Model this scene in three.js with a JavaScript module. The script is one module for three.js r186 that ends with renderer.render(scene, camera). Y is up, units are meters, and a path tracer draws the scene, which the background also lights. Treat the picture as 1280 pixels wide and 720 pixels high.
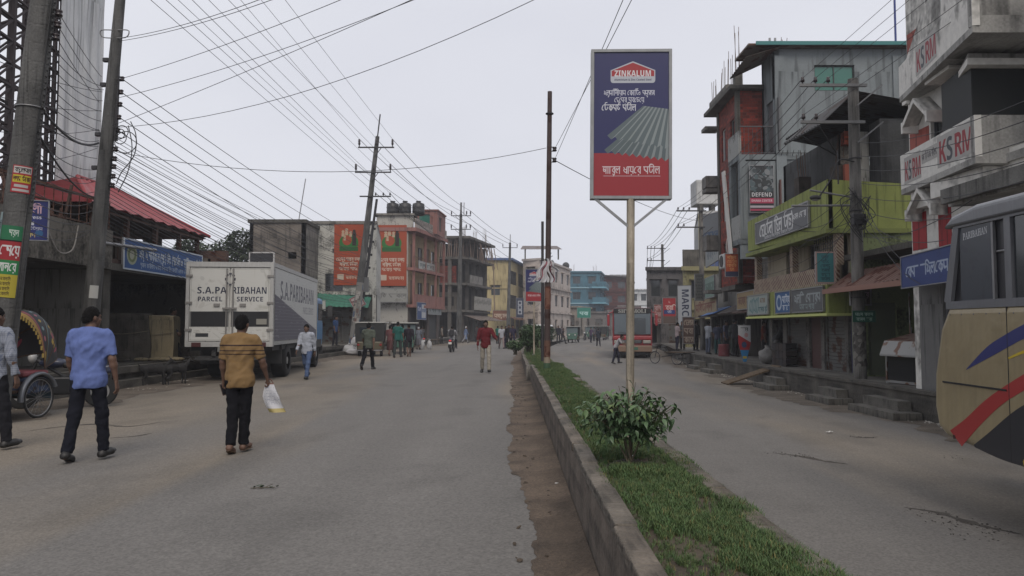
import * as THREE from 'three';
import { mergeGeometries } from 'three/addons/utils/BufferGeometryUtils.js';
import { RoundedBoxGeometry } from 'three/addons/geometries/RoundedBoxGeometry.js';

// ------------------------------------------------------------------ camera, sky, sun, exposure
const FPX = 930, CAMY = 1.5, PITCH = Math.atan(50 / FPX);
const scene = new THREE.Scene();
const camera = new THREE.PerspectiveCamera(2 * Math.atan(360 / FPX) * 180 / Math.PI, 16 / 9, 0.05, 3000);
camera.position.set(0, CAMY, 0);
camera.rotation.set(PITCH, 0, 0);
const SKY_RGB = [0.655, 0.668, 0.722], EXPOSURE = 1.2;
const SUN_INTENSITY = 1.5;

let seedState = 20240;
function rnd() { seedState = (seedState + 0x6d2b79f5) | 0; let t = Math.imul(seedState ^ (seedState >>> 15), 1 | seedState); t = (t + Math.imul(t ^ (t >>> 7), 61 | t)) ^ t; return ((t ^ (t >>> 14)) >>> 0) / 4294967296; }
const rr = (a, b) => a + (b - a) * rnd();
function hash(x, y, z = 0) { let h = Math.imul(x | 0, 374761393) + Math.imul(y | 0, 668265263) + Math.imul(z | 0, 2147483629); h = Math.imul(h ^ (h >>> 13), 1274126177); return ((h ^ (h >>> 16)) >>> 0) / 4294967296; }
const fade = (t) => t * t * (3 - 2 * t);
function vnoise(x, y, per = 0) {
  const xi = Math.floor(x), yi = Math.floor(y), u = fade(x - xi), v = fade(y - yi);
  const m = (n) => per ? ((n % per) + per) % per : n;
  const a = hash(m(xi), m(yi)), b = hash(m(xi + 1), m(yi)), c = hash(m(xi), m(yi + 1)), d = hash(m(xi + 1), m(yi + 1));
  return a + (b - a) * u + (c - a) * v + (a - b - c + d) * u * v;
}
function fbm(x, y, per = 0, oct = 4) { let s = 0, a = 0.5, n = 0; for (let i = 0; i < oct; i++) { s += a * vnoise(x, y, per); n += a; a *= 0.5; x *= 2; y *= 2; per *= 2; } return s / n; }
function vnoise3(x, y, z) {
  const xi = Math.floor(x), yi = Math.floor(y), zi = Math.floor(z), u = fade(x - xi), v = fade(y - yi), w = fade(z - zi), L = (a, b, t) => a + (b - a) * t;
  const f = (k) => L(L(hash(xi, yi, zi + k), hash(xi + 1, yi, zi + k), u), L(hash(xi, yi + 1, zi + k), hash(xi + 1, yi + 1, zi + k), u), v);
  return L(f(0), f(1), w);
}

{ // an even overcast sky: soft cloud layers only
  const W = 512, H = 256, data = new Float32Array(W * H * 4);
  for (let y = 0; y < H; y++) for (let x = 0; x < W; x++) {
    const el = (y / (H - 1) - 0.5) * Math.PI, i = (y * W + x) * 4;
    const c = 1 + 0.22 * (fbm(x / 64, y / 20, 8, 4) - 0.5) + 0.05 * (fbm(x / 16, y / 9, 32, 3) - 0.5);
    const low = el < 0 ? 0.3 : 1;
    data[i] = SKY_RGB[0] * c * low; data[i + 1] = SKY_RGB[1] * c * low; data[i + 2] = SKY_RGB[2] * (1 + (c - 1) * 0.8) * low; data[i + 3] = 1;
  }
  const sky = new THREE.DataTexture(data, W, H, THREE.RGBAFormat, THREE.FloatType);
  sky.mapping = THREE.EquirectangularReflectionMapping; sky.magFilter = THREE.LinearFilter; sky.wrapS = THREE.RepeatWrapping; sky.needsUpdate = true;
  scene.background = sky; scene.environment = sky;
}
const sun = new THREE.DirectionalLight(0xfff4e6, SUN_INTENSITY);
sun.position.set(10, 90, 40); sun.target.position.set(0, 0, -40);
sun.castShadow = true; sun.shadow.radius = 60; sun.shadow.mapSize.set(2048, 2048);
Object.assign(sun.shadow.camera, { left: -120, right: 120, top: 120, bottom: -120, near: 1, far: 400 });
scene.add(sun, sun.target);
scene.fog = new THREE.FogExp2(new THREE.Color(0.72, 0.74, 0.80), 0.0011);
const renderer = new THREE.WebGLRenderer({ antialias: true });
renderer.toneMapping = THREE.LinearToneMapping; renderer.toneMappingExposure = EXPOSURE; renderer.shadowMap.enabled = true;

// ------------------------------------------------------------------ from photograph pixels (1280 x 720) to the place
const CP = Math.cos(PITCH), SP = Math.sin(PITCH);
function ray(px, py) { const u = (px - 640) / FPX, v = (360 - py) / FPX; return [u, v * CP + SP, CP - v * SP]; }
function at(px, py, d) { const r = ray(px, py), s = d / r[2]; return new THREE.Vector3(r[0] * s, CAMY + r[1] * s, -d); }   // point d metres ahead
function on(px, py, y0 = 0) { const r = ray(px, py), s = (y0 - CAMY) / r[1]; return new THREE.Vector3(r[0] * s, y0, -r[2] * s); } // point on the level y0
const ax = (d) => 0.00147 * Math.max(0, d - 30) ** 2;                         // the street bends to the right beyond 30 m
const YR = (d) => -0.45 + 0.4 * fade(Math.min(1, Math.max(0, (d - 48) / 50))); // level of the right carriageway
const PLAT = 0.17, PLATL = 0.5;
function lerpTable(t, d) { if (d <= t[0][0]) return t[0][1]; for (let i = 1; i < t.length; i++) if (d <= t[i][0]) { const [a, x] = t[i - 1], [b, y] = t[i]; return x + (y - x) * (d - a) / (b - a); } return t[t.length - 1][1]; }
const RIGHT = [[0, 8.65], [24, 8.65], [30, 8.95], [38, 9.3], [48, 10.4], [65, 13], [90, 18], [120, 27], [200, 60]];
const rightEdge = (d) => lerpTable(RIGHT, d);
const LEFT = [[0, -9.7], [28, -9.7], [44, -9.3], [60, -8.1], [75, -6.3], [95, -2.6], [120, 4], [200, 34]];
const leftEdge = (d) => lerpTable(LEFT, d);

// ------------------------------------------------------------------ names and labels
const taken = new Map();
function numbered(name) { const n = taken.get(name) ?? 0; taken.set(name, n + 1); return n ? name + '_' + String(n).padStart(3, '0') : name; }
function tag(o, label, category, group) { o.userData.label = label; o.userData.category = category; if (group) o.userData.group = group; return o; }
function thing(name, label, category, pos = [0, 0, 0], ry = 0, group) {
  const o = new THREE.Group(); o.name = numbered(name); scene.add(o);
  if (pos.isVector3) o.position.copy(pos); else o.position.set(...pos);
  o.rotation.y = ry; return tag(o, label, category, group);
}
function structure(o) { o.userData.kind = 'structure'; return o; }
function dup(root, pos, ry, label, group, scale) {
  const r = root.clone(); r.name = numbered(root.name.replace(/_\d{3}$/, '')); scene.add(r);
  if (pos.isVector3) r.position.copy(pos); else r.position.set(...pos);
  r.rotation.y = ry; if (label) r.userData.label = label; if (group) r.userData.group = group; if (scale) r.scale.setScalar(scale);
  return r;
}

// ------------------------------------------------------------------ textures (grain only) and materials
function dataTex(S, fn, srgb = true) {
  const d = new Uint8Array(S * S * 4);
  for (let y = 0; y < S; y++) for (let x = 0; x < S; x++) { const c = fn(x / S, y / S), i = (y * S + x) * 4, k = Array.isArray(c) ? c : [c, c, c]; for (let j = 0; j < 3; j++) d[i + j] = Math.max(0, Math.min(255, k[j] * 255)); d[i + 3] = 255; }
  const t = new THREE.DataTexture(d, S, S); t.wrapS = t.wrapT = THREE.RepeatWrapping; t.magFilter = THREE.LinearFilter; t.minFilter = THREE.LinearMipmapLinearFilter; t.generateMipmaps = true;
  if (srgb) t.colorSpace = THREE.SRGBColorSpace; t.needsUpdate = true; return t;
}
const rep = (t, sx, sy = sx) => { const c = t.clone(); c.repeat.set(1 / sx, 1 / sy); c.needsUpdate = true; return c; };
const T = {
  asphalt: dataTex(512, (u, v) => { const n = fbm(u * 128, v * 128, 128, 2), b = fbm(u * 6, v * 6, 6, 4), s = hash(u * 512, v * 512, 3); let c = 0.80 + 0.22 * (n - 0.5) + 0.03 * (b - 0.5); if (s > 0.990) c += 0.16; if (s < 0.012) c -= 0.14; return [c, c * 0.995, c * 0.985]; }),
  asphaltBump: dataTex(512, (u, v) => 0.5 + 0.7 * (fbm(u * 160, v * 160, 160, 2) - 0.5) + 0.04 * (fbm(u * 8, v * 8, 8, 3) - 0.5), false),
  dirt: dataTex(512, (u, v) => { const n = fbm(u * 90, v * 90, 90, 2), b = fbm(u * 5, v * 5, 5, 5), s = hash(u * 512, v * 512, 5); let c = 0.78 + 0.26 * (n - 0.5) + 0.30 * (b - 0.5); if (s > 0.992) c += 0.14; if (s < 0.012) c -= 0.2; return [c, c * 0.98, c * 0.96]; }),
  plaster: dataTex(512, (u, v) => { const b = fbm(u * 5, v * 5, 5, 5), st = fbm(u * 40, v * 3, 40, 3), n = fbm(u * 100, v * 100, 100, 2); const k = Math.max(0, st - 0.55) * 0.9; const c = 0.92 + 0.16 * (b - 0.5) + 0.06 * (n - 0.5) - k; return [c, c * 0.995, c * 0.985]; }),
  concrete: dataTex(512, (u, v) => { const b = fbm(u * 6 + 3, v * 6, 6, 5), st = fbm(u * 30, v * 2, 30, 3), n = fbm(u * 110, v * 110, 110, 2); const c = 0.82 + 0.36 * (b - 0.5) + 0.14 * (n - 0.5) - Math.max(0, st - 0.5) * 0.7; return [c, c * 0.99, c * 0.97]; }),
  mould: dataTex(512, (u, v) => { const b = fbm(u * 5, v * 5, 5, 6), st = fbm(u * 36, v * 5, 36, 4), f = fbm(u * 50, v * 50, 50, 3); const k = Math.min(1, Math.max(0, (b * 0.75 + st * 0.35 + f * 0.35 - 0.72) * 3.2)); const c = 0.93 - 0.5 * k + 0.1 * (fbm(u * 90, v * 90, 90, 2) - 0.5); return [c, c * 0.995, c * 0.98]; }),
  metal: dataTex(256, (u, v) => { const b = fbm(u * 5, v * 5, 5, 4), n = fbm(u * 60, v * 8, 60, 2); const c = 0.9 + 0.14 * (b - 0.5) + 0.08 * (n - 0.5); return c; }),
  rust: dataTex(256, (u, v) => { const b = fbm(u * 7, v * 7, 7, 5), k = fade(Math.min(1, Math.max(0, (b - 0.5) * 7))); return [0.85 - 0.25 * k, 0.85 - 0.45 * k, 0.85 - 0.55 * k]; }),
  fabric: dataTex(256, (u, v) => { const w = 0.5 + 0.25 * Math.sin(u * Math.PI * 2 * 64) + 0.25 * Math.sin(v * Math.PI * 2 * 64); return 0.90 + 0.06 * (w - 0.5) + 0.1 * (fbm(u * 8, v * 8, 8, 4) - 0.5); }),
  brick: dataTex(512, (u, v) => { const r = Math.floor(v * 16), x = u * 8 + (r % 2) * 0.5, bx = Math.floor(x), fx = x - bx, fy = v * 16 - r, m = fx < 0.05 || fy < 0.12, t = hash((bx % 8 + 8) % 8, r, 9); const n = fbm(u * 60, v * 60, 60, 2); if (m) return [0.6, 0.55, 0.5]; const k = 0.75 + 0.4 * (t - 0.5) + 0.2 * (n - 0.5); return [k, k * 0.52, k * 0.42]; }),
  tileMosaic: dataTex(256, (u, v) => { const a = Math.floor(u * 8), b = Math.floor(v * 8), fx = u * 8 - a, fy = v * 8 - b, d = (fx + fy) % 1 < 0.42; const t = hash(a, b, 4); return d ? [0.80, 0.76, 0.70] : (t > 0.45 ? [0.50, 0.33, 0.28] : [0.66, 0.58, 0.5]); }),
  wood: dataTex(256, (u, v) => { const g = fbm(u * 40, v * 3, 40, 3); return [0.8 + 0.4 * (g - 0.5), 0.72 + 0.4 * (g - 0.5), 0.62 + 0.36 * (g - 0.5)]; }),
  soft: dataTex(256, (u, v) => fbm(u * 9, v * 9, 9, 4), false),
};
const matCache = new Map();
function M(color, rough = 0.85, o = {}) {
  const key = JSON.stringify([color, rough, o.tex, o.s, o.metal, o.bump, o.bs, o.coat, o.trans, o.em]);
  if (matCache.has(key)) return matCache.get(key);
  const P = { roughness: rough, metalness: o.metal ?? 0 };
  const m = new (o.coat || o.trans ? THREE.MeshPhysicalMaterial : THREE.MeshStandardMaterial)(P);
  if (Array.isArray(color)) m.color.setRGB(...color); else m.color.set(color);
  const s = o.s ?? 2;
  if (o.tex) m.map = rep(T[o.tex], Array.isArray(s) ? s[0] : s, Array.isArray(s) ? s[1] : s);
  if (o.bump) { m.bumpMap = rep(T[o.bump === true ? 'soft' : o.bump], o.bs ?? 1); m.bumpScale = o.bumpScale ?? 0.01; }
  if (o.coat) { m.clearcoat = o.coat; m.clearcoatRoughness = 0.15; }
  if (o.trans) { m.transmission = o.trans; m.thickness = 0; }
  if (o.em) { m.emissive.set(o.em); m.emissiveIntensity = 1; }
  matCache.set(key, m); return m;
}
const GLASS = M([0.02, 0.024, 0.028], 0.08, { coat: 0.6 });
const DARKGLASS = M([0.010, 0.012, 0.015], 0.12, { coat: 0.4 });
const GREENGLASS = M([0.03, 0.13, 0.10], 0.12, { coat: 0.5 });
const BLUEGLASS = M([0.025, 0.05, 0.16], 0.12, { coat: 0.5 });
const CLEAR = (() => { const m = new THREE.MeshPhysicalMaterial({ color: 0xcfd8da, roughness: 0.03, transmission: 1, thickness: 0, ior: 1.45 }); return m; })();
const BLACKM = M([0.015, 0.015, 0.016], 0.6), RUBBER = M([0.02, 0.02, 0.021], 0.85, { tex: 'metal', s: 0.3 }), STEEL = M([0.35, 0.35, 0.36], 0.45, { metal: 0.7, tex: 'metal', s: 0.5 });
const CONC = M([0.27, 0.26, 0.245], 0.95, { tex: 'concrete', s: 2.3, bump: true, bs: 0.4 });
const DKCONC = M([0.13, 0.125, 0.115], 0.95, { tex: 'concrete', s: 2.1, bump: true, bs: 0.4 });
const POLEC = M([0.135, 0.137, 0.14], 0.95, { tex: 'concrete', s: [0.7, 2.6], bump: true, bs: 0.3 });
const RUSTM = M([0.16, 0.085, 0.06], 0.9, { tex: 'rust', s: 0.7 });
const DARKIN = M([0.32, 0.31, 0.29], 0.95, { tex: 'plaster', s: 2 });

// ------------------------------------------------------------------ geometry collector
const V = (x, y, z) => new THREE.Vector3(x, y, z);
const v3 = (p) => p.isVector3 ? p : V(...p);
function clean(g) {
  if (g.index) g = g.toNonIndexed();
  for (const k of Object.keys(g.attributes)) if (!['position', 'normal', 'uv'].includes(k)) g.deleteAttribute(k);
  if (!g.attributes.normal) g.computeVertexNormals();
  g.morphAttributes = {}; return g;
}
function boxUV(g) {
  const p = g.attributes.position, n = g.attributes.normal, uv = new Float32Array(p.count * 2);
  for (let i = 0; i < p.count; i += 3) {
    let a = 0, b = 0, c = 0; for (let k = 0; k < 3; k++) { a += n.getX(i + k); b += n.getY(i + k); c += n.getZ(i + k); }
    a = Math.abs(a); b = Math.abs(b); c = Math.abs(c);
    for (let k = 0; k < 3; k++) {
      const x = p.getX(i + k), y = p.getY(i + k), z = p.getZ(i + k);
      if (b > a && b > c) { uv[(i + k) * 2] = x; uv[(i + k) * 2 + 1] = z; }
      else if (a > c) { uv[(i + k) * 2] = z; uv[(i + k) * 2 + 1] = y; }
      else { uv[(i + k) * 2] = x; uv[(i + k) * 2 + 1] = y; }
    }
  }
  g.setAttribute('uv', new THREE.BufferAttribute(uv, 2)); return g;
}
const roots = new Map();
class MB {
  constructor() { this.g = []; this.keep = false; }
  add(g, m) { g = clean(g); if (m) g.applyMatrix4(m); this.g.push(g); return this; }
  box(x0, y0, z0, x1, y1, z1) { return this.add(new THREE.BoxGeometry(Math.abs(x1 - x0), Math.abs(y1 - y0), Math.abs(z1 - z0)).translate((x0 + x1) / 2, (y0 + y1) / 2, (z0 + z1) / 2)); }
  cbox(cx, cy, cz, w, h, d, ry = 0, rx = 0, rz = 0) { return this.add(new THREE.BoxGeometry(w, h, d).applyMatrix4(new THREE.Matrix4().makeRotationFromEuler(new THREE.Euler(rx, ry, rz, 'YXZ'))).translate(cx, cy, cz)); }
  rbox(cx, cy, cz, w, h, d, r = 0.02, seg = 2, ry = 0, rx = 0, rz = 0) { return this.add(new RoundedBoxGeometry(w, h, d, seg, r).applyMatrix4(new THREE.Matrix4().makeRotationFromEuler(new THREE.Euler(rx, ry, rz, 'YXZ'))).translate(cx, cy, cz)); }
  bar(a, b, r0, r1 = r0, seg = 8) {
    a = v3(a); b = v3(b); const d = b.clone().sub(a), L = d.length(); if (L < 1e-6) return this;
    const g = new THREE.CylinderGeometry(r1, r0, L, seg, 1); g.translate(0, L / 2, 0);
    return this.add(g, new THREE.Matrix4().compose(a, new THREE.Quaternion().setFromUnitVectors(V(0, 1, 0), d.normalize()), V(1, 1, 1)));
  }
  beam(a, b, w, h = w) { // square bar
    a = v3(a); b = v3(b); const d = b.clone().sub(a), L = d.length(); const g = new THREE.BoxGeometry(w, L, h); g.translate(0, L / 2, 0);
    return this.add(g, new THREE.Matrix4().compose(a, new THREE.Quaternion().setFromUnitVectors(V(0, 1, 0), d.normalize()), V(1, 1, 1)));
  }
  path(pts, r, seg = 5, n = 0) { const c = new THREE.CatmullRomCurve3(pts.map(v3)); return this.add(new THREE.TubeGeometry(c, n || pts.length * 4, r, seg)); }
  ball(x, y, z, rx, ry = rx, rz = rx, s = 10) { return this.add(new THREE.SphereGeometry(1, s, Math.max(5, s - 3)).scale(rx, ry, rz).translate(x, y, z)); }
  torus(cx, cy, cz, R, r, axis = 'z', seg = 24, arc = Math.PI * 2, a0 = 0) { const g = new THREE.TorusGeometry(R, r, 6, seg, arc); g.rotateZ(a0); if (axis === 'x') g.rotateY(Math.PI / 2); if (axis === 'y') g.rotateX(Math.PI / 2); return this.add(g.translate(cx, cy, cz)); }
  disc(cx, cy, cz, r, t, axis = 'x', seg = 20) { const g = new THREE.CylinderGeometry(r, r, t, seg); if (axis === 'x') g.rotateZ(Math.PI / 2); if (axis === 'z') g.rotateX(Math.PI / 2); return this.add(g.translate(cx, cy, cz)); }
  prism(pts, y0, y1, bevel = 0) { const s = new THREE.Shape(pts.map((p) => new THREE.Vector2(p[0], -p[1]))); const g = new THREE.ExtrudeGeometry(s, { depth: y1 - y0, bevelEnabled: bevel > 0, bevelSize: bevel, bevelThickness: bevel, bevelSegments: 2, curveSegments: 6 }); g.rotateX(-Math.PI / 2); return this.add(g.translate(0, y0, 0)); }
  quad(a, b, c, d) { const g = new THREE.BufferGeometry(); const p = [a, b, c, a, c, d].flatMap((q) => v3(q).toArray()); g.setAttribute('position', new THREE.Float32BufferAttribute(p, 3)); g.setAttribute('uv', new THREE.Float32BufferAttribute([0, 0, 1, 0, 1, 1, 0, 0, 1, 1, 0, 1], 2)); g.computeVertexNormals(); return this.add(g); }
  slab(a, b, c, d, t) { // quad with thickness along its normal
    a = v3(a); b = v3(b); c = v3(c); d = v3(d); const n = b.clone().sub(a).cross(d.clone().sub(a)).normalize().multiplyScalar(-t); const e = [a, b, c, d].map((p) => p.clone().add(n));
    this.quad(a, b, c, d).quad(e[3], e[2], e[1], e[0]); for (let i = 0; i < 4; i++) { const j = (i + 1) % 4, q = [a, b, c, d]; this.quad(q[i], e[i], e[j], q[j]); } return this;
  }
  geo() { let g = this.g.length === 1 ? this.g[0] : mergeGeometries(this.g); if (!this.keep) boxUV(g); return g; }
  build(name, mat, parent, label) {
    const m = new THREE.Mesh(this.geo(), mat); m.castShadow = m.receiveShadow = true;
    if (!parent) { m.name = numbered(name); scene.add(m); } else { m.name = name; parent.add(m); }
    if (label) m.userData.label = label; return m;
  }
  buildW(name, mat, parent, label) { const m = this.build(name, mat, parent, label); if (parent && parent.isGroup) m.position.copy(parent.position).negate(); return m; }
}
const mb = () => new MB();
function mesh(name, g, mat, parent) { const m = new THREE.Mesh(g, mat); m.name = parent ? name : numbered(name); m.castShadow = m.receiveShadow = true; (parent ?? scene).add(m); return m; }

// ------------------------------------------------------------------ lettering for signs (flat print)
// Strokes of the letters on a grid: head line at 0, foot at 10; "w|x,y x,y ...;..." and a leading ! leaves the head line out.
const GL = {
  E: '!9|1,1 5,1 2,5 1,8 7,7 7,3;7,7 9,10', l: '10|9,0 9,10;9,3 6,2 5,6 3,2 1,4 2,8 4,9', m: '9|1,0 1,6 3,8 4,6 2,6;8,0 8,10;3,7 8,6', n: '9|8,0 8,10;8,5 4,2 1,4 3,7 4,5', s: '9|1,0 1,6 4,4 5,8 8,6;8,0 8,10',
  T: '10|3,0 3,6 5,9 9,7 9,4;3,0 3,-4 8,-4', d: '9|2,0 2,5 6,6 4,9;6,6 8,10', D: '11|2,0 2,5 6,6 4,9;10,0 10,10;10,1 5,4 10,8', S: '10|9,0 9,10;1,1 4,1 3,4 1,6 4,8 5,5 6,1 9,2', r: '9|8,0 8,10;8,1 1,5 8,9;4,12 5,12', b: '9|8,0 8,10;8,1 1,5 8,9', k: '13|8,0 8,10;8,1 1,5 8,9;8,3 11,3 12,6 10,8',
  c: '9|2,0 2,9 7,8 8,4 2,3', y: '9|1,0 4,3 1,6 8,8;8,0 8,10;4,12 5,12', I: '10|2,0 5,3 2,6 6,9 8,5;5,0 6,-4 9,-3', A: '13|3,1 1,4 3,8 7,5 3,4;7,0 7,10;11,0 11,10', K: '!9|2,1 4,3 1,5 5,9 8,7;8,1 8,10;8,4 5,4', h: '9|2,0 2,4 7,4 3,7 6,10 9,9', p: '9|1,1 1,5 5,4 8,6;8,0 8,10;1,1 4,3', v: '9|1,4 3,9 7,7 7,2 4,2 4,6', O: '!9|1,3 1,8 4,9 6,6 5,2 8,3 8,8 5,9',
  a: '4|2,0 2,10', i: '5|3,0 3,10;3,0 3,-3 8,-4 12,0', J: '4|2,0 2,10;2,0 1,-4 -6,-3 -8,0', e: '!6|4,1 1,5 2,9 5,9', u: '!0|-5,11 -2,12 -1,11 -4,14', R: '!0|-5,11 -1,12 -3,14 -1,14', N: '!7|2,4 4,2 5,5 2,5;1,9 6,7', H: '!5|2,2 3,3;2,8 3,9', q: '!0|-3,-1 0,-4', w: '!5|4,-2 1,3 1,8 4,12', W: '!5|1,-2 4,3 4,8 1,12', g: '9|1,3 3,1 5,4 2,6;8,0 8,10', j: '10|1,3 4,5 2,8 6,9 8,3 4,1', x: '11|2,0 2,5 6,6 4,9;10,0 10,10;2,0 10,6', ',': '!4|2,10 1,13', ' ': '!6|',
};
function bnWidth(t) { let w = 0; for (const ch of t) w += parseFloat((GL[ch] ?? '9|').replace('!', '')); return w; }
function bn(ctx, text, x, y, size, color, align = 'center', weight = 0.13, maxW = 0) {
  let s = size / 10, W = bnWidth(text) * s; const sx = maxW && W > maxW ? maxW / W : 1; W *= sx; if (align === 'center') x -= W / 2;
  ctx.save(); ctx.strokeStyle = color; ctx.lineWidth = size * weight; ctx.lineCap = 'round'; ctx.lineJoin = 'round';
  for (const ch of text) {
    let g = GL[ch] ?? '9|'; const noHead = g[0] === '!'; if (noHead) g = g.slice(1); const [w, st] = g.split('|');
    for (const q of st.split(';')) { if (!q) continue; const P = q.split(' ').map((k) => k.split(',').map(Number)); ctx.beginPath(); ctx.moveTo(x + P[0][0] * s * sx, y + P[0][1] * s); for (let i = 1; i < P.length - 1; i++) ctx.quadraticCurveTo(x + P[i][0] * s * sx, y + P[i][1] * s, x + (P[i][0] + P[i + 1][0]) / 2 * s * sx, y + (P[i][1] + P[i + 1][1]) / 2 * s); const L = P[P.length - 1]; ctx.lineTo(x + L[0] * s * sx, y + L[1] * s); ctx.stroke(); }
    if (!noHead) { ctx.beginPath(); ctx.moveTo(x, y); ctx.lineTo(x + parseFloat(w) * s * sx, y); ctx.stroke(); }
    x += parseFloat(w) * s * sx;
  }
  ctx.restore();
}
function canvasTex(w, h, draw) {
  const c = document.createElement('canvas'); c.width = w; c.height = h; const x = c.getContext('2d'); draw(x, w, h);
  const t = new THREE.CanvasTexture(c); t.colorSpace = THREE.SRGBColorSpace; t.anisotropy = 8; return t;
}
function printMat(w, h, draw, rough = 0.6) { return new THREE.MeshStandardMaterial({ map: canvasTex(w, h, draw), roughness: rough, color: 0xcfcfcf }); }
function fit(ctx, txt, x, y, size, color, font = 'bold', maxW = 0, fam = 'sans-serif') { ctx.fillStyle = color; ctx.font = `${font} ${size}px ${fam}`; ctx.textAlign = 'center'; ctx.textBaseline = 'middle'; if (maxW) ctx.fillText(txt, x, y, maxW); else ctx.fillText(txt, x, y); }
function grime(ctx, w, h, n = 60, a = 0.12, tone = '60,55,45') { for (let i = 0; i < n; i++) { ctx.fillStyle = `rgba(${tone},${a * rnd()})`; const x = rnd() * w, y = rnd() * h; ctx.beginPath(); ctx.ellipse(x, y, rr(1, w * 0.06), rr(1, h * 0.12), rnd() * 3, 0, 7); ctx.fill(); } }
// a flat board: backing, printed face, thin frame.  P and Q are the left and right ends as one reads it.
function board(name, label, category, P, Q, y0, y1, mat, o = {}) {
  P = v3(P); Q = v3(Q); const L = Math.hypot(Q.x - P.x, Q.z - P.z), t = o.t ?? 0.05;
  const g = o.parent ? new THREE.Group() : thing(name, label, category, [P.x, y0, P.z], 0, o.group);
  if (o.parent) { g.name = name; o.parent.add(g); g.position.set(P.x, y0, P.z).sub(o.parent.position); }
  g.rotation.set(0, Math.atan2(-(Q.z - P.z), Q.x - P.x), o.tilt ?? 0);
  const H = y1 - y0, f = o.frame ?? 0.04;
  mb().box(0, 0, -t, L, H, 0).build('backing', o.back ?? STEEL, g);
  const p = mesh('print', new THREE.PlaneGeometry(L - f * 1.2, H - f * 1.2).translate(L / 2, H / 2, 0.004), mat, g); p.name = 'printed_face';
  if (f > 0) mb().box(0, 0, 0, L, f, 0.02).box(0, H - f, 0, L, H, 0.02).box(0, f, 0, f, H - f, 0.02).box(L - f, f, 0, L, H - f, 0.02).build('frame', o.frameMat ?? STEEL, g);
  if (o.posts) { const m = mb(); for (const px of o.posts) m.bar([px * L, -o.postH, -t - 0.03], [px * L, H * 0.8, -t - 0.03], 0.03); m.build('post', STEEL, g); }
  return g;
}
// ================================================================== ground, carriageways, median, footways
function ribbon(ds, profile, colorFn) {
  const pos = [], uv = [], col = [];
  const rows = ds.map((d) => { const p = profile(d); let u = 0; return p.map((q, i) => { if (i) u += Math.hypot(q[0] - p[i - 1][0], q[1] - p[i - 1][1]); return [q[0], q[1], -d, u]; }); });
  const flat = (q) => [q[0], q[1], q[2]];
  for (let i = 0; i + 1 < rows.length; i++) for (let j = 0; j + 1 < rows[i].length; j++) {
    const a = rows[i][j], b = rows[i][j + 1], c = rows[i + 1][j + 1], d = rows[i + 1][j];
    for (const q of [a, b, c, a, c, d]) { pos.push(...flat(q)); uv.push(q[3] + rows[0][0][0], -q[2]); if (colorFn) col.push(...colorFn(q[0], -q[2])); }
  }
  const g = new THREE.BufferGeometry(); g.setAttribute('position', new THREE.Float32BufferAttribute(pos, 3)); g.setAttribute('uv', new THREE.Float32BufferAttribute(uv, 2));
  if (colorFn) g.setAttribute('color', new THREE.Float32BufferAttribute(col, 3)); g.computeVertexNormals(); return g;
}
const range = (a, b, s) => { const r = []; for (let d = a; d < b - 1e-6; d += s) r.push(d); r.push(b); return r; };
const dsFine = [...range(-5, 24, 0.3), ...range(24.6, 60, 1.2), ...range(62, 220, 4)];
const cols = (x0, x1, n, y) => Array.from({ length: n + 1 }, (_, i) => [x0 + (x1 - x0) * i / n, y]);

structure(mesh('ground', new THREE.PlaneGeometry(3000, 3000).rotateX(-Math.PI / 2).translate(0, -0.62, -900), M([0.17, 0.155, 0.135], 1, { tex: 'dirt', s: 6 })));

const roadMat = new THREE.MeshStandardMaterial({ vertexColors: true, roughness: 0.93, map: rep(T.asphalt, 2.2), bumpMap: rep(T.asphaltBump, 2.2), bumpScale: 0.006 });
const tar = [0.214, 0.205, 0.197], dust = [0.29, 0.252, 0.206], mix3 = (a, b, k) => a.map((x, i) => x + (b[i] - x) * k);
const nz = (x, d, s, o = 4) => fbm(x / s + 50, d / s + 90, 0, o);
const roadTone = (bias) => (x, d) => {   // bare tar with trodden-in dust lying in patches and streaks along the street
  const patch = nz(x, d * 0.16, 1.5, 5), broad = nz(x, d * 0.1, 4.5, 3);
  let k = fade(Math.min(1, Math.max(0, (patch * 0.7 + broad * 0.5 + bias(x, d) - 0.62) * 2.6)));
  const c = mix3(tar, dust, k), t = 1 + 0.20 * (nz(x * 1.6, d * 0.09, 0.8, 3) - 0.5) + 0.10 * (nz(x, d, 0.6, 3) - 0.5) + 0.16 * (nz(x, d * 0.012, 0.9, 3) - 0.5);
  const oil = nz(x * 1.3 + 30, d * 0.6, 0.9, 4) > 0.66 ? 0.86 : 1;
  return c.map((q) => q * t * oil);
};
structure(mesh('road', ribbon(dsFine, (d) => cols(leftEdge(d), ax(d) + 0.60, 44, 0), roadTone((x) => x < -3.2 ? 0.16 + 0.1 * Math.min(1, (-3.2 - x) / 3) : x > -0.5 ? 0.05 + 0.2 * Math.min(1, (x + 0.5) / 0.5) : -0.06)), roadMat));
structure(mesh('road', ribbon(dsFine, (d) => cols(ax(d) + 1.2, rightEdge(d) + 0.1, 34, YR(d)), roadTone((x, d) => x - ax(d) > 4.2 ? 0.17 : x - ax(d) < 2.2 ? 0.02 : 0.0)), roadMat));
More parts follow.
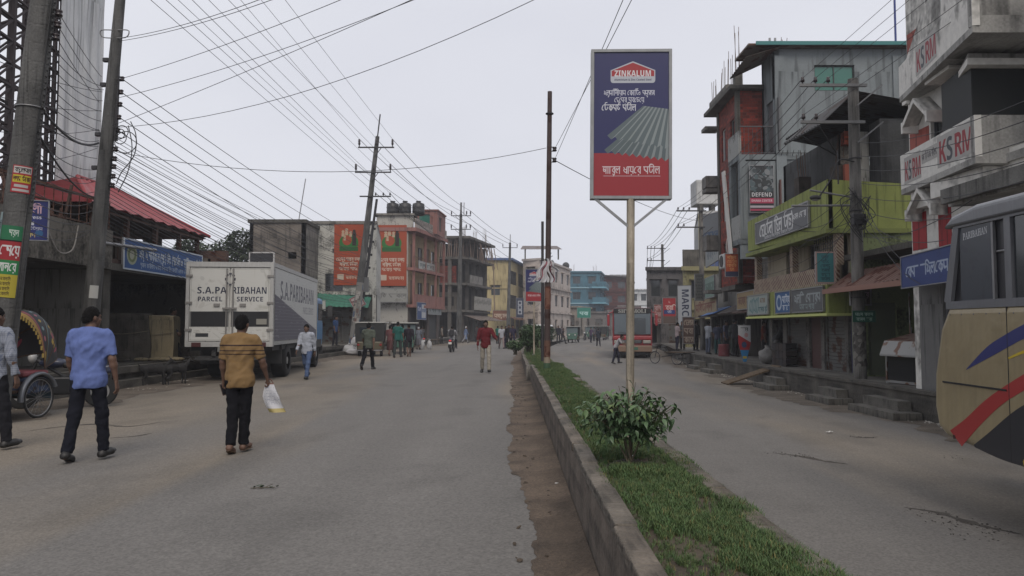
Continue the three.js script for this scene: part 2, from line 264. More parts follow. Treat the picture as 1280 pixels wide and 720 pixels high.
{ // sand washed against the median kerb, with a ragged edge
  const w = (d) => 0.46 + 0.20 * (nz(3, d, 3.2, 3) - 0.5) * 2 + 0.07 * (nz(9, d, 0.5, 4) - 0.5) * 2 + 0.03 * (nz(19, d, 0.09, 2) - 0.5) * 2;
  const sand = new THREE.MeshStandardMaterial({ vertexColors: true, roughness: 1, map: rep(T.dirt, 1.3), bumpMap: rep(T.asphaltBump, 0.9), bumpScale: 0.012 });
  structure(mesh('sand_strip', ribbon([...range(-4, 24, 0.04), ...range(24.4, 70, 0.4)], (d) => { const e = ax(d) + (d > 21 ? 0.42 : 0.515); const L = e - w(d); return [0, 0.18, 0.4, 0.62, 0.82, 1].map((t) => [L + (e - L) * t, 0.004 + (t > 0 ? 0.010 * Math.max(0, nz(t * 2, d, 0.35, 3) - 0.3) + 0.035 * t ** 3 : 0)]); }, (x, d) => { const c = nz(x, d, 0.4, 4); const k = 0.8 + 0.5 * (c - 0.3); const m = nz(x * 2, d, 0.9, 3) > 0.56 ? 0.72 : 1; return [0.205 * k * m, 0.160 * k * m, 0.124 * k * m]; }), sand));
  // dust along the foot of the left footway
  structure(mesh('dust_strip', ribbon([...range(8, 30, 0.15), ...range(30.5, 90, 0.5)], (d) => { const L = leftEdge(d), w2 = 1.5 + 1.3 * (nz(20, d, 2.5, 4) - 0.5) * 2 + 0.3 * (nz(29, d, 0.3, 3) - 0.5) * 2; return [0, 0.3, 0.6, 0.85, 1].map((t) => [L + w2 * t, 0.005 + 0.012 * (1 - t) * nz(t * 3, d, 0.5, 3)]); }, (x, d) => { const k = 0.85 + 0.45 * (nz(x, d, 0.5, 4) - 0.5); return [0.25 * k, 0.215 * k, 0.178 * k]; }), sand));
  structure(mesh('dust_strip', ribbon([...range(9, 40, 0.15), ...range(40.5, 90, 0.6)], (d) => { const R = rightEdge(d), w2 = 1.0 + 0.9 * (nz(40, d, 2, 4) - 0.5) * 2 + 0.3 * (nz(49, d, 0.3, 3) - 0.5) * 2; return [1, 0.85, 0.6, 0.3, 0].map((t) => [R - w2 * t, YR(d) + 0.005 + 0.014 * (1 - t) * nz(t * 3, d, 0.5, 3)]); }, (x, d) => { const k = 0.85 + 0.45 * (nz(x, d, 0.5, 4) - 0.5); return [0.24 * k, 0.21 * k, 0.175 * k]; }), sand));
}
// the raised footways with their stained retaining walls
const footMat = M([0.20, 0.19, 0.175], 0.95, { tex: 'concrete', s: 2.6, bump: true, bs: 0.5 });
const wallMat = M([0.125, 0.117, 0.105], 0.95, { tex: 'concrete', s: [4.3, 2.1], bump: true, bs: 0.35 });
const dsWalk = [...range(4, 48, 1), ...range(50, 120, 3)];
structure(mesh('pavement', ribbon(dsWalk, (d) => [[leftEdge(d) - 14, PLATL], [leftEdge(d) - 0.3, PLATL], [leftEdge(d) - 0.3, PLATL - 0.001]]), footMat));
structure(mesh('retaining_wall', ribbon(dsWalk, (d) => [[leftEdge(d) - 0.3, PLATL - 0.1], [leftEdge(d) - 0.3, PLATL + 0.03], [leftEdge(d), PLATL + 0.03], [leftEdge(d), PLATL - 0.13], [leftEdge(d) - 0.12, PLATL - 0.13], [leftEdge(d) - 0.12, 0.22], [leftEdge(d) + 0.12, 0.2], [leftEdge(d) + 0.14, -0.1]]), wallMat));
structure(mesh('pavement', ribbon(dsWalk, (d) => [[rightEdge(d) + 0.28, PLAT], [rightEdge(d) + 14, PLAT]]), footMat));
structure(mesh('retaining_wall', ribbon(dsWalk, (d) => { const x = rightEdge(d); return [[x, YR(d) - 0.1], [x, PLAT - 0.06], [x - 0.035, PLAT - 0.06], [x - 0.035, PLAT + 0.012], [x + 0.29, PLAT + 0.012], [x + 0.29, PLAT - 0.1]]; }), wallMat));

// ------------------------------------------------------------------ the planted median
{
  const kerb = structure(new THREE.Group()); kerb.name = 'median_kerb'; scene.add(kerb);
  const eL = (d) => ax(d) + (d > 21 ? 0.42 : 0.52), top = (d) => d > 21 ? 0.40 : 0.5;
  const seg = (a, b) => { mesh('kerb_wall', ribbon(range(a, b, b > 21 ? 2 : 1), (d) => { const m = (a + b) / 2, e = ax(d) + (m > 21 ? 0.42 : 0.52), t = (m > 21 ? 0.40 : 0.5) - 0.06; return [[e - 0.012, -0.05], [e, 0.0], [e, t], [e + 0.11, t], [e + 0.11, 0.1]]; }), M([0.185, 0.155, 0.132], 0.95, { tex: 'concrete', s: [3.1, 1.7], bump: true, bs: 0.3 }), kerb); };
  seg(-4, 20.95); seg(21.05, 64);
  mb().box(0.405, -0.05, -20.93, 0.66, 0.43, -21.08).build('kerb_end', CONC, kerb);
  mesh('kerb_wall', ribbon(range(-4, 64, 1), (d) => [[ax(d) + 1.22, 0.1], [ax(d) + 1.22, top(d) - 0.06], [ax(d) + 1.34, top(d) - 0.06], [ax(d) + 1.35, YR(d) - 0.05]]), M([0.21, 0.19, 0.17], 0.95, { tex: 'mould', s: 1.5, bump: true, bs: 0.4 }), kerb);
  const stones = [0, 1, 2, 3].map((k) => { const g = new RoundedBoxGeometry(0.125, 0.075, 0.86, 1, 0.014); boxUV(clean(g.index ? g.toNonIndexed() : g)); return g.index ? boxUV(clean(g.toNonIndexed())) : boxUV(g); });
  const sm = [M([0.21, 0.188, 0.163], 0.95, { tex: 'concrete', s: 0.9, bump: true, bs: 0.2 }), M([0.18, 0.16, 0.138], 0.95, { tex: 'concrete', s: 1.1, bump: true, bs: 0.2 }), M([0.195, 0.168, 0.142], 0.95, { tex: 'concrete', s: 0.8, bump: true, bs: 0.2 })];
  for (let i = 0; i < 34; i++) { const d = 2.5 + i * 0.875; for (const s of [0, 1]) { if (Math.abs(d - 21) < 0.4 && !s) continue; const st = mesh('kerb_stone', stones[i % 4], sm[(i * 2 + s + (i >> 2)) % 3], kerb); st.position.set(s ? ax(d) + 1.28 + rr(-0.006, 0.006) : eL(d) + 0.055 + rr(-0.008, 0.008), top(d) - 0.026 + rr(-0.006, 0.006), -d); st.rotation.set(rr(-0.008, 0.008), -2 * 0.00147 * Math.max(0, d - 30) + rr(-0.01, 0.01), rr(-0.03, 0.03)); } }
  for (const s of [0, 1]) mesh('kerb_coping', ribbon(range(32.2, 64, 1.5), (d) => { const x = s ? ax(d) + 1.215 : eL(d) - 0.01, t = top(d); return [[x, t - 0.07], [x, t + 0.01], [x + 0.13, t + 0.01], [x + 0.13, t - 0.07]]; }), sm[0], kerb);
  structure(mesh('median_soil', ribbon(range(-4, 64, 0.5), (d) => [0, 0.25, 0.5, 0.75, 1].map((t) => [eL(d) + 0.09 + (ax(d) + 1.25 - eL(d) - 0.09) * t, top(d) - 0.035 + 0.035 * Math.sin(t * Math.PI) + 0.02 * (nz(t * 2, d, 0.7, 3) - 0.5)])), M([0.10, 0.082, 0.058], 1, { tex: 'dirt', s: 0.8 })));
  // grass: tufts of bent blades
  const tuft = (() => { const g = []; for (let b = 0; b < 6; b++) { const a = b / 6 * 6.28 + rr(-0.4, 0.4), h = rr(0.045, 0.085), w = rr(0.0022, 0.0038), lean = rr(0.015, 0.05), ox = rr(-0.014, 0.014), oz = rr(-0.014, 0.014), c = Math.cos(a), s = Math.sin(a); const p = (t, k) => [ox + c * lean * t * t - s * w * k, h * t * (1 - 0.18 * t), oz + s * lean * t * t + c * w * k]; const q = [p(0, -1), p(0, 1), p(0.6, 0.8), p(0, -1), p(0.6, 0.8), p(0.6, -0.8), p(0.6, -0.8), p(0.6, 0.8), p(1, 0)].flat(); const bg = new THREE.BufferGeometry(); bg.setAttribute('position', new THREE.Float32BufferAttribute(q, 3)); bg.computeVertexNormals(); g.push(bg); } return mergeGeometries(g); })();
  const pts = [];
  for (let i = 0; i < 52000; i++) {
    const d = i < 38000 ? 2.3 + 19 * rnd() ** 1.5 : 20 + 40 * rnd(), t = rnd(), x = eL(d) + 0.07 + (ax(d) + 1.36 - eL(d) - 0.07) * t;
    const bare = nz(x * 2, d * 1.3, 0.55, 4); const near = Math.hypot(x - 0.87, (d - 5.55)); if (near < 0.17 || (bare < 0.33 && rnd() > 0.2) || (t < 0.16 && rnd() > 0.35)) continue;
    pts.push([x, top(d) - 0.03 + 0.03 * Math.sin(t * Math.PI) - (t > 0.94 ? 0.01 : 0), -d, nz(x, d, 0.35, 3), bare]);
  }
  const im = new THREE.InstancedMesh(tuft, new THREE.MeshStandardMaterial({ color: 0xffffff, roughness: 0.8, side: THREE.DoubleSide }), pts.length), m4 = new THREE.Matrix4(), cc = new THREE.Color();
  pts.forEach((p, i) => { const far = -p[2] > 15 ? 1.35 : 1, s = (0.4 + 0.72 * p[3] * p[4] * 2 * rr(0.6, 1.2)) * far; m4.compose(V(p[0], p[1], p[2]), new THREE.Quaternion().setFromEuler(new THREE.Euler(rr(-0.2, 0.2), rr(0, 6.3), rr(-0.2, 0.2))), V(s, s * rr(0.7, 1.1), s)); im.setMatrixAt(i, m4); const k = rr(0.7, 1.25), dry = rnd() < 0.06 ? 1 : rnd() * 0.3; cc.setRGB((0.046 + 0.10 * dry) * k, (0.098 + 0.03 * dry) * k, (0.03 + 0.014 * dry) * k); im.setColorAt(i, cc); });
  im.name = 'grass'; im.userData.kind = 'stuff'; im.userData.label = 'short green grass growing on the raised median'; im.castShadow = im.receiveShadow = true; scene.add(im);
}
// ------------------------------------------------------------------ the shrub in the median
{
  const base = V(0.87, 0.48, -5.55);
  const sh = thing('shrub', 'leafy dark green shrub growing from a soil mound in front of the signboard post', 'shrub', base); sh.scale.setScalar(0.95);
  const mound = new THREE.SphereGeometry(1, 26, 14, 0, 6.3, 0, 1.6); { const p = mound.attributes.position; for (let i = 0; i < p.count; i++) { const n = 1 + 0.35 * (vnoise3(p.getX(i) * 5 + 4, p.getY(i) * 5, p.getZ(i) * 5) - 0.5); p.setXYZ(i, p.getX(i) * 0.17 * n, p.getY(i) * 0.065 * n - 0.02, p.getZ(i) * 0.17 * n); } mound.computeVertexNormals(); }
  const md = mesh('soil_mound', boxUV(clean(mound)), M([0.085, 0.07, 0.055], 1, { tex: 'dirt', s: 0.3, bump: 'asphaltBump', bs: 0.15, bumpScale: 0.02 }));
  md.position.copy(base); tag(md, 'mound of bare dark soil round the foot of the median shrub', 'soil mound');
  const leafG = [0.9, 1.05, 1.2].map((k) => { // a folded, drooping pointed blade
    const L = 0.08 * k, W = 0.0175 * k, pos = [], idx = []; const N = 5;
    for (let i = 0; i <= N; i++) { const t = i / N, w = W * Math.sin(Math.PI * Math.min(1, 0.04 + t ** 0.8)) * (1 - 0.15 * t), z = L * t * (1 - 0.10 * t), y = -0.028 * k * t * t; pos.push(-w, y + w * 0.28, z, 0, y, z, w, y + w * 0.28, z); }
    for (let i = 0; i < N; i++) for (const j of [0, 1]) { const a = i * 3 + j, b = a + 1, c = a + 4, d = a + 3; idx.push(a, c, b, a, d, c); }
    const g = new THREE.BufferGeometry(); g.setAttribute('position', new THREE.Float32BufferAttribute(pos, 3)); g.setIndex(idx); g.computeVertexNormals(); return g; });
  const lm = [[0.075, 0.13, 0.058], [0.062, 0.108, 0.05], [0.095, 0.155, 0.062], [0.13, 0.18, 0.07]].map((c) => { const m = new THREE.MeshPhysicalMaterial({ roughness: 0.42, side: THREE.DoubleSide, transmission: 0.12, thickness: 0, specularIntensity: 0.7 }); m.color.setRGB(...c); return m; });
  const stems = mb(); const heads = [];
  for (let i = 0; i < 7; i++) { // main stems fork twice, the crown is a flat-topped umbrella
    const a = i / 7 * 6.28 + rr(-0.3, 0.3), sp = i === 0 ? 0.03 : rr(0.09, 0.2), h = rr(0.30, 0.42); const p0 = V(rr(-0.03, 0.03), 0, rr(-0.03, 0.03)), p1 = V(Math.cos(a) * sp, h, Math.sin(a) * sp); stems.bar(p0, p1, 0.008, 0.005, 6);
    for (let j = 0; j < 7; j++) { const b = a + rr(-1.2, 1.2), s2 = rr(0.08, 0.24), p2 = p1.clone().add(V(Math.cos(b) * s2, rr(0.0, 0.27), Math.sin(b) * s2)); if (p2.y > 0.66 - 0.5 * Math.hypot(p2.x, p2.z)) p2.y = 0.66 - 0.5 * Math.hypot(p2.x, p2.z); stems.bar(p1, p2, 0.0045, 0.0022, 5); heads.push([p2, p2.clone().sub(p1).normalize()], [p1.clone().lerp(p2, 0.55), p2.clone().sub(p1).normalize()]); }
  }
  stems.bar([0, 0, 0], [0, 0.3, 0], 0.011, 0.008, 6);
  for (const [x, y, z] of [[-0.36, 0.44, 0.02], [-0.27, 0.5, 0.06], [0.36, 0.45, 0.03], [0.31, 0.37, 0.1], [0.2, 0.23, 0.14], [-0.2, 0.33, 0.14], [0.05, 0.65, 0], [-0.08, 0.62, -0.03], [0.16, 0.60, -0.05], [-0.02, 0.68, 0.03], [0.28, 0.52, 0.05], [-0.3, 0.40, 0.1], [0.1, 0.5, 0.16], [-0.12, 0.48, 0.18], [0.22, 0.4, 0.18]]) { const p = V(x, y, z); stems.bar(V(x * 0.3, y * 0.7, z * 0.3), p, 0.004, 0.002, 5); heads.push([p, V(x, 0.1, z).normalize()]); }
  stems.build('stem', M([0.09, 0.075, 0.05], 0.9), sh);
  let n = 0; const q = new THREE.Quaternion();
  for (const [p, dir] of heads) { const cnt = p.y < 0.3 ? 2 : 3; for (let k = 0; k < cnt && n < 296; k++, n++) { const leaf = mesh('leaf', leafG[n % 3], lm[(n * 7 + (k & 1)) % 4], sh); const yaw = Math.atan2(dir.x, dir.z) + k * 1.57 + rr(-0.5, 0.5), pitch = rr(0.0, 0.75) + (p.y < 0.35 ? 0.55 : 0); leaf.position.copy(p).add(V(rr(-0.02, 0.02), rr(-0.015, 0.02), rr(-0.02, 0.02))); leaf.rotation.order = 'YXZ'; leaf.rotation.set(pitch, yaw, rr(-0.35, 0.35)); leaf.scale.setScalar(rr(0.75, 1.15)); } }
  const inner = []; const e = new THREE.Euler(), mq = new THREE.Quaternion(); // the crowded small leaves inside the crown
  for (const [p, dir] of heads) for (let k = 0; k < 9; k++) { const yaw = rr(0, 6.3), t = rr(0.1, 0.95); const a = p.y < 0.3 ? p.clone() : p.clone().multiplyScalar(t * 0.45 + 0.55).add(V(rr(-0.06, 0.06), rr(-0.05, 0.05), rr(-0.06, 0.06))); if (p.y < 0.3 && k > 1) continue; mq.setFromEuler(e.set(rr(-0.1, 0.9), yaw, rr(-0.4, 0.4), 'YXZ')); inner.push(leafG[k % 3].clone().applyMatrix4(new THREE.Matrix4().compose(a, mq, V(1, 1, 1).multiplyScalar(rr(0.6, 0.95))))); }
  const im = mesh('foliage', mergeGeometries(inner), lm[1], sh); im.userData.kind = 'stuff';
}
// ------------------------------------------------------------------ small matter on the ground
{
  const crumbs = (name, label, list, color, s0, s1, flat = 0.5) => { const g = new THREE.IcosahedronGeometry(1, 0), im = new THREE.InstancedMesh(g, M(color, 0.95), list.length), m4 = new THREE.Matrix4(), c = new THREE.Color(); list.forEach((p, i) => { const s = rr(s0, s1); m4.compose(v3(p), new THREE.Quaternion().setFromEuler(new THREE.Euler(rr(0, 0.5), rr(0, 6), rr(0, 0.5))), V(s * rr(0.7, 1.5), s * flat, s * rr(0.7, 1.4))); im.setMatrixAt(i, m4); const k = rr(0.5, 1.1); im.setColorAt(i, c.setRGB(k, k * 0.98, k * 0.95)); }); im.name = name; im.userData.kind = 'stuff'; im.userData.label = label; im.receiveShadow = im.castShadow = true; scene.add(im); };
  const A = []; for (let i = 0; i < 420; i++) { const d = 10 + 34 * rnd(); A.push([rightEdge(d) - 0.04 - 0.45 * rnd() ** 2, YR(d) + 0.015, -d]); } crumbs('litter', 'pale scraps of litter and grit along the foot of the right footway wall', A, [0.42, 0.40, 0.37], 0.008, 0.032);
  const B = []; for (const [px, py, n, sp] of [[1000, 570, 40, 0.28], [975, 566, 14, 0.3], [1165, 642, 26, 0.3], [1200, 655, 40, 0.35], [1238, 663, 34, 0.3], [1220, 673, 20, 0.3], [1075, 546, 16, 0.25], [1190, 572, 16, 0.25]]) { const c = on(px, py, -0.45); for (let i = 0; i < n; i++) B.push([c.x + (rnd() + rnd() - 1) * sp, -0.445, c.z + (rnd() + rnd() - 1) * sp * 0.8]); } crumbs('gravel', 'dark loose chips where the right carriageway surface breaks up', B, [0.06, 0.055, 0.05], 0.003, 0.013, 0.25);
  const C = []; for (let i = 0; i < 160; i++) { const d = 3.6 + 16 * rnd(); C.push([0.515 - 0.5 * rnd() ** 1.6, 0.012, -d]); } crumbs('debris', 'dark crumbs and dead leaves lying in the sand beside the median kerb', C, [0.07, 0.055, 0.042], 0.006, 0.022, 0.35);
  const D = []; for (let i = 0; i < 260; i++) { const d = 12 + 40 * rnd(); D.push([leftEdge(d) + 0.15 + 1.2 * rnd() ** 2, 0.015, -d]); } crumbs('litter', 'scraps and stones along the foot of the left footway', D, [0.27, 0.25, 0.22], 0.008, 0.03);
  const scrap = (px, py, y0, label, s, color) => { const p = on(px, py, y0), m = mb(), g = new THREE.PlaneGeometry(s, s * 0.6, 5, 4).rotateX(-Math.PI / 2), a = g.attributes.position; for (let i = 0; i < a.count; i++) a.setY(i, 0.012 + s * 0.22 * vnoise(a.getX(i) * 60 + 7, a.getZ(i) * 60)); g.computeVertexNormals(); m.add(g); const o = m.build('paper_scrap', M(color, 0.8)); o.material = o.material; o.position.copy(p); o.rotation.y = px; tag(o, label, 'litter'); };
  scrap(935, 655, 0.46, 'crumpled white scrap on the right edge of the median grass', 0.09, [0.62, 0.61, 0.58]);
  scrap(697, 606, 0.01, 'small grey-white scrap in the sand beside the median kerb', 0.05, [0.45, 0.44, 0.42]);
  scrap(1037, 541, -0.44, 'small white scrap alone in the middle of the right carriageway', 0.12, [0.6, 0.59, 0.57]);
  scrap(232, 477, 0.01, 'pale scrap on the left road near the black goats', 0.14, [0.5, 0.48, 0.45]);
  scrap(790, 572, 0.52, 'tiny pale scrap on the soil mound', 0.03, [0.5, 0.5, 0.48]);
  for (const [k, pts, w] of [[0, [[20, 541], [70, 534], [120, 530], [160, 533], [205, 527]], 0.05], [1, [[130, 548], [170, 545], [190, 541]], 0.035], [2, [[965, 566], [1000, 570], [1030, 576], [1060, 580]], 0.06], [3, [[1130, 634], [1170, 640], [1220, 655], [1278, 668]], 0.07], [4, [[1060, 545], [1080, 547], [1098, 546]], 0.06], [5, [[880, 478], [905, 481], [940, 480]], 0.06]]) { const g = [], c = new THREE.CatmullRomCurve3(pts.map(([x, y]) => on(x, y, k < 2 ? 0.003 : -0.446))); const q = c.getPoints(40); for (let i = 0; i < 40; i++) { const n = V(-(q[i + 1].z - q[i].z), 0, q[i + 1].x - q[i].x).normalize(), wa = w * (0.2 + 1.2 * vnoise(i * 0.7, k * 9)) * Math.sin(Math.PI * (i + 0.2) / 41), wb = w * (0.2 + 1.2 * vnoise((i + 1) * 0.7, k * 9)) * Math.sin(Math.PI * (i + 1.2) / 41.5); g.push(q[i].clone().addScaledVector(n, wa), q[i].clone().addScaledVector(n, -wa), q[i + 1].clone().addScaledVector(n, -wb), q[i].clone().addScaledVector(n, wa), q[i + 1].clone().addScaledVector(n, -wb), q[i + 1].clone().addScaledVector(n, wb)); } const bg = new THREE.BufferGeometry().setFromPoints(g); bg.computeVertexNormals(); structure(mb().add(bg).build('road_crack', M([0.11, 0.10, 0.09], 1, { tex: 'dirt', s: 0.4 }))); }
  const tw = on(330, 611, 0), tg = thing('fallen_twig', 'broken leafy twig lying in the middle of the left road', 'twig', tw); const st = mb().bar([-0.12, 0.01, 0.02], [0.1, 0.015, 0], 0.004).bar([0, 0.012, 0.01], [0.06, 0.03, -0.06], 0.003); st.build('stem', M([0.07, 0.06, 0.04]), tg);
  for (let i = 0; i < 8; i++) { const l = mb().ball(0, 0, 0, 0.028, 0.004, 0.012, 8).build('leaf', M([0.045, 0.06, 0.035], 0.7), tg); l.position.set(rr(-0.12, 0.12), 0.02, rr(-0.07, 0.06)); l.rotation.set(rr(-0.5, 0.5), rr(0, 6), rr(-0.6, 0.6)); }
}
// ================================================================== buildings: helpers
function onWall(P, Q) { const L = Math.hypot(Q.x - P.x, Q.z - P.z); return { L, ry: Math.atan2(-(Q.z - P.z), Q.x - P.x) }; }
const gp = (x, z) => V(x, 0, z);
function place(o, b, P, ry) { o.position.set(P.x, 0, P.z).sub(b.position); o.rotation.y = ry; return o; }
// a wall from P to Q (left to right as seen from outside) with real openings; each opening gets what stands in it
function facade(b, P, Q, y0, y1, mat, holes = [], o = {}) {
  const { L, ry } = onWall(P, Q), t = o.t ?? 0.22, s = new THREE.Shape([[0, y0], [L, y0], [L, y1], [0, y1]].map((p) => new THREE.Vector2(...p)));
  for (const [x, y, w, h] of holes) { const hx = Math.max(0.02, x), hw = Math.min(w, L - hx - 0.02); s.holes.push(new THREE.Path([[hx, y], [hx, y + h], [hx + hw, y + h], [hx + hw, y]].map((p) => new THREE.Vector2(...p)))); }
  const g = new THREE.ExtrudeGeometry(s, { depth: t, bevelEnabled: false }); g.translate(0, 0, -t);
  place(mb().add(g).build(o.name ?? 'wall', mat, b, o.label), b, P, ry);
  for (const [x, y, w, h, kind, c] of holes) {
    if (kind === 'w' || kind === 'v') { // window: frame, panes, mullions, and for v a thin sunshade above
      const f = mb(), z = -0.09, e = 0.045; f.box(x, y, z - 0.04, x + w, y + e, z + 0.02).box(x, y + h - e, z - 0.04, x + w, y + h, z + 0.02).box(x, y + e, z - 0.04, x + e, y + h - e, z + 0.02).box(x + w - e, y + e, z - 0.04, x + w, y + h - e, z + 0.02);
      const n = Math.max(1, Math.round(w / 0.75)); for (let i = 1; i < n; i++) f.box(x + w * i / n - 0.02, y + e, z - 0.035, x + w * i / n + 0.02, y + h - e, z + 0.012);
      const win = place(f.build('window', c?.frame ?? M([0.12, 0.11, 0.1], 0.6), b), b, P, ry);
      mb().box(x + 0.01, y + 0.01, z - 0.028, x + w - 0.01, y + h - 0.01, z - 0.018).build('pane', c?.glass ?? GLASS, win);
      if (kind === 'v') place(mb().box(x - 0.15, y + h + 0.05, 0, x + w + 0.15, y + h + 0.12, 0.4).build('sunshade', mat, b), b, P, ry);
    } else if (kind === 's') { // roller shutter of horizontal slats
      const f = mb(), n = Math.max(4, Math.round(h / 0.11)); for (let i = 0; i < n; i++) f.cbox(x + w / 2, y + (i + 0.5) * h / n, -0.12, w, h / n * 0.92, 0.02, 0, 0.22);
      f.box(x, y, -0.16, x + 0.06, y + h, -0.06).box(x + w - 0.06, y, -0.16, x + w, y + h, -0.06); place(f.build('roller_shutter', c ?? M([0.19, 0.19, 0.185], 0.6, { tex: 'rust', s: 1.6, metal: 0.3 }), b), b, P, ry);
    } else if (kind === 'd') { const f = mb().box(x, y, -0.14, x + w, y + h, -0.09).box(x + 0.12, y + 0.15, -0.088, x + w - 0.12, y + h * 0.45, -0.07).box(x + 0.12, y + h * 0.53, -0.088, x + w - 0.12, y + h - 0.15, -0.07); place(f.build('door', c ?? M([0.10, 0.04, 0.035], 0.6), b), b, P, ry); }
    else if (kind === 'g') { const f = mb(); for (let i = 0; i <= w / 0.16; i++) f.bar([x + i * 0.16, y, -0.06], [x + i * 0.16, y + h, -0.06], 0.012, 0.012, 4); for (const k of [0, 0.5, 1]) f.bar([x, y + h * k, -0.06], [x + w, y + h * k, -0.06], 0.016, 0.016, 4); place(f.build('grille', c ?? M([0.03, 0.03, 0.032], 0.7), b), b, P, ry); }
  }
}
const ccw = (pts) => { let a = 0; pts.forEach((p, i) => { const q = pts[(i + 1) % pts.length]; a += p[0] * q[1] - q[0] * p[1]; }); return a; };
function slabW(b, name, pts, y0, y1, mat) { return mb().prism(ccw(pts) > 0 ? pts.slice().reverse() : pts, y0, y1).buildW(name, mat, b); }
// plain hollow shell: floor plan corners (world x, z), walls given separately
function rebar(b, x, y, z, h, col = 0) { const m = mb(); for (const [i, j] of [[-1, -1], [1, -1], [-1, 1], [1, 1]]) m.bar([x + i * 0.08, y, z + j * 0.08], [x + i * 0.08 + rr(-0.06, 0.06), y + h * rr(0.7, 1.1), z + j * 0.08 + rr(-0.06, 0.06)], 0.014, 0.012, 4); m.buildW('reinforcing_bars', M([0.12, 0.075, 0.055], 0.9), b); if (col) mb().box(x - 0.17, y - col, z - 0.17, x + 0.17, y + 0.02, z + 0.17).buildW('column_stub', DKCONC, b); }
function railW(b, P, Q, y0, h, mat, name = 'railing', step = 0.18) { const m = mb(), L = P.distanceTo(Q), n = Math.max(2, Math.round(L / step)), p = (t, y) => V(P.x + (Q.x - P.x) * t, y, P.z + (Q.z - P.z) * t); m.beam(p(0, y0 + h), p(1, y0 + h), 0.05).beam(p(0, y0 + 0.06), p(1, y0 + 0.06), 0.03); for (let i = 0; i <= n; i++) m.bar(p(i / n, y0), p(i / n, y0 + h), 0.012, 0.012, 4); return m.buildW(name, mat, b); }
function corrugated(b, name, A, B, C, D, mat, o = {}) { // sheet from edge A-B down to D-C, ribs run from A-B to D-C
  A = v3(A); B = v3(B); C = v3(C); D = v3(D); const W = A.distanceTo(B), n = Math.max(4, Math.round(W / (o.pitch ?? 0.2))), seg = 4, N = n * seg, pos = [], uv = [], idx = []; const nrm = B.clone().sub(A).cross(D.clone().sub(A)).normalize(); if (nrm.y < 0) nrm.negate(); const am = o.amp ?? 0.025, rows = o.rows ?? 1;
  const Hh = A.distanceTo(D); for (let r = 0; r <= rows; r++) for (let i = 0; i <= N; i++) { const t = i / N, k = r / rows, p = A.clone().lerp(B, t).lerp(D.clone().lerp(C, t), k).addScaledVector(nrm, am * Math.sin(i / seg * Math.PI * 2) + (o.step ? (r % 2 ? 0 : 0.02) : 0)); pos.push(p.x, p.y, p.z); uv.push(t * W, k * Hh); }
  for (let r = 0; r < rows; r++) for (let i = 0; i < N; i++) { const a = r * (N + 1) + i, c = a + N + 1; idx.push(a, a + 1, c + 1, a, c + 1, c); }
  const g = new THREE.BufferGeometry(); g.setAttribute('position', new THREE.Float32BufferAttribute(pos, 3)); g.setAttribute('uv', new THREE.Float32BufferAttribute(uv, 2)); g.setIndex(idx); g.computeVertexNormals();
  const m = mb(); m.keep = true; m.add(g); m.add(g.clone().translate(-nrm.x * 0.012, -nrm.y * 0.012, -nrm.z * 0.012)); return m.buildW(name, mat, b);
}
const bx = (b, name, mat, ...c) => mb().box(...c).buildW(name, mat, b);

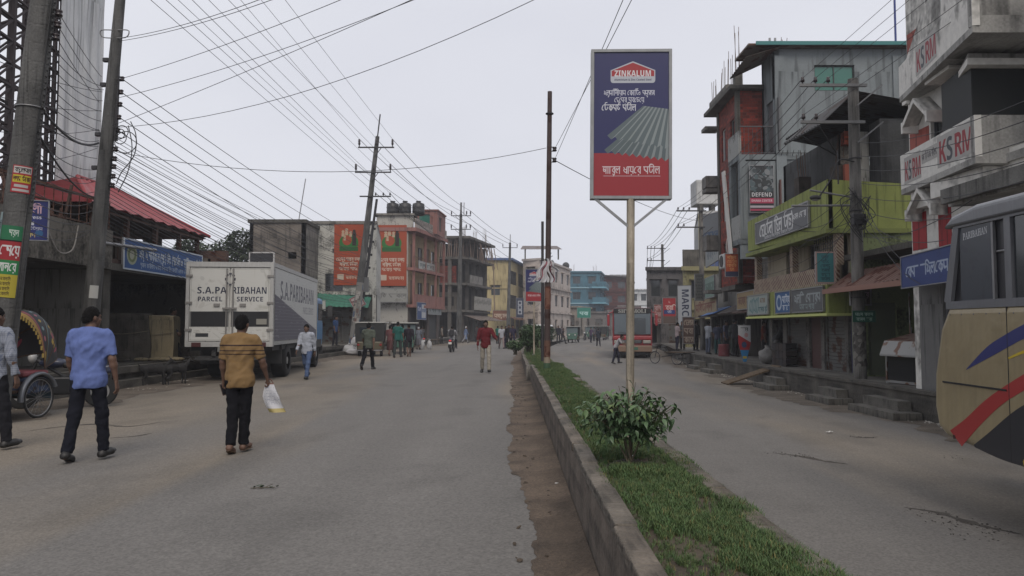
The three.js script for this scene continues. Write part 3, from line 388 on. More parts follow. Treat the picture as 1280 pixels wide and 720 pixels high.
// ================================================================== left side of the street
// ---- the parcel shop row under the red roof
{
  const b = thing('shop_row', 'dark open-fronted parcel shops with a red hipped roof over their upper floor', 'building', [-10.6, 0.5, -18]);
  const wl = M([0.15, 0.135, 0.12], 0.95, { tex: 'mould', s: 2.4 }), brown = M([0.11, 0.062, 0.048], 0.9, { tex: 'rust', s: 1.3 });
  slabW(b, 'floor', [[-16.5, -6], [-10.3, -6], [-10.3, -25.6], [-16.5, -25.6]], 0.503, 0.53, DKCONC);
  facade(b, gp(-16.5, -6), gp(-16.5, -25.6), 0.5, 4, DARKIN);
  facade(b, gp(-16.5, -25.6), gp(-10.5, -25.6), 0.5, 3.9, wl); facade(b, gp(-10.5, -25.8), gp(-16.5, -25.8), 0.5, 3.9, wl); facade(b, gp(-16.5, -6), gp(-10.5, -6), 0.5, 4, wl);
  for (const z of [-12.4, -19.25, -25.3]) bx(b, 'column', M([0.14, 0.135, 0.125], 0.95, { tex: 'concrete', s: 2 }), -10.85, 0.5, z - 0.17, -10.5, 3.0, z + 0.17);
  bx(b, 'partition', DARKIN, -16.4, 0.5, -19.2, -10.9, 3.0, -19.05); bx(b, 'partition', DARKIN, -16.4, 0.5, -12.5, -10.9, 3.0, -12.35);
  slabW(b, 'ceiling_slab', [[-16.5, -6], [-10.3, -6], [-10.3, -25.6], [-16.5, -25.6]], 3.0, 3.18, DKCONC);
  bx(b, 'parapet', M([0.17, 0.16, 0.145], 0.95, { tex: 'mould', s: 2.6, bump: true, bs: 0.5 }), -10.42, 3.0, -18.95, -10.22, 3.98, -7);
  bx(b, 'parapet', brown, -10.5, 3.18, -25.5, -10.38, 3.3, -19.1);
  // upper floor, set back and dim
  facade(b, gp(-12.0, -19), gp(-12.0, -25.4), 3.18, 4.75, M([0.13, 0.10, 0.085], 0.95, { tex: 'mould', s: 2 }), [[0.7, 3.3, 1.0, 1.2, 'o'], [2.4, 3.5, 1.0, 0.9, 'w'], [4.3, 3.3, 1.2, 1.2, 'o']]);
  facade(b, gp(-14, -19), gp(-12.0, -19), 3.18, 4.75, wl); bx(b, 'inner_wall', DARKIN, -14, 3.18, -25.4, -13.9, 4.75, -19);
  for (const z of [-19.2, -20.9, -22.6, -24.2, -25.6]) bx(b, 'verandah_post', brown, -10.95, 3.18, z - 0.06, -10.83, 4.7, z + 0.06);
  railW(b, V(-10.7, 0, -19.2), V(-10.7, 0, -25.6), 3.2, 0.75, brown, 'railing', 0.3);
  bx(b, 'eave_beam', brown, -11.0, 4.55, -25.9, -10.8, 4.72, -18.9);
  const red = M([0.30, 0.035, 0.04], 0.55, { tex: 'metal', s: 1.2 }), R1 = [-12.5, 5.85, -21.2], R2 = [-12.5, 5.85, -23.5];
  corrugated(b, 'roof', R1, R2, [-10.7, 4.7, -26.2], [-10.7, 4.7, -18.7], red, { pitch: 0.22, amp: 0.03, rows: 10, step: 1 });
  corrugated(b, 'roof', R1, R1, [-14.4, 4.7, -18.7], [-10.7, 4.7, -18.7], red, { pitch: 0.22, amp: 0.03, rows: 10, step: 1 });
  corrugated(b, 'roof', R2, R2, [-10.7, 4.7, -26.2], [-14.4, 4.7, -26.2], red, { pitch: 0.22 }); corrugated(b, 'roof', R2, R1, [-14.4, 4.7, -18.7], [-14.4, 4.7, -26.2], red, { pitch: 0.22 });
  mb().bar(R1, R2, 0.07).bar(R1, [-10.7, 4.72, -18.7], 0.06).bar(R2, [-10.7, 4.72, -26.2], 0.06).buildW('ridge_cap', red, b);
  mb().slab([-14.3, 4.66, -18.8], [-10.8, 4.66, -18.8], [-10.8, 4.66, -26.1], [-14.3, 4.66, -26.1], 0.04).buildW('soffit', brown, b);
  // rail and clutter of bars over the parapet
  railW(b, V(-10.3, 0, -7), V(-10.3, 0, -18.9), 3.98, 0.7, RUSTM, 'railing', 0.33);
  const cl = mb(); for (let i = 0; i < 16; i++) { const z = -13 - i * 0.38; cl.beam([-10.9 - rr(0, 0.6), 3.2, z], [-10.9 - rr(0, 0.8), rr(4.3, 5.1), z + rr(-0.4, 0.4)], 0.06, 0.05); } for (let i = 0; i < 6; i++) cl.beam([-11, 3.6 + i * 0.22, -12.5], [-11 - rr(0, .5), 3.6 + i * 0.26, -18.6], 0.05, 0.04); cl.buildW('scrap_framework', brown, b);
  bx(b, 'upper_wall', M([0.12, 0.085, 0.07], 0.95, { tex: 'mould', s: 2 }), -12.4, 3.18, -18.9, -12.2, 4.8, -9);
  mb().path([[-10.2, 3.9, -17.4], [-10.15, 3.3, -17.1], [-10.15, 3.2, -16.6], [-10.2, 3.6, -16.3]], 0.02).buildW('hanging_hose', M([0.2, 0.19, 0.18]), b);
  mb().bar([-10.25, 3.62, -18.2], [-10.1, 3.70, -21], 0.045).buildW('pipe', STEEL, b);
  facade(b, gp(-12.6, -12.6), gp(-12.6, -19), 0.5, 3.0, M([0.14, 0.14, 0.14], 0.9, { tex: 'plaster', s: 2 }), [[1.2, 0.53, 1.6, 2.0, 's', M([0.15, 0.15, 0.16], 0.7, { tex: 'rust', s: 2 })], [3.8, 1.4, 1.6, 1.0, 'w']]);
  facade(b, gp(-13.6, -19.2), gp(-13.6, -25.4), 0.5, 3.0, M([0.15, 0.14, 0.13], 0.9, { tex: 'plaster', s: 2 }), [[0.6, 0.53, 2.2, 2.2, 's', M([0.14, 0.14, 0.14], 0.7, { tex: 'rust', s: 2 })], [3.6, 0.53, 1.2, 2.0, 'd']]);
}
board('shop_sign', 'long blue parcel office signboard with white lettering above the dark shop', 'sign', [-10.28, 0, -19.6], [-10.28, 0, -24.6], 3.06, 3.9, printMat(1024, 180, (c, w, h) => {
  c.fillStyle = '#2f62a8'; c.fillRect(0, 0, w, h); c.fillStyle = '#b9c2a8'; c.beginPath(); c.ellipse(88, h / 2, 58, 62, 0, 0, 7); c.fill(); c.fillStyle = '#7f8f5c'; c.beginPath(); c.ellipse(88, h / 2, 44, 46, 0, 0, 7); c.fill(); c.fillStyle = '#c8ccb8'; c.beginPath(); c.ellipse(88, h / 2, 26, 30, 0, 0, 7); c.fill();
  bn(c, 'Es, E pirbhn wpRaHW ilH wpaesql O kuirJyar saivsqW', 585, 54, 50, '#dfe8f2', 'center', 0.15, 830); bn(c, 'pRDan karJlJy sebar jny mtiJl banijJ Elaka Dhaka Tel pirbhn', 585, 132, 24, '#c9d6e8', 'center', 0.15, 800); grime(c, w, h, 60, 0.1);
}), { frameMat: M([0.45, 0.5, 0.56], 0.6) });
board('hanging_sign', 'dark blue express bus poster board beside the sticker-covered near pole', 'sign', [-8.95, 0, -13.0], [-8.3, 0, -13.25], 3.05, 3.78, printMat(256, 288, (c, w, h) => { c.fillStyle = '#23307c'; c.fillRect(0, 0, w, h); bn(c, 'SJmlJ', w / 2, 40, 50, '#e0b8c8', 'center', 0.18, 220); fit(c, 'ari Express', w / 2, 122, 34, '#e8e8f4', 'bold', 220); c.fillStyle = '#d8dcec'; c.fillRect(24, 154, 150, 26); bn(c, 'Dhaka coTTgRam', w / 2, 196, 18, '#e4e4ee', 'center', 0.16, 190); bn(c, 'baikTing', 100, 240, 26, '#e6d27a', 'center', 0.16); c.fillStyle = '#2e6aa0'; c.beginPath(); c.arc(205, 238, 24, 0, 7); c.fill(); }), { frame: 0.015 });

// ---- the hoarding on its lattice frame
{
  const b = thing('hoarding', 'tall faded white hoarding sheet on a dark steel lattice frame above the left shops', 'hoarding', [-13.4, 3.18, -21]);
  const dk = M([0.035, 0.026, 0.028], 0.8, { metal: 0.2 }), m = mb(), A = V(-12.9, 0, -18.4), B = V(-13.6, 0, -24.2), P = (t, y, off = 0) => V(A.x + (B.x - A.x) * t - off, y, A.z + (B.z - A.z) * t);
  for (const off of [0.08, 1.0]) { for (let i = 0; i <= 8; i++) m.beam(P(i / 8, 3.2, off), P(i / 8, 14, off), 0.09); for (let k = 0; k <= 17; k++) { const y = 3.6 + k * 0.6; m.beam(P(0, y, off), P(1, y, off), 0.06); } for (let i = 0; i < 3; i++) for (let k = 0; k < 17; k++) m.beam(P(i / 8, 3.6 + k * 0.6, off), P((i + 1) / 8, 4.2 + k * 0.6, off), 0.045); }
  for (let i = 0; i <= 8; i++) for (let k = 0; k < 18; k += 1) { const y = 3.6 + k * 0.6; m.beam(P(i / 8, y, 0.08), P(i / 8, y + (k % 2 ? 0.6 : -0.3), 1.0), 0.045); }
  m.buildW('lattice_frame', dk, b);
  const L = []; for (let i = 0; i <= 28; i++) for (let k = 0; k <= 40; k++) { const t = 0.5 + 0.5 * i / 28, y = 5.2 + 8.8 * k / 40; const p = P(t, y, -0.03 - 0.10 * Math.sin(i * 0.9) * (vnoise(i * 0.3, k * 0.15)) - 0.05 * vnoise(i * 0.7, k * 0.2 + 5)); L.push(p.x, p.y, p.z); } const idx = []; for (let i = 0; i < 28; i++) for (let k = 0; k < 40; k++) { const a = i * 41 + k, c = a + 41; idx.push(a, c, c + 1, a, c + 1, a + 1); }
  const g = new THREE.BufferGeometry(); g.setAttribute('position', new THREE.Float32BufferAttribute(L, 3)); g.setIndex(idx); g.computeVertexNormals();
  const sm = M([0.70, 0.72, 0.74], 0.75, { tex: 'plaster', s: [2.2, 6] }); mb().add(g).buildW('faded_sheet', sm, b);
  const lo = mb(); for (let k = 0; k < 9; k++) lo.beam(P(0.52 + k * 0.055, 5.2, -0.03), P(0.52 + k * 0.055, 4.75, -0.03), 0.06, 0.02); lo.beam(P(0.45, 5.2, 0), P(1, 5.2, 0), 0.08).beam(P(0.28, 5.3, 0), P(0.62, 3.3, 0), 0.12); lo.buildW('lower_slats', M([0.36, 0.37, 0.38], 0.8), b);
}
// ---- low sheds behind the lorry
{
  const b = thing('shed', 'low brown shed with a rusty sheet roof half hidden behind the lorry', 'building', [-12, 0.5, -31]);
  const w = M([0.14, 0.10, 0.08], 0.95, { tex: 'mould', s: 2 });
  facade(b, gp(-10.6, -26.0), gp(-10.4, -38), 0.5, 3.3, w, [[1, 0.55, 3, 2.2, 's', M([0.1, 0.1, 0.1], 0.7)], [5.2, 0.55, 3, 2.2, 's', M([0.09, 0.1, 0.11], 0.7)], [9, 0.55, 2, 2.2, 'd']]); facade(b, gp(-16, -26), gp(-10.6, -26), 0.5, 3.3, w); facade(b, gp(-10.4, -38), gp(-16, -38), 0.5, 3.3, w);
  corrugated(b, 'roof', [-16, 4.4, -25.9], [-16, 4.4, -38.2], [-9.9, 3.3, -38.2], [-9.9, 3.3, -25.9], M([0.17, 0.095, 0.07], 0.8, { tex: 'rust', s: 2 }));
  facade(b, gp(-13.0, -25.95), gp(-10.0, -25.95), 3.3, 4.2, M([0.12, 0.07, 0.055], 0.9, { tex: 'rust', s: 1.5 }));
}
// ---- grey block and mouldy white building with the first orange banner
{
  const b = thing('concrete_building', 'windowless grey concrete block with three small vents beside the mouldy white wall', 'building', [-15, 0.5, -46]);
  facade(b, gp(-15.6, -44), gp(-12.3, -44), 0.5, 7.75, M([0.20, 0.18, 0.165], 0.95, { tex: 'concrete', s: 3.4 }), [[2.3, 5.6, 0.5, 0.4, 'o']]);
  facade(b, gp(-12.3, -44), gp(-12.3, -52), 0.5, 7.75, CONC); slabW(b, 'roof', [[-15.7, -43.9], [-12.2, -43.9], [-12.2, -52], [-15.7, -52]], 7.75, 7.95, DKCONC); facade(b, gp(-15.6, -52), gp(-15.6, -44), 0.5, 7.75, CONC); bx(b, 'inner_wall', DARKIN, -15.4, 0.5, -47.2, -12.6, 7.7, -47);
  mb().bar([-13, 7.9, -45], [-12.6, 10.6, -45], 0.03).buildW('roof_rod', STEEL, b);
}
{
  const b = thing('white_building', 'mould-streaked white building side wall carrying an orange banner beside the leaning pole', 'building', [-10.5, 0.5, -47]);
  const mo = M([0.50, 0.50, 0.48], 0.95, { tex: 'mould', s: 3.1 }), x0 = -12.8, x1 = -8.6, z = -47;
  facade(b, gp(x0, z), gp(x1, z), 3.6, 8.1, mo, [[1.4, 6.25, 0.38, 0.28, 'w'], [2.0, 6.25, 0.38, 0.28, 'w'], [3.55, 6.25, 0.3, 0.28, 'w'], [0.95, 3.8, 1.15, 1.15, 'w']]);
  facade(b, gp(x0, z - 0.2), gp(x1, z - 0.2), 0.5, 3.6, M([0.2, 0.2, 0.195], 0.9, { tex: 'concrete', s: 2 }), [[0.5, 0.55, 1.4, 2.1, 's', M([0.22, 0.225, 0.225], 0.6, { tex: 'rust', s: 1.5 })], [2.0, 0.55, 1.5, 2.1, 's', M([0.26, 0.26, 0.25], 0.6, { tex: 'rust', s: 1.5 })]]);
  facade(b, gp(x1, z), gp(x1 - 1.3, z - 9), 0.5, 8.1, mo); slabW(b, 'roof', [[x0, z + 0.1], [x1 + 0.05, z + 0.1], [x1 - 1.3, z - 9], [x0, z - 9]], 8.1, 8.28, CONC); bx(b, 'inner_wall', DARKIN, x0 + 0.3, 0.5, z - 3, x1 - 0.7, 8, z - 2.8); facade(b, gp(x0, z - 9), gp(x0, z), 0.5, 8.1, mo);
  corrugated(b, 'canopy', [x0 + 0.3, 3.75, z - 0.05], [x1 - 0.3, 3.45, z - 0.05], [x1 - 0.2, 2.75, z + 1.5], [x0 + 0.3, 2.85, z + 1.5], M([0.05, 0.20, 0.14], 0.6, { tex: 'metal', s: 1 }), { pitch: 0.3 }); bx(b, 'canopy_valance', M([0.42, 0.44, 0.43], 0.8, { tex: 'mould', s: 1 }), x0 + 0.2, 2.55, z + 1.5, x0 + 1.4, 3.2, z + 1.55); bx(b, 'step', DKCONC, x0, 0.5, z + 0.1, x1, 0.62, z + 1.2);
}
const orangeArt = (c, w, h) => {   // two-line appeal under a green emblem
  c.fillStyle = '#c4532a'; c.fillRect(0, 0, w, h); c.fillStyle = '#2c8a3a'; c.beginPath(); c.ellipse(w * 0.5, h * 0.30, w * 0.33, h * 0.14, 0, 0, 7); c.fill(); c.fillStyle = '#c4532a'; c.beginPath(); c.ellipse(w * 0.44, h * 0.26, w * 0.16, h * 0.085, 0.4, 0, 7); c.fill(); c.fillStyle = '#e2c6a8'; for (const [x, y, r] of [[0.3, 0.12, 10], [0.42, 0.09, 11], [0.56, 0.13, 9], [0.36, 0.2, 8]]) { c.beginPath(); c.arc(w * x, h * y, r, 0, 7); c.fill(); c.fillRect(w * x - r, h * y + r, r * 2, r * 2.2); }
  c.fillStyle = '#2a1d16'; c.fillRect(w * 0.62, h * 0.13, w * 0.13, h * 0.22); c.beginPath(); c.arc(w * 0.68, h * 0.11, 10, 0, 7); c.fill(); c.fillStyle = '#1f6f2e'; c.fillRect(w * 0.18, h * 0.37, w * 0.64, h * 0.07);
  bn(c, 'edesr sbar jny', w * 0.5, h * 0.55, 20, '#f1e2d2', 'center', 0.2, w * 0.84); bn(c, 'nirapd jIbn', w * 0.5, h * 0.63, 20, '#f1e2d2', 'center', 0.2, w * 0.6); bn(c, 'sebay pase', w * 0.5, h * 0.71, 18, '#f1e2d2', 'center', 0.2, w * 0.7); c.fillStyle = '#ead9c6'; c.fillRect(w * 0.12, h * 0.82, w * 0.22, h * 0.09); bn(c, 'belaksebr', w * 0.66, h * 0.85, 18, '#eed2be', 'center', 0.2, w * 0.5); grime(c, w, h, 20, 0.06);
};
const orangeMat = printMat(200, 400, orangeArt, 0.75); orangeMat.color.setScalar(0.5);
board('banner', 'left one of two orange banners with a green emblem, on the mouldy white wall', 'banner', [-11.25, 0, -46.85], [-9.4, 0, -46.85], 4.2, 8.05, orangeMat, { frame: 0, back: M([0.4, 0.16, 0.08], 0.8) });

// ---- pink and tan building with three black tanks, banner on its side
{
  const b = thing('pink_building', 'three-storey pink and tan building with balconies and three black roof tanks', 'building', [-9.5, 0.4, -66]);
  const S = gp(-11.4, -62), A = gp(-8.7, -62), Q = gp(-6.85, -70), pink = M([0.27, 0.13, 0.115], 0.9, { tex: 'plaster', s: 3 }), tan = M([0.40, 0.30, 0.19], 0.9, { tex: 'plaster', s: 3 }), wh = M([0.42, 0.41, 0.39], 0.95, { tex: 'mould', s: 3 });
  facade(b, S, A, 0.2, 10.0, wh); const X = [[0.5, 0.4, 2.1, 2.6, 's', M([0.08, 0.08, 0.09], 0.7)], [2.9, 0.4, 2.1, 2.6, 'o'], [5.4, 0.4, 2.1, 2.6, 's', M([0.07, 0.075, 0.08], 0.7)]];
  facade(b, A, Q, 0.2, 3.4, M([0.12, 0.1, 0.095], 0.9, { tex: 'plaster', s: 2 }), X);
  for (const [y, h] of [[3.4, 3.1], [6.5, 3.1]]) { facade(b, gp(-8.9, -62.8), gp(-7.15, -70.2), y, y + h, tan, [[0.8, y + 0.1, 0.95, 2.1, 'd', M([0.12, 0.06, 0.04], 0.6)], [2.6, y + 0.9, 1.2, 1.2, 'w'], [4.7, y + 0.1, 0.95, 2.1, 'd', M([0.12, 0.06, 0.04], 0.6)], [6.1, y + 0.9, 1.0, 1.2, 'w']]);
    slabW(b, 'balcony_slab', [[-8.8, -61.95], [-8.2, -61.95], [-6.3, -70.2], [-7.0, -70.4]], y - 0.18, y + 0.06, pink); for (const t of [0.02, 0.36, 0.7, 0.98]) mb().box(-0.11, y, -0.11, 0.11, y + h, 0.11).build('balcony_column', pink, b).position.set(-8.3 + 1.9 * t + 9.5, -0.4, -62.2 - 7.9 * t + 66);
    if (y > 5) railW(b, V(-8.25, 0, -62.1), V(-6.4, 0, -70.1), y + 0.06, 0.95, M([0.13, 0.07, 0.055], 0.7)); else mb().slab([-8.2, y + 0.05, -62.0], [-6.35, y + 0.05, -70.1], [-6.35, y + 0.95, -70.1], [-8.2, y + 0.95, -62.0], 0.1).buildW('balcony_wall', pink, b); }
  slabW(b, 'roof', [[-11.6, -61.8], [-8.0, -61.8], [-6.1, -70.4], [-9.5, -71]], 9.6, 9.9, pink); mb().slab([-8.05, 9.9, -61.9], [-6.2, 9.9, -70.3], [-6.2, 10.7, -70.3], [-8.05, 10.7, -61.9], 0.12).buildW('parapet', M([0.34, 0.3, 0.28], 0.9, { tex: 'mould', s: 2 }), b);
  facade(b, gp(-11.4, -62.2), gp(-8.3, -62.2), 9.9, 10.95, wh); slabW(b, 'tank_slab', [[-11.6, -62], [-8.2, -62], [-8.2, -66], [-11.6, -66]], 10.95, 11.12, CONC);
  facade(b, gp(-8.6, -66.3), gp(-6.7, -66.3), 9.9, 12.0, pink, [[0.25, 10.2, 1.0, 1.5, 'w', { glass: GREENGLASS }]]); facade(b, gp(-6.7, -66.3), gp(-6.3, -70), 9.9, 12.0, pink, [[0.8, 10.3, 1.2, 1.3, 'w']]); slabW(b, 'stair_roof', [[-8.7, -66.2], [-6.6, -66.2], [-6.2, -70.1], [-8.7, -70.1]], 12, 12.12, pink);
  for (const z of [-64, -67]) bx(b, 'inner_wall', DARKIN, -11.2, 0.3, z - 1.7, -9.2, 9.5, z - 1.5); facade(b, gp(-9.5, -71), gp(-11.4, -62), 0.2, 9.8, wh); facade(b, gp(-6.9, -70.3), gp(-9.5, -71), 0.2, 9.8, tan);
  const kt = (x, l) => { const t = mb(); t.add(new THREE.LatheGeometry([[0, 0], [0.52, 0], [0.52, 0.28], [0.56, 0.32], [0.52, 0.36], [0.52, 0.62], [0.56, 0.66], [0.52, 0.7], [0.5, 0.98], [0.3, 1.06], [0.2, 1.06], [0.2, 1.16], [0, 1.16]].map((p) => new THREE.Vector2(...p)), 18)); const g = thing('water_tank', l, 'water tank', [x, 11.12, -63.2], 0, 'black tanks on the pink building roof'); t.build('tank_body', M([0.018, 0.018, 0.02], 0.5), g); mb().disc(0, 1.19, 0, 0.22, 0.06, 'y').build('lid', M([0.03, 0.03, 0.032], 0.6), g); };
  kt(-10.2, 'black roof tank nearest the orange banner, first of three'); kt(-9.15, 'black roof tank in the middle of the row of three'); kt(-8.0, 'black roof tank at the street end of the row of three');
}
board('banner', 'right one of two orange banners with a green emblem, below the black tanks', 'banner', [-11.3, 0, -61.85], [-8.8, 0, -61.85], 5.0, 10.1, orangeMat, { frame: 0, back: M([0.4, 0.16, 0.08], 0.8) });
board('shop_sign', 'blank pale signboard under the right orange banner', 'sign', [-11.3, 0, -61.4], [-8.6, 0, -61.4], 3.6, 4.8, printMat(128, 64, (c, w, h) => { c.fillStyle = '#a9aaa6'; c.fillRect(0, 0, w, h); bn(c, 'nij dokan', 64, 26, 16, '#777', 'center', 0.2); grime(c, w, h, 20, 0.2); }), { frame: 0.06 });
board('shop_sign', 'white signboard across the pink building first-floor balcony', 'sign', [-7.95, 0, -63.2], [-7.0, 0, -67.6], 6.35, 7.25, printMat(256, 96, (c, w, h) => { c.fillStyle = '#b9bab4'; c.fillRect(0, 0, w, h); bn(c, 'jmuna bYank', 128, 22, 30, '#3c4a55', 'center', 0.2, 220); bn(c, 'limiTed sak', 128, 66, 16, '#6a4a45', 'center', 0.2, 200); grime(c, w, h, 30, 0.12); }));
board('shop_sign', 'blue signboard with a white square on the pink building ground floor', 'sign', [-8.0, 0, -62.6], [-7.5, 0, -65.1], 2.2, 3.7, printMat(192, 128, (c, w, h) => { c.fillStyle = '#2b4f86'; c.fillRect(0, 0, w, h); c.fillStyle = '#c9ccd0'; c.fillRect(96, 12, 84, 104); bn(c, 'Tel', 48, 40, 24, '#dde', 'center', 0.2, 80); bn(c, 'khml', 138, 50, 22, '#2b4f86', 'center', 0.2, 70); }));
board('shop_sign', 'grey signboard beside the blue one on the pink building ground floor', 'sign', [-7.4, 0, -65.6], [-6.6, 0, -69.4], 2.7, 3.7, printMat(192, 64, (c, w, h) => { c.fillStyle = '#8f9696'; c.fillRect(0, 0, w, h); bn(c, 'sonar tri', 96, 24, 24, '#40464c', 'center', 0.2, 170); }));
board('road_sign', 'pale diamond-shaped sign on the slim dark pole', 'sign', [-9.55, 0, -45.2], [-8.75, 0, -45.2], 2.55, 3.35, printMat(128, 128, (c, w, h) => { c.fillStyle = '#c9b9b6'; c.fillRect(0, 0, w, h); c.strokeStyle = '#a05a55'; c.lineWidth = 8; c.strokeRect(8, 8, 112, 112); bn(c, 'sabDan', 64, 40, 26, '#7a4a48', 'center', 0.2, 100); }), { tilt: 0.5, frame: 0.03 });

// ---- the unfinished building
{
  const b = thing('unfinished_building', 'unfinished grey concrete building with bamboo props on its top floor', 'building', [-6, 0.3, -84]);
  const S = gp(-8.2, -80), A = gp(-5.5, -80), Q = gp(-3.1, -89), P = (t, y, o = 0) => V(A.x + (Q.x - A.x) * t + o, y, A.z + (Q.z - A.z) * t), cm = M([0.17, 0.16, 0.15], 0.95, { tex: 'concrete', s: 3 });
  for (const [y, k] of [[3.2, 0.5], [6.1, 0.7], [8.9, 0.9]]) { slabW(b, 'floor_slab', [[S.x, -79.6], [A.x + k, -79.6], [Q.x + k, -89], [-6, -89]], y, y + 0.26, cm); }
  slabW(b, 'roof_slab', [[S.x - 0.2, -79.2], [A.x + 1.0, -79.2], [Q.x + 1.1, -89], [-6, -89]], 11.1, 11.35, cm);
  for (let i = 0; i < 5; i++) for (const y of [0.3, 3.46, 6.36]) { const p = P(i / 4, 0, -0.1); bx(b, 'column', cm, p.x - 0.2, y, p.z - 0.2, p.x + 0.2, y + 2.9, p.z + 0.2); }
  for (const x of [-8, -6.7]) for (const y of [0.3, 3.46, 6.36]) bx(b, 'column', cm, x - 0.2, y, -80.1, x + 0.2, y + 2.9, -79.7);
  facade(b, gp(-8.1, -80), gp(-6.0, -80), 6.36, 8.2, M([0.22, 0.10, 0.075], 0.95, { tex: 'brick', s: 2 })); facade(b, gp(-8.1, -80.4), gp(-5.6, -80.4), 3.46, 5.4, cm, [[0.8, 3.9, 1, 1, 'o']]); facade(b, gp(-8.1, -82.5), gp(-3.2, -89.5), 0.3, 11, M([0.10, 0.095, 0.09], 0.95, { tex: 'concrete', s: 3 }));
  const pr = mb(); for (let i = 0; i < 30; i++) { const t = rnd(), o = rr(-1.4, 0.9); pr.bar(P(t, 9.16, o), P(t + rr(-0.03, 0.03), 11.1, o + rr(-0.25, 0.25)), 0.055, 0.045, 5); } for (let i = 0; i < 12; i++) pr.bar([-8 + i * 0.22, 9.16, -79.6], [-8 + i * 0.22 + rr(-0.2, 0.2), 11.1, -79.6], 0.05, 0.045, 5); for (let i = 0; i < 12; i++) { const t = 0.3 + 0.7 * rnd(); pr.bar(P(t, 11, 1), P(t + 0.02, rr(8.2, 9.6), 1.1 + rr(0, 0.4)), 0.05, 0.04, 5); } pr.bar(P(1, 9, 0.9), P(1, 3.6, 1.0), 0.06); pr.buildW('bamboo_props', M([0.19, 0.14, 0.115], 0.9), b);
  const rb = mb(); for (const t of [0.1, 0.5, 0.9]) for (let k = 0; k < 8; k++) { const p = P(t, 11.3, rr(-0.2, 0.3)); rb.bar(p, p.clone().add(V(rr(-0.1, 0.1), rr(1, t > 0.8 ? 2.2 : 1.4), rr(-0.1, 0.1))), 0.02, 0.016, 4); } rb.buildW('reinforcing_bars', M([0.3, 0.28, 0.27], 0.8), b);
  mb().slab(P(0.25, 3.5, 0.75), P(0.95, 3.5, 0.75), P(0.95, 5.0, 0.8), P(0.25, 5.0, 0.8), 0.06).buildW('hung_sheet', M([0.33, 0.32, 0.3], 0.9, { tex: 'mould', s: 2 }), b); mb().slab(P(0.1, 6.4, 0.7), P(0.6, 6.4, 0.7), P(0.6, 7.3, 0.7), P(0.1, 7.3, 0.7), 0.06).buildW('hung_sheet', M([0.27, 0.26, 0.25], 0.9, { tex: 'concrete', s: 2 }), b);
  facade(b, P(0, 0, 0.2), P(1, 0, 0.2), 0.1, 3.2, M([0.1, 0.09, 0.085], 0.9, { tex: 'plaster', s: 2 }), [[0.6, 0.2, 2.3, 2.5, 'o'], [3.4, 0.2, 2.3, 2.5, 's', M([0.1, 0.1, 0.1], 0.7)], [6.2, 0.2, 2.3, 2.5, 'o']]);
  const cn = mb(); cn.slab(P(0, 2.9, 0.2), P(1, 2.9, 0.2), P(1, 2.3, 2.0), P(0, 2.3, 2.0), 0.04); cn.buildW('tin_canopy', M([0.2, 0.17, 0.15], 0.8, { tex: 'rust', s: 2 }), b);
}
// ---- the yellow building
{
  const b = thing('yellow_building', 'pale yellow three-storey building with a blue roof edge', 'building', [-2, 0.2, -107]);
  const S = gp(-5.3, -102), A = gp(-0.35, -102), Q = gp(2.0, -115), ye = M([0.47, 0.39, 0.215], 0.9, { tex: 'plaster', s: 4 }), yd = M([0.36, 0.29, 0.15], 0.9);
  facade(b, S, A, 0, 10.8, ye, [[2.45, 6.0, 1.2, 1.35, 'v', { frame: M([0.08, 0.08, 0.09], 0.6) }]]); facade(b, A, Q, 0, 10.8, ye, [[0.6, 7.6, 5.2, 1.9, 'g'], [7.2, 7.6, 5.2, 1.9, 'g'], [0.6, 4.2, 5.2, 1.9, 'g'], [7.2, 4.2, 5.2, 1.9, 'g'], [1, 0.1, 3, 2.8, 's'], [5, 0.1, 3, 2.8, 's'], [9, 0.1, 3, 2.8, 's']]);
  for (const y of [3.5, 6.9]) { bx(b, 'string_course', yd, S.x, y, -102, A.x + 0.1, y + 0.14, -101.85); } slabW(b, 'roof', [[-5.5, -101.6], [0.1, -101.6], [2.5, -115.3], [-5.5, -115.3]], 10.8, 11.1, M([0.06, 0.10, 0.22], 0.7)); bx(b, 'inner_wall', DARKIN, -5, 0, -106.2, -0.5, 10.7, -106); facade(b, Q, gp(-5.3, -115), 0, 10.8, ye); facade(b, gp(-5.3, -115), S, 0, 10.8, ye);
  mb().slab([-0.4, 3.0, -100.5], [1.9, 3.0, -114], [2.9, 2.6, -114], [0.6, 2.6, -100.5], 0.05).buildW('tin_canopy', M([0.24, 0.13, 0.09], 0.8, { tex: 'rust', s: 2 }), b);
}
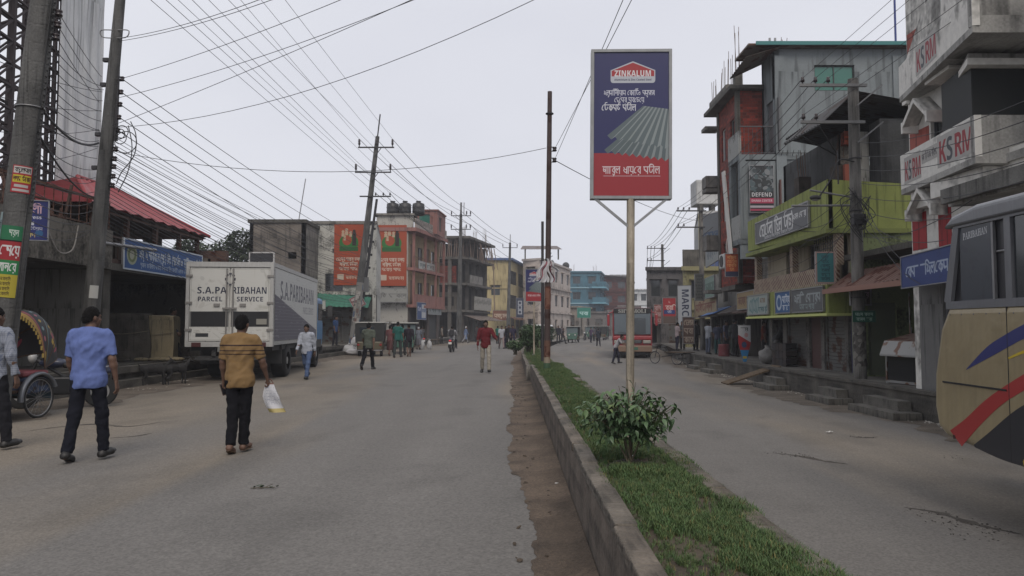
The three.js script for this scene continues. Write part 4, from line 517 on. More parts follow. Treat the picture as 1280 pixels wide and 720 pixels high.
// ---- far white, blue, brown and pale blocks closing the street
function block(name, label, P3, h, mat, rows, cols2, o = {}) { // S -> A front wall, A -> Q side wall
  const [S, A, Q] = P3.map((p) => gp(...p)), b = thing(name, label, 'building', [A.x, 0, A.z]); const fh = h / rows;
  const mk = (P, R, n) => { const L = P.distanceTo(R), H = []; for (let r = 0; r < rows; r++) for (let i = 0; i < n; i++) { const w = Math.min(1.5, L / n * 0.55), x = (i + 0.5) * L / n - w / 2; H.push(r === 0 && !o.plain ? [x, 0.2, w, fh * 0.7, (i % 2 ? 's' : 'o')] : [x, r * fh + fh * 0.3, w, fh * 0.45, o.kind ?? 'v', o.win]); } return H; };
  facade(b, S, A, 0, h, mat, mk(S, A, cols2[0])); facade(b, A, Q, 0, h, o.side ?? mat, mk(A, Q, cols2[1]));
  const inx = S.clone().add(Q).sub(A); for (const [p, q] of [[Q, inx], [inx, S]]) facade(b, p, q, 0, h, mat); slabW(b, 'roof', [[S.x - 0.2, S.z + 0.3], [A.x + 0.3, A.z + 0.3], [Q.x + 0.3, Q.z], [inx.x, inx.z]], h, h + 0.3, o.roof ?? mat);
  for (let r = 1; r < rows; r++) { const m = mb(); m.slab(V(S.x, r * fh, S.z + 0.2), V(A.x + 0.2, r * fh, A.z + 0.2), V(A.x + 0.2, r * fh + 0.22, A.z + 0.2), V(S.x, r * fh + 0.22, S.z + 0.2), 0.2); m.slab(V(A.x + 0.2, r * fh, A.z + 0.2), V(Q.x + 0.25, r * fh, Q.z), V(Q.x + 0.25, r * fh + 0.22, Q.z), V(A.x + 0.2, r * fh + 0.22, A.z + 0.2), 0.2); m.buildW('string_course', o.band ?? mat, b); }
  const cx = (A.x + inx.x) / 2, cz = (A.z + inx.z) / 2; mb().prism([[S.x + 0.4, S.z - 0.5], [A.x - 0.3, A.z - 0.5], [Q.x - 0.4, Q.z + 0.4], [inx.x + 0.4, inx.z + 0.4]].reverse().map((p) => [cx + (p[0] - cx) * 0.8, cz + (p[1] - cz) * 0.8]), 0.1, h - 0.1).buildW('inner_core', DARKIN, b);
  return b;
}
const dkFrame = { frame: M([0.06, 0.06, 0.07], 0.6) };
{ const b = block('white_building', 'off-white three-storey building with a shed roof behind the small median signboard', [[1.6, -108], [3.9, -106], [9.9, -126]], 11.2, M([0.50, 0.44, 0.41], 0.9, { tex: 'mould', s: 6 }), 3, [1, 5], { win: dkFrame, roof: M([0.36, 0.32, 0.30], 0.9) });
  corrugated(b, 'shed_roof', [1.6, 13.9, -112], [6.8, 13.9, -112], [7.2, 12.8, -106.5], [1.2, 12.8, -106.5], M([0.20, 0.17, 0.16], 0.7, { tex: 'rust', s: 3 })); for (const [x, z] of [[1.8, -107], [4.2, -107], [6.6, -107.4]]) bx(b, 'shed_post', DKCONC, x, 11.4, z, x + 0.2, 12.9, z + 0.2); mb().ball(9, 11.9, -124, 0.6, 0.6, 0.6).buildW('roof_tank', BLACKM, b); }
{ const bl = M([0.05, 0.155, 0.22], 0.85, { tex: 'plaster', s: 5 }); const b = block('blue_building', 'blue four-storey building with pale floor bands closing the bend of the street', [[11.4, -149], [17.6, -149], [21, -166]], 12.6, bl, 4, [2, 4], { win: dkFrame, band: M([0.22, 0.36, 0.42], 0.8) }); for (const y of [3.2, 6.3, 9.4]) slabW(b, 'balcony', [[15.4, -148.8], [15.9, -147.2], [18.6, -147.2], [20.6, -158], [19, -160]], y, y + 0.28, M([0.13, 0.30, 0.38], 0.8)); for (const y of [3.5, 6.6, 9.7]) mb().slab([15.9, y, -147.2], [18.6, y, -147.2], [18.6, y + 1, -147.2], [15.9, y + 1, -147.2], 0.1).slab([18.6, y, -147.2], [20.6, y, -158], [20.6, y + 1, -158], [18.6, y + 1, -147.2], 0.1).buildW('balcony_wall', bl, b); rebar(b, 12.5, 12.9, -150, 1.6); rebar(b, 16.5, 12.9, -150, 1.2); }
{ const b = block('brown_building', 'unplastered brown building with a sloping dark roof beside the blue building', [[16.5, -160], [25, -160], [29, -178]], 12.2, M([0.13, 0.085, 0.075], 0.95, { tex: 'brick', s: 4 }), 4, [3, 3], { win: dkFrame, plain: 1 }); mb().slab([16.2, 13.2, -159], [25.6, 12.4, -159], [29.5, 12.4, -178], [20, 13.2, -178], 0.2).buildW('sloping_roof', M([0.06, 0.05, 0.05], 0.8), b); rebar(b, 18.2, 13, -160, 2.4); }
block('grey_building', 'pale grey block with a blue upper window standing behind the coach', [[22.5, -170], [27.5, -170], [31, -190]], 13.4, M([0.40, 0.42, 0.45], 0.9, { tex: 'mould', s: 6 }), 4, [2, 3], { win: { glass: BLUEGLASS } });
block('white_building', 'white three-storey building with dark windows seen above the coach roof', [[25.4, -160], [33.2, -160], [36, -178]], 9.6, M([0.58, 0.60, 0.63], 0.9, { tex: 'plaster', s: 5 }), 3, [4, 3], { win: dkFrame, plain: 1 });
{ const b = block('low_building', 'small blue-grey shop building at the foot of the yellow building', [[1.3, -113], [4.3, -113], [6, -122]], 6.2, M([0.28, 0.32, 0.36], 0.9, { tex: 'plaster', s: 4 }), 2, [2, 3]); }
for (const [i, [x, d, w, h, c, l]] of [[5.5, 128, 6, 5, [0.30, 0.27, 0.24], 'low tan shop with an awning in front of the blue building'], [12, 135, 5, 4.2, [0.16, 0.15, 0.15], 'low dark shop in front of the blue building'], [18, 140, 7, 4.6, [0.22, 0.20, 0.19], 'low grey-brown shop in front of the brown building']].entries()) block('low_building', l, [[x, -d], [x + w, -d], [x + w + 3, -d - 9]], h, M(c, 0.9, { tex: 'mould', s: 4 }), 1, [2, 2], { plain: 0 });
board('shop_sign', 'vertical dark board with two white rings on the yellow building corner', 'sign', [0.55, 0, -101], [1.6, 0, -101.6], 2.9, 5.6, printMat(64, 160, (c, w, h) => { c.fillStyle = '#26304c'; c.fillRect(0, 0, w, h); c.strokeStyle = '#c8ccd4'; c.lineWidth = 7; for (const y of [40, 78, 116]) { c.strokeRect(18, y - 14, 28, 28); } }));
board('shop_sign', 'reddish brown signboard at the foot of the yellow building', 'sign', [-2.6, 0, -100.5], [-0.5, 0, -101], 2.5, 3.9, printMat(128, 64, (c, w, h) => { c.fillStyle = '#8a5a44'; c.fillRect(0, 0, w, h); bn(c, 'mDhubn', 64, 24, 22, '#e0cdb8', 'center', 0.2, 110); }));
board('shop_sign', 'teal signboard on a shop left of the coach', 'sign', [11.0, 0, -126], [13.4, 0, -126.5], 3.2, 5.0, printMat(64, 64, (c, w, h) => { c.fillStyle = '#1d8a78'; c.fillRect(0, 0, w, h); bn(c, 'sba', 32, 28, 18, '#dff', 'center', 0.2, 50); }));
// ================================================================== right side of the street
// ---- white building with red bands and slanting balconies, nearest on the right
{
  const b = thing('white_building', 'white building with red painted bands and boxy balconies, lettered KSRM, at the top right', 'building', [8.6, PLAT, -13]);
  const wh = M([0.74, 0.73, 0.71], 0.9, { tex: 'mould', s: 6.4 }), gr = M([0.52, 0.52, 0.515], 0.95, { tex: 'concrete', s: 3.4 }), red = M([0.36, 0.03, 0.035], 0.8, { tex: 'plaster', s: 2 }), pink = M([0.40, 0.11, 0.09], 0.85, { tex: 'plaster', s: 2 }), xw = 8.86;
  const F = (y0, y1, mat, h, o) => facade(b, gp(xw, -16.4), gp(xw, -7), y0, y1, mat, h, o);
  F(0.17, 3.0, M([0.16, 0.16, 0.16], 0.95, { tex: 'plaster', s: 2 }), [[1.1, 0.2, 2.6, 2.3, 's', M([0.1, 0.1, 0.11], 0.7)], [4.2, 0.2, 2.6, 2.3, 'o'], [7, 0.2, 2, 2.3, 'd', M([0.02, 0.05, 0.12], 0.5)]]);
  F(3.0, 6.85, wh, [[0.86, 4.3, 0.5, 1.65, 'w', dkFrame], [1.85, 4.7, 6.2, 2.05, 'o']]); F(6.85, 12, wh, [[0.8, 7.4, 1.0, 1.75, 'w', { glass: BLUEGLASS, frame: M([0.02, 0.02, 0.09], 0.5) }], [2.8, 8.1, 4.6, 2.4, 'g']]);
  facade(b, gp(12, -16.4), gp(xw, -16.4), 0.17, 12, wh); facade(b, gp(xw, -7), gp(14, -7), 0.17, 12, wh); bx(b, 'inner_wall', DARKIN, 11.4, 0.2, -16.2, 11.6, 12, -7.2); slabW(b, 'floor_slab', [[8.8, -16.2], [8.8, -7.2], [12, -7.2], [12, -16.2]], 4.45, 4.6, gr); slabW(b, 'floor_slab', [[8.8, -16.2], [8.8, -7.2], [12, -7.2], [12, -16.2]], 7.1, 7.25, gr);
  // painted bands, each its own skin of plaster 3 mm proud
  for (const [z0, z1, y0, y1, m] of [[-16.35, -15.6, 4.85, 5.8, pink], [-15.0, -14.55, 4.8, 6.05, pink], [-14.75, -14.57, 6.06, 6.3, red], [-16.35, -15.7, 6.95, 8.05, pink], [-14.5, -13.7, 7.6, 9.3, pink], [-13.72, -13.6, 7.85, 9.6, red], [-16.35, -15.8, 3.2, 4.0, red], [-15.35, -14.9, 3.1, 4.25, red]]) bx(b, 'painted_band', m, xw - 0.012, y0, z0, xw + 0.01, y1, z1);
  // balcony boxes: slab, street-side parapet, near end parapet
  const F1 = gp(8.6, -16.3), N1 = gp(8.25, -13.1);
  const box1 = (y0, y1, Fp, Np, endX, nm) => { mb().prism([[Fp.x, Fp.z], [Np.x, Np.z], [endX, Np.z], [endX, Fp.z]].reverse(), y0 - 0.12, y0).buildW(nm + '_slab', gr, b); mb().slab([Fp.x, y0, Fp.z], [Np.x, y0, Np.z], [Np.x, y1, Np.z], [Fp.x, y1, Fp.z], 0.12).buildW(nm + '_parapet', wh, b); mb().slab([Np.x + 0.002, y0, Np.z], [endX, y0, Np.z], [endX, y1, Np.z], [Np.x + 0.002, y1, Np.z], 0.12).buildW(nm + '_parapet', gr, b); };
  box1(4.55, 5.3, F1, N1, 10.6, 'balcony'); mb().prism([[8.86, -14.9], [8.45, -14.9], [8.5, -13.3], [8.86, -13.3]], 4.1, 4.42).buildW('balcony_bracket', wh, b); mb().prism([[8.86, -16.0], [8.65, -16.0], [8.65, -15.4], [8.86, -15.4]], 4.05, 4.42).buildW('balcony_bracket', wh, b);
  // the slab over that opening, its white edge, then the upper balcony stepping outwards
  mb().prism([[8.7, -14.6], [8.1, -13.0], [10.6, -13.0], [10.6, -14.6]].reverse(), 6.18, 6.3).buildW('sill_slab', wh, b); mb().prism([[8.75, -14.5], [8.18, -13.1], [10.6, -13.1], [10.6, -14.5]].reverse(), 6.30, 6.42).buildW('sill_slab', gr, b);
  const F2 = gp(8.62, -16.3), N2 = gp(7.8, -12.35); box1(6.62, 7.3, F2, N2, 10.6, 'upper_balcony'); mb().slab([8.56, 7.3, -15.9], [7.8, 7.3, -12.35], [7.8, 8.6, -12.35], [8.32, 7.9, -14.8], 0.1).buildW('raking_parapet', wh, b);
  mb().prism([[8.86, -14.9], [8.4, -14.9], [8.3, -13.9], [8.86, -13.9]], 6.43, 6.495).buildW('balcony_bracket', wh, b);
  box1(9.9, 11, F2, N2, 10.6, 'top_balcony'); bx(b, 'inner_wall', DARKIN, 10.4, 4.6, -15.5, 10.6, 9.9, -12.2);
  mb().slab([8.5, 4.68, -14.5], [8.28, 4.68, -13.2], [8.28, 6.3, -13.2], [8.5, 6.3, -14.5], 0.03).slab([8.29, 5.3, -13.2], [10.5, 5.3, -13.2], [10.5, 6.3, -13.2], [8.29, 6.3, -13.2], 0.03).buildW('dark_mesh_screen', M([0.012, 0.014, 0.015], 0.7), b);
  // small gabled hoods over the narrow windows, drip stains on them
  for (const [y, z] of [[5.95, -15.55], [9.3, -15.6], [4.02, -15.5]]) { const m = mb(); m.slab([8.88, y, z - 0.5], [8.50, y - 0.05, z - 0.5], [8.50, y + 0.42, z], [8.88, y + 0.46, z], 0.07).slab([8.50, y - 0.05, z + 0.5], [8.88, y, z + 0.5], [8.88, y + 0.46, z], [8.50, y + 0.42, z], 0.07); m.cbox(8.68, y - 0.1, z - 0.47, 0.36, 0.24, 0.06).cbox(8.68, y - 0.1, z + 0.47, 0.36, 0.24, 0.06); m.buildW('window_hood', wh, b); }
  mb().slab([8.9, 10.6, -16.6], [8.2, 10.0, -16.6], [8.2, 10.0, -12], [8.9, 10.6, -12], 0.1).buildW('eave', gr, b);
  // ground-floor canopy of concrete, stepping toward the street
  mb().slab([8.86, 3.95, -13.8], [7.9, 3.85, -13.4], [7.75, 3.85, -7.4], [8.86, 3.95, -7.4], 0.16).buildW('canopy', gr, b); bx(b, 'canopy_edge', M([0.22, 0.22, 0.215], 0.9, { tex: 'concrete', s: 2 }), 7.72, 3.72, -13.3, 7.84, 3.98, -7.4);
  const lt = (parts, P, Q, y0, y1, nm) => { const m = printMat(256, 96, (c, w, h) => { c.fillStyle = '#c2bfba'; c.fillRect(0, 0, w, h); for (const [t, x, col, s] of parts) { c.font = 'bold ' + s + 'px sans-serif'; c.textAlign = 'center'; c.textBaseline = 'middle'; c.fillStyle = col; c.fillText(t, x, h / 2 + 4); } grime(c, w, h, 20, 0.05); }); const { ry } = onWall(P, Q), L = Math.hypot(P.x - Q.x, P.z - Q.z); const o = mesh('painted_lettering', new THREE.PlaneGeometry(L, y1 - y0).translate(L / 2, (y0 + y1) / 2, 0.004), m, b); place(o, b, P, ry); };
  const K = '#a8202c', S2 = '#4a4d55', q = (F0, N0, t) => F0.clone().lerp(N0, t), ks = [['K', 38, K, 96], ['S', 92, S2, 96], ['R', 152, K, 96], ['M', 216, K, 92]];
  lt(ks, q(F1, N1, 0.55), q(F1, N1, 0.99), 4.64, 5.25); lt(ks, q(F1, N1, 0.06), q(F1, N1, 0.32), 4.62, 5.2); lt(ks, q(F2, N2, 0.28), q(F2, N2, 0.58), 6.70, 7.29);
  { const P = q(F1, N1, 0.33), Q = q(F1, N1, 0.55), { ry } = onWall(P, Q), L = P.distanceTo(Q); const o = mesh('painted_lettering', new THREE.PlaneGeometry(L, 0.28).translate(L / 2, 5.02, 0.004), printMat(192, 64, (c, w, h) => { c.fillStyle = '#c2bfba'; c.fillRect(0, 0, w, h); bn(c, 'sktir Teke nirapd', w / 2, 22, 26, '#5a5558', 'center', 0.16, 180); }), b); place(o, b, P, ry); }
  mb().bar([8.85, 6.35, -15.9], [8.6, 6.35, -15.9], 0.02).cbox(8.55, 6.37, -15.9, 0.1, 0.07, 0.16).buildW('security_camera', wh, b);
}
board('shop_sign', 'deep blue shop awning board with white lettering under the white building', 'sign', [8.5, 0, -16.2], [8.05, 0, -13.2], 2.35, 3.05, printMat(256, 80, (c, w, h) => { c.fillStyle = '#1d3d85'; c.fillRect(0, 0, w, h); bn(c, 'ebst tiElekm', 110, 30, 24, '#b9c6de', 'center', 0.18, 180); grime(c, w, h, 25, 0.12); }), { back: M([0.02, 0.05, 0.16], 0.6), frame: 0.02 });
board('hanging_sign', 'small dark sign with G and B lettering hanging in the shop near the bus', 'sign', [9.6, 0, -16.6], [10.25, 0, -16.6], 1.75, 2.35, printMat(128, 96, (c, w, h) => { c.fillStyle = '#1f2230'; c.fillRect(0, 0, w, h); c.strokeStyle = '#b9bcc8'; c.lineWidth = 3; c.strokeRect(12, 8, 36, 44); fit(c, 'G', 30, 30, 30, '#c8cad2'); fit(c, 'BB', 92, 30, 30, '#c8cad2'); fit(c, 'Grameen', 32, 72, 13, '#aaa'); fit(c, 'Bank', 92, 72, 13, '#aaa'); }), { frame: 0 });

// ---- the recess with the sloping brown awning, between the white and the green buildings
{
  const b = thing('low_shop', 'shaded green-walled low shop with a sloping brown awning beside the concrete pole', 'building', [10.4, PLAT, -18.6]);
  const gw = M([0.21, 0.25, 0.13], 0.95, { tex: 'mould', s: 3 });
  facade(b, gp(9.5, -20.6), gp(11.2, -20.6), 0.17, 3.4, gw, [[0.35, 0.2, 0.8, 2.0, 'd', M([0.13, 0.15, 0.1], 0.8)]]); facade(b, gp(11.2, -20.6), gp(11.2, -16.4), 0.17, 3.4, gw, [[0.9, 0.2, 2.2, 2.2, 'd', M([0.02, 0.06, 0.14], 0.5)]]); slabW(b, 'roof', [[9.4, -21], [9.4, -16.45], [12, -16.45], [12, -21]], 3.4, 3.55, DKCONC);
  corrugated(b, 'awning', [9.6, 3.1, -20.9], [9.6, 3.1, -16.5], [8.75, 2.6, -16.5], [8.75, 2.5, -20.9], M([0.20, 0.11, 0.085], 0.8, { tex: 'rust', s: 1.6 })); bx(b, 'awning_edge', M([0.24, 0.13, 0.10], 0.8), 8.72, 2.45, -20.9, 8.78, 2.58, -16.5);
}
// ---- food stall counter on the footway
{
  const b = thing('stall_counter', 'grey metal stall counter with a dark glass front on the footway beside the bus', 'stall', [9.55, PLAT, -17.3], -Math.PI / 2 + 0.15);
  const gm = M([0.36, 0.36, 0.35], 0.5, { tex: 'rust', s: 1.1, metal: 0.2 });
  mb().box(-0.9, 0.0, -0.35, -0.86, 1.35, -0.31).box(0.86, 0, -0.35, 0.9, 1.15, -0.31).box(-0.9, 0, 0.31, -0.86, 0.95, 0.35).box(0.86, 0, 0.31, 0.9, 0.95, 0.35).build('leg', gm, b); mb().slab([-0.92, 1.02, 0.36], [0.92, 1.02, 0.36], [0.92, 1.2, -0.36], [-0.92, 1.2, -0.36], 0.04).build('counter_top', M([0.25, 0.17, 0.14], 0.7, { tex: 'rust', s: 1 }), b);
  mb().slab([-0.9, 0.7, 0.5], [0.9, 0.7, 0.5], [0.9, 1.02, 0.37], [-0.9, 1.02, 0.37], 0.03).build('sloping_panel', gm, b); mb().box(-0.88, 0.05, 0.3, 0.88, 0.68, 0.33).build('glass_front', DARKGLASS, b); mb().box(-0.9, 0.02, -0.34, 0.9, 0.08, 0.34).box(-0.9, 0.66, 0.33, 0.9, 0.7, 0.5).build('shelf', gm, b);
  mb().bar([-0.9, 1.3, -0.33], [-0.9, 2.2, -0.33], 0.015).build('rod', gm, b);
}
// ---- the green shop building
const GX = 9.78, G0 = -28.3, G1 = -21.1;
{
  const b = thing('green_building', 'lime green two-storey shop building with signboards and a tiled balcony', 'building', [GX, PLAT, -24.7]);
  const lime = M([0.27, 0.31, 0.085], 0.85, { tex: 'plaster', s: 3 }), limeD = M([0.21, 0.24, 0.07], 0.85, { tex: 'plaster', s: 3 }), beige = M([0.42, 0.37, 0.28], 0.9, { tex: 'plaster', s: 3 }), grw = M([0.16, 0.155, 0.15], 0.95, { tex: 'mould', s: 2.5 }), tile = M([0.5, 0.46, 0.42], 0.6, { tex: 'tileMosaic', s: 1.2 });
  facade(b, gp(GX, G0), gp(GX, G1), 0.17, 2.0, grw, [[0.3, 0.2, 1.1, 1.6, 'o'], [1.75, 0.2, 1.75, 1.65, 's', M([0.15, 0.148, 0.143], 0.7, { tex: 'rust', s: 2 })], [3.75, 0.2, 0.95, 1.65, 'd', M([0.07, 0.03, 0.028], 0.6)], [4.95, 0.2, 1.5, 1.65, 's', M([0.20, 0.2, 0.195], 0.6, { tex: 'rust', s: 2 })], [6.6, 0.2, 0.55, 1.65, 'd', M([0.06, 0.055, 0.13], 0.6)]]);
  facade(b, gp(GX, G1), gp(12.8, G1), 0.17, 4.25, M([0.20, 0.24, 0.11], 0.9, { tex: 'mould', s: 2.5 }), [[0.25, 0.2, 0.6, 1.9, 'd', M([0.05, 0.045, 0.09], 0.7)], [0.9, 0.9, 0.2, 0.9, 'w']]); facade(b, gp(14, G0), gp(GX, G0), 0.17, 5.6, grw); bx(b, 'inner_wall', DARKIN, 12.5, 0.2, G0 + 0.3, 12.7, 5.5, G1 - 0.3);
  facade(b, gp(GX - 0.02, G0), gp(GX - 0.02, G1), 2.75, 4.3, beige, [[1.9, 2.95, 0.85, 1.3, 'd', M([0.05, 0.04, 0.04], 0.5)], [3.9, 3.1, 0.9, 1.1, 'w'], [5.9, 2.95, 0.85, 1.3, 'o']]);
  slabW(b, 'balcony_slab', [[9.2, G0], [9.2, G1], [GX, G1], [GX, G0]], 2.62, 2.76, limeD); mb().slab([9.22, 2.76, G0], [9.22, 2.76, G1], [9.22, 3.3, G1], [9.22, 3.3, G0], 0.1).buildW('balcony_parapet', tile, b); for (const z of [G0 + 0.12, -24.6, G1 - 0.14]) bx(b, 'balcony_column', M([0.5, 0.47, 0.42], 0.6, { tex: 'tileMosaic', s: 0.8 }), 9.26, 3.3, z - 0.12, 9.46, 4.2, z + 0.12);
  { const m = mb(); for (let i = 0; i < 9; i++) m.bar([9.26, 3.3, G1 - 0.3 - i * 0.16], [9.26, 4.2, G1 - 0.3 - i * 0.16], 0.014, 0.014, 4); for (let k = 0; k < 6; k++) m.bar([9.26, 3.35 + k * 0.16, G1 - 0.25], [9.26, 3.35 + k * 0.16, G1 - 1.6], 0.014, 0.014, 4); m.buildW('grille', M([0.06, 0.055, 0.05], 0.7), b); }
  // lower fascia and upper fascia boxes
  bx(b, 'lower_fascia', lime, 8.98, 1.92, G0, GX - 0.03, 2.74, G1); bx(b, 'lower_fascia_edge', M([0.46, 0.50, 0.17], 0.8), 8.9, 1.85, G0 - 0.05, GX - 0.02, 1.92, G1 + 0.05);
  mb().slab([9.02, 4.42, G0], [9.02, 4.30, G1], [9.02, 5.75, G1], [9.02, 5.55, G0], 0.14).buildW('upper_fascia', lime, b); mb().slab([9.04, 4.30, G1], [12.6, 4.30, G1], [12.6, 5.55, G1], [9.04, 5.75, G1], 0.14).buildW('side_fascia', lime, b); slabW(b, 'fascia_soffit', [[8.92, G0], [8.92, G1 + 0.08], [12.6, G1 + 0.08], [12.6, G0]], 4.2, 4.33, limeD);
  slabW(b, 'roof_slab', [[9.2, G0], [9.2, G1 - 0.2], [12.6, G1 - 0.2], [12.6, G0]], 4.9, 5.05, DKCONC); for (const [x, z] of [[9.5, -24.1], [9.95, -22.4]]) { rebar(b, x, 6.3, z, 1.15); bx(b, 'column_stub', M([0.07, 0.055, 0.048], 0.95, { tex: 'concrete', s: 1 }), x - 0.2, 5.05, z - 0.2, x + 0.2, 6.4, z + 0.2); }
  bx(b, 'drain_pipe', M([0.3, 0.33, 0.18], 0.6), 9.72, 0.2, G1 + 0.02, 9.8, 4.2, G1 + 0.1);
}
const signM = (w, h, f) => printMat(w, h, f);
board('shop_sign', 'large grey hotel signboard with big white lettering on the lime green fascia', 'sign', [8.95, 0, -27.2], [8.95, 0, -22.3], 4.55, 5.35, signM(512, 96, (c, w, h) => { c.fillStyle = '#6f7175'; c.fillRect(0, 0, w, h); bn(c, 'ehaeTl ihl TacW', 215, 22, 50, '#f0f0f0', 'center', 0.16, 340); bn(c, 'Ebn estra', 440, 30, 20, '#e4e4e4', 'center', 0.2, 110); bn(c, 'ekbinedr jny nirapd Takar sthan', 230, 78, 11, '#ddd', 'center', 0.2, 360); grime(c, w, h, 25, 0.1); }));
board('shop_sign', 'pale teal and white signboard at the far end of the lower green fascia', 'sign', [8.92, 0, -28.2], [8.92, 0, -25.9], 1.97, 2.72, signM(192, 64, (c, w, h) => { c.fillStyle = '#a9b5b0'; c.fillRect(0, 0, w, h); c.strokeStyle = '#4f8287'; c.lineWidth = 4; for (let i = 0; i < 6; i++) { c.beginPath(); c.ellipse(30 + i * 14, 34, 7, 18 + (i % 3) * 4, 0.3, 0, 7); c.stroke(); } fit(c, 'ATM', 146, 20, 22, '#7a5030'); bn(c, 'bYank buT', 146, 42, 14, '#3f6a70', 'center', 0.2, 80); }));
board('shop_sign', 'blue signboard with a round white emblem on the lower green fascia', 'sign', [8.92, 0, -25.2], [8.92, 0, -23.8], 1.97, 2.72, signM(128, 64, (c, w, h) => { c.fillStyle = '#35659c'; c.fillRect(0, 0, w, h); c.fillStyle = '#c4d2e4'; c.beginPath(); c.arc(32, 32, 24, 0, 7); c.fill(); c.fillStyle = '#35659c'; c.beginPath(); c.arc(32, 32, 15, 0, 7); c.fill(); bn(c, 'saibr', 90, 16, 18, '#e6ecf4', 'center', 0.2, 60); bn(c, 'kYaef', 90, 42, 14, '#e6ecf4', 'center', 0.2, 60); }));
board('shop_sign', 'dark grey signboard at the near end of the lower green fascia', 'sign', [8.92, 0, -23.7], [8.92, 0, -21.3], 1.97, 2.72, signM(192, 64, (c, w, h) => { c.fillStyle = '#65686a'; c.fillRect(0, 0, w, h); bn(c, 'Elit estars', 96, 16, 22, '#a9b2b4', 'center', 0.2, 160); bn(c, 'mDYm para', 96, 44, 13, '#9aa', 'center', 0.2, 130); grime(c, w, h, 20, 0.15); }));
board('hanging_sign', 'tall teal hanging sign board in front of the tiled balcony', 'sign', [8.55, 0, -20.9], [9.1, 0, -20.9], 2.75, 3.65, signM(96, 160, (c, w, h) => { c.fillStyle = '#3e8488'; c.fillRect(0, 0, w, h); for (let i = 0; i < 6; i++) bn(c, ['sbuj', 'saTe', 'ekndR', 'bDla', 'khuta', 'kmla'][i], 48, 18 + i * 23, 14, '#2a4d58', 'center', 0.2, 80); }), { frameMat: M([0.28, 0.2, 0.18], 0.7) });
board('hanging_sign', 'square brown sign with pale lettering fixed beside the concrete pole', 'sign', [9.05, 0, -19.9], [9.62, 0, -19.9], 2.1, 2.75, signM(96, 96, (c, w, h) => { c.fillStyle = '#6a5a55'; c.fillRect(0, 0, w, h); for (let i = 0; i < 3; i++) bn(c, ['sTR', 'ephtr', 'lOn'][i], 48, 16 + i * 28, 19, i === 1 ? '#c09ab0' : '#b9b2ac', 'center', 0.2, 80); }));
board('hanging_sign', 'small dark green plate strapped round the concrete pole', 'sign', [8.85, 0, -19.35], [9.45, 0, -19.35], 1.65, 1.95, signM(96, 48, (c, w, h) => { c.fillStyle = '#1c5a48'; c.fillRect(0, 0, w, h); bn(c, 'maen kjn', 48, 10, 11, '#b9d0c4', 'center', 0.2, 80); bn(c, 'baDn tra', 48, 30, 11, '#b9d0c4', 'center', 0.2, 80); }), { frame: 0, t: 0.01 });
// ---- the dark plastered roof house behind, with its sheet roof
{
  const b = thing('roof_house', 'dark cement plastered upper storey with a curved sheet roof, above the green building', 'building', [11.2, 4.3, -22]);
  const dk = M([0.085, 0.09, 0.098], 0.95, { tex: 'concrete', s: 3.5 });
  facade(b, gp(10.72, -21.4), gp(13.4, -21.4), 3.55, 7.6, dk); facade(b, gp(9.95, -22.3), gp(10.75, -22.3), 5.05, 7.4, M([0.20, 0.185, 0.17], 0.95, { tex: 'mould', s: 2 })); facade(b, gp(10.3, -22.1), gp(10.72, -22.1), 5.05, 7.4, M([0.40, 0.40, 0.385], 0.95, { tex: 'plaster', s: 2 })); bx(b, 'painted_panel', M([0.26, 0.075, 0.05], 0.9), 9.97, 5.2, -22.31, 10.28, 6.4, -22.05); bx(b, 'painted_panel', M([0.30, 0.17, 0.10], 0.95, { tex: 'brick', s: 1 }), 9.97, 7.0, -22.31, 10.28, 7.4, -22.05);
  facade(b, gp(9.95, -27), gp(9.95, -22.3), 5.05, 7.4, dk); facade(b, gp(13.4, -27), gp(9.95, -27), 5.05, 7.4, dk); facade(b, gp(13.4, -21.4), gp(13.4, -27), 3.55, 7.6, dk); facade(b, gp(10.74, -22.1), gp(10.74, -21.4), 3.55, 7.6, dk);
  corrugated(b, 'sheet_roof', [9.85, 8.3, -21.0], [9.85, 8.3, -24], [8.85, 7.5, -24], [8.85, 7.35, -21.0], M([0.075, 0.075, 0.078], 0.7, { tex: 'rust', s: 2 })); corrugated(b, 'sheet_roof', [9.85, 8.3, -21.0], [9.85, 8.3, -26.5], [13.6, 7.55, -26.5], [13.6, 7.55, -20.9], M([0.075, 0.075, 0.078], 0.7, { tex: 'rust', s: 2 }));
  mb().bar([8.9, 7.35, -21.3], [9.95, 6.7, -22.4], 0.025).bar([8.9, 7.4, -22.6], [9.95, 6.8, -22.6], 0.025).bar([8.88, 7.34, -21.1], [8.88, 7.46, -23.9], 0.025).buildW('roof_strut', BLACKM, b);
}
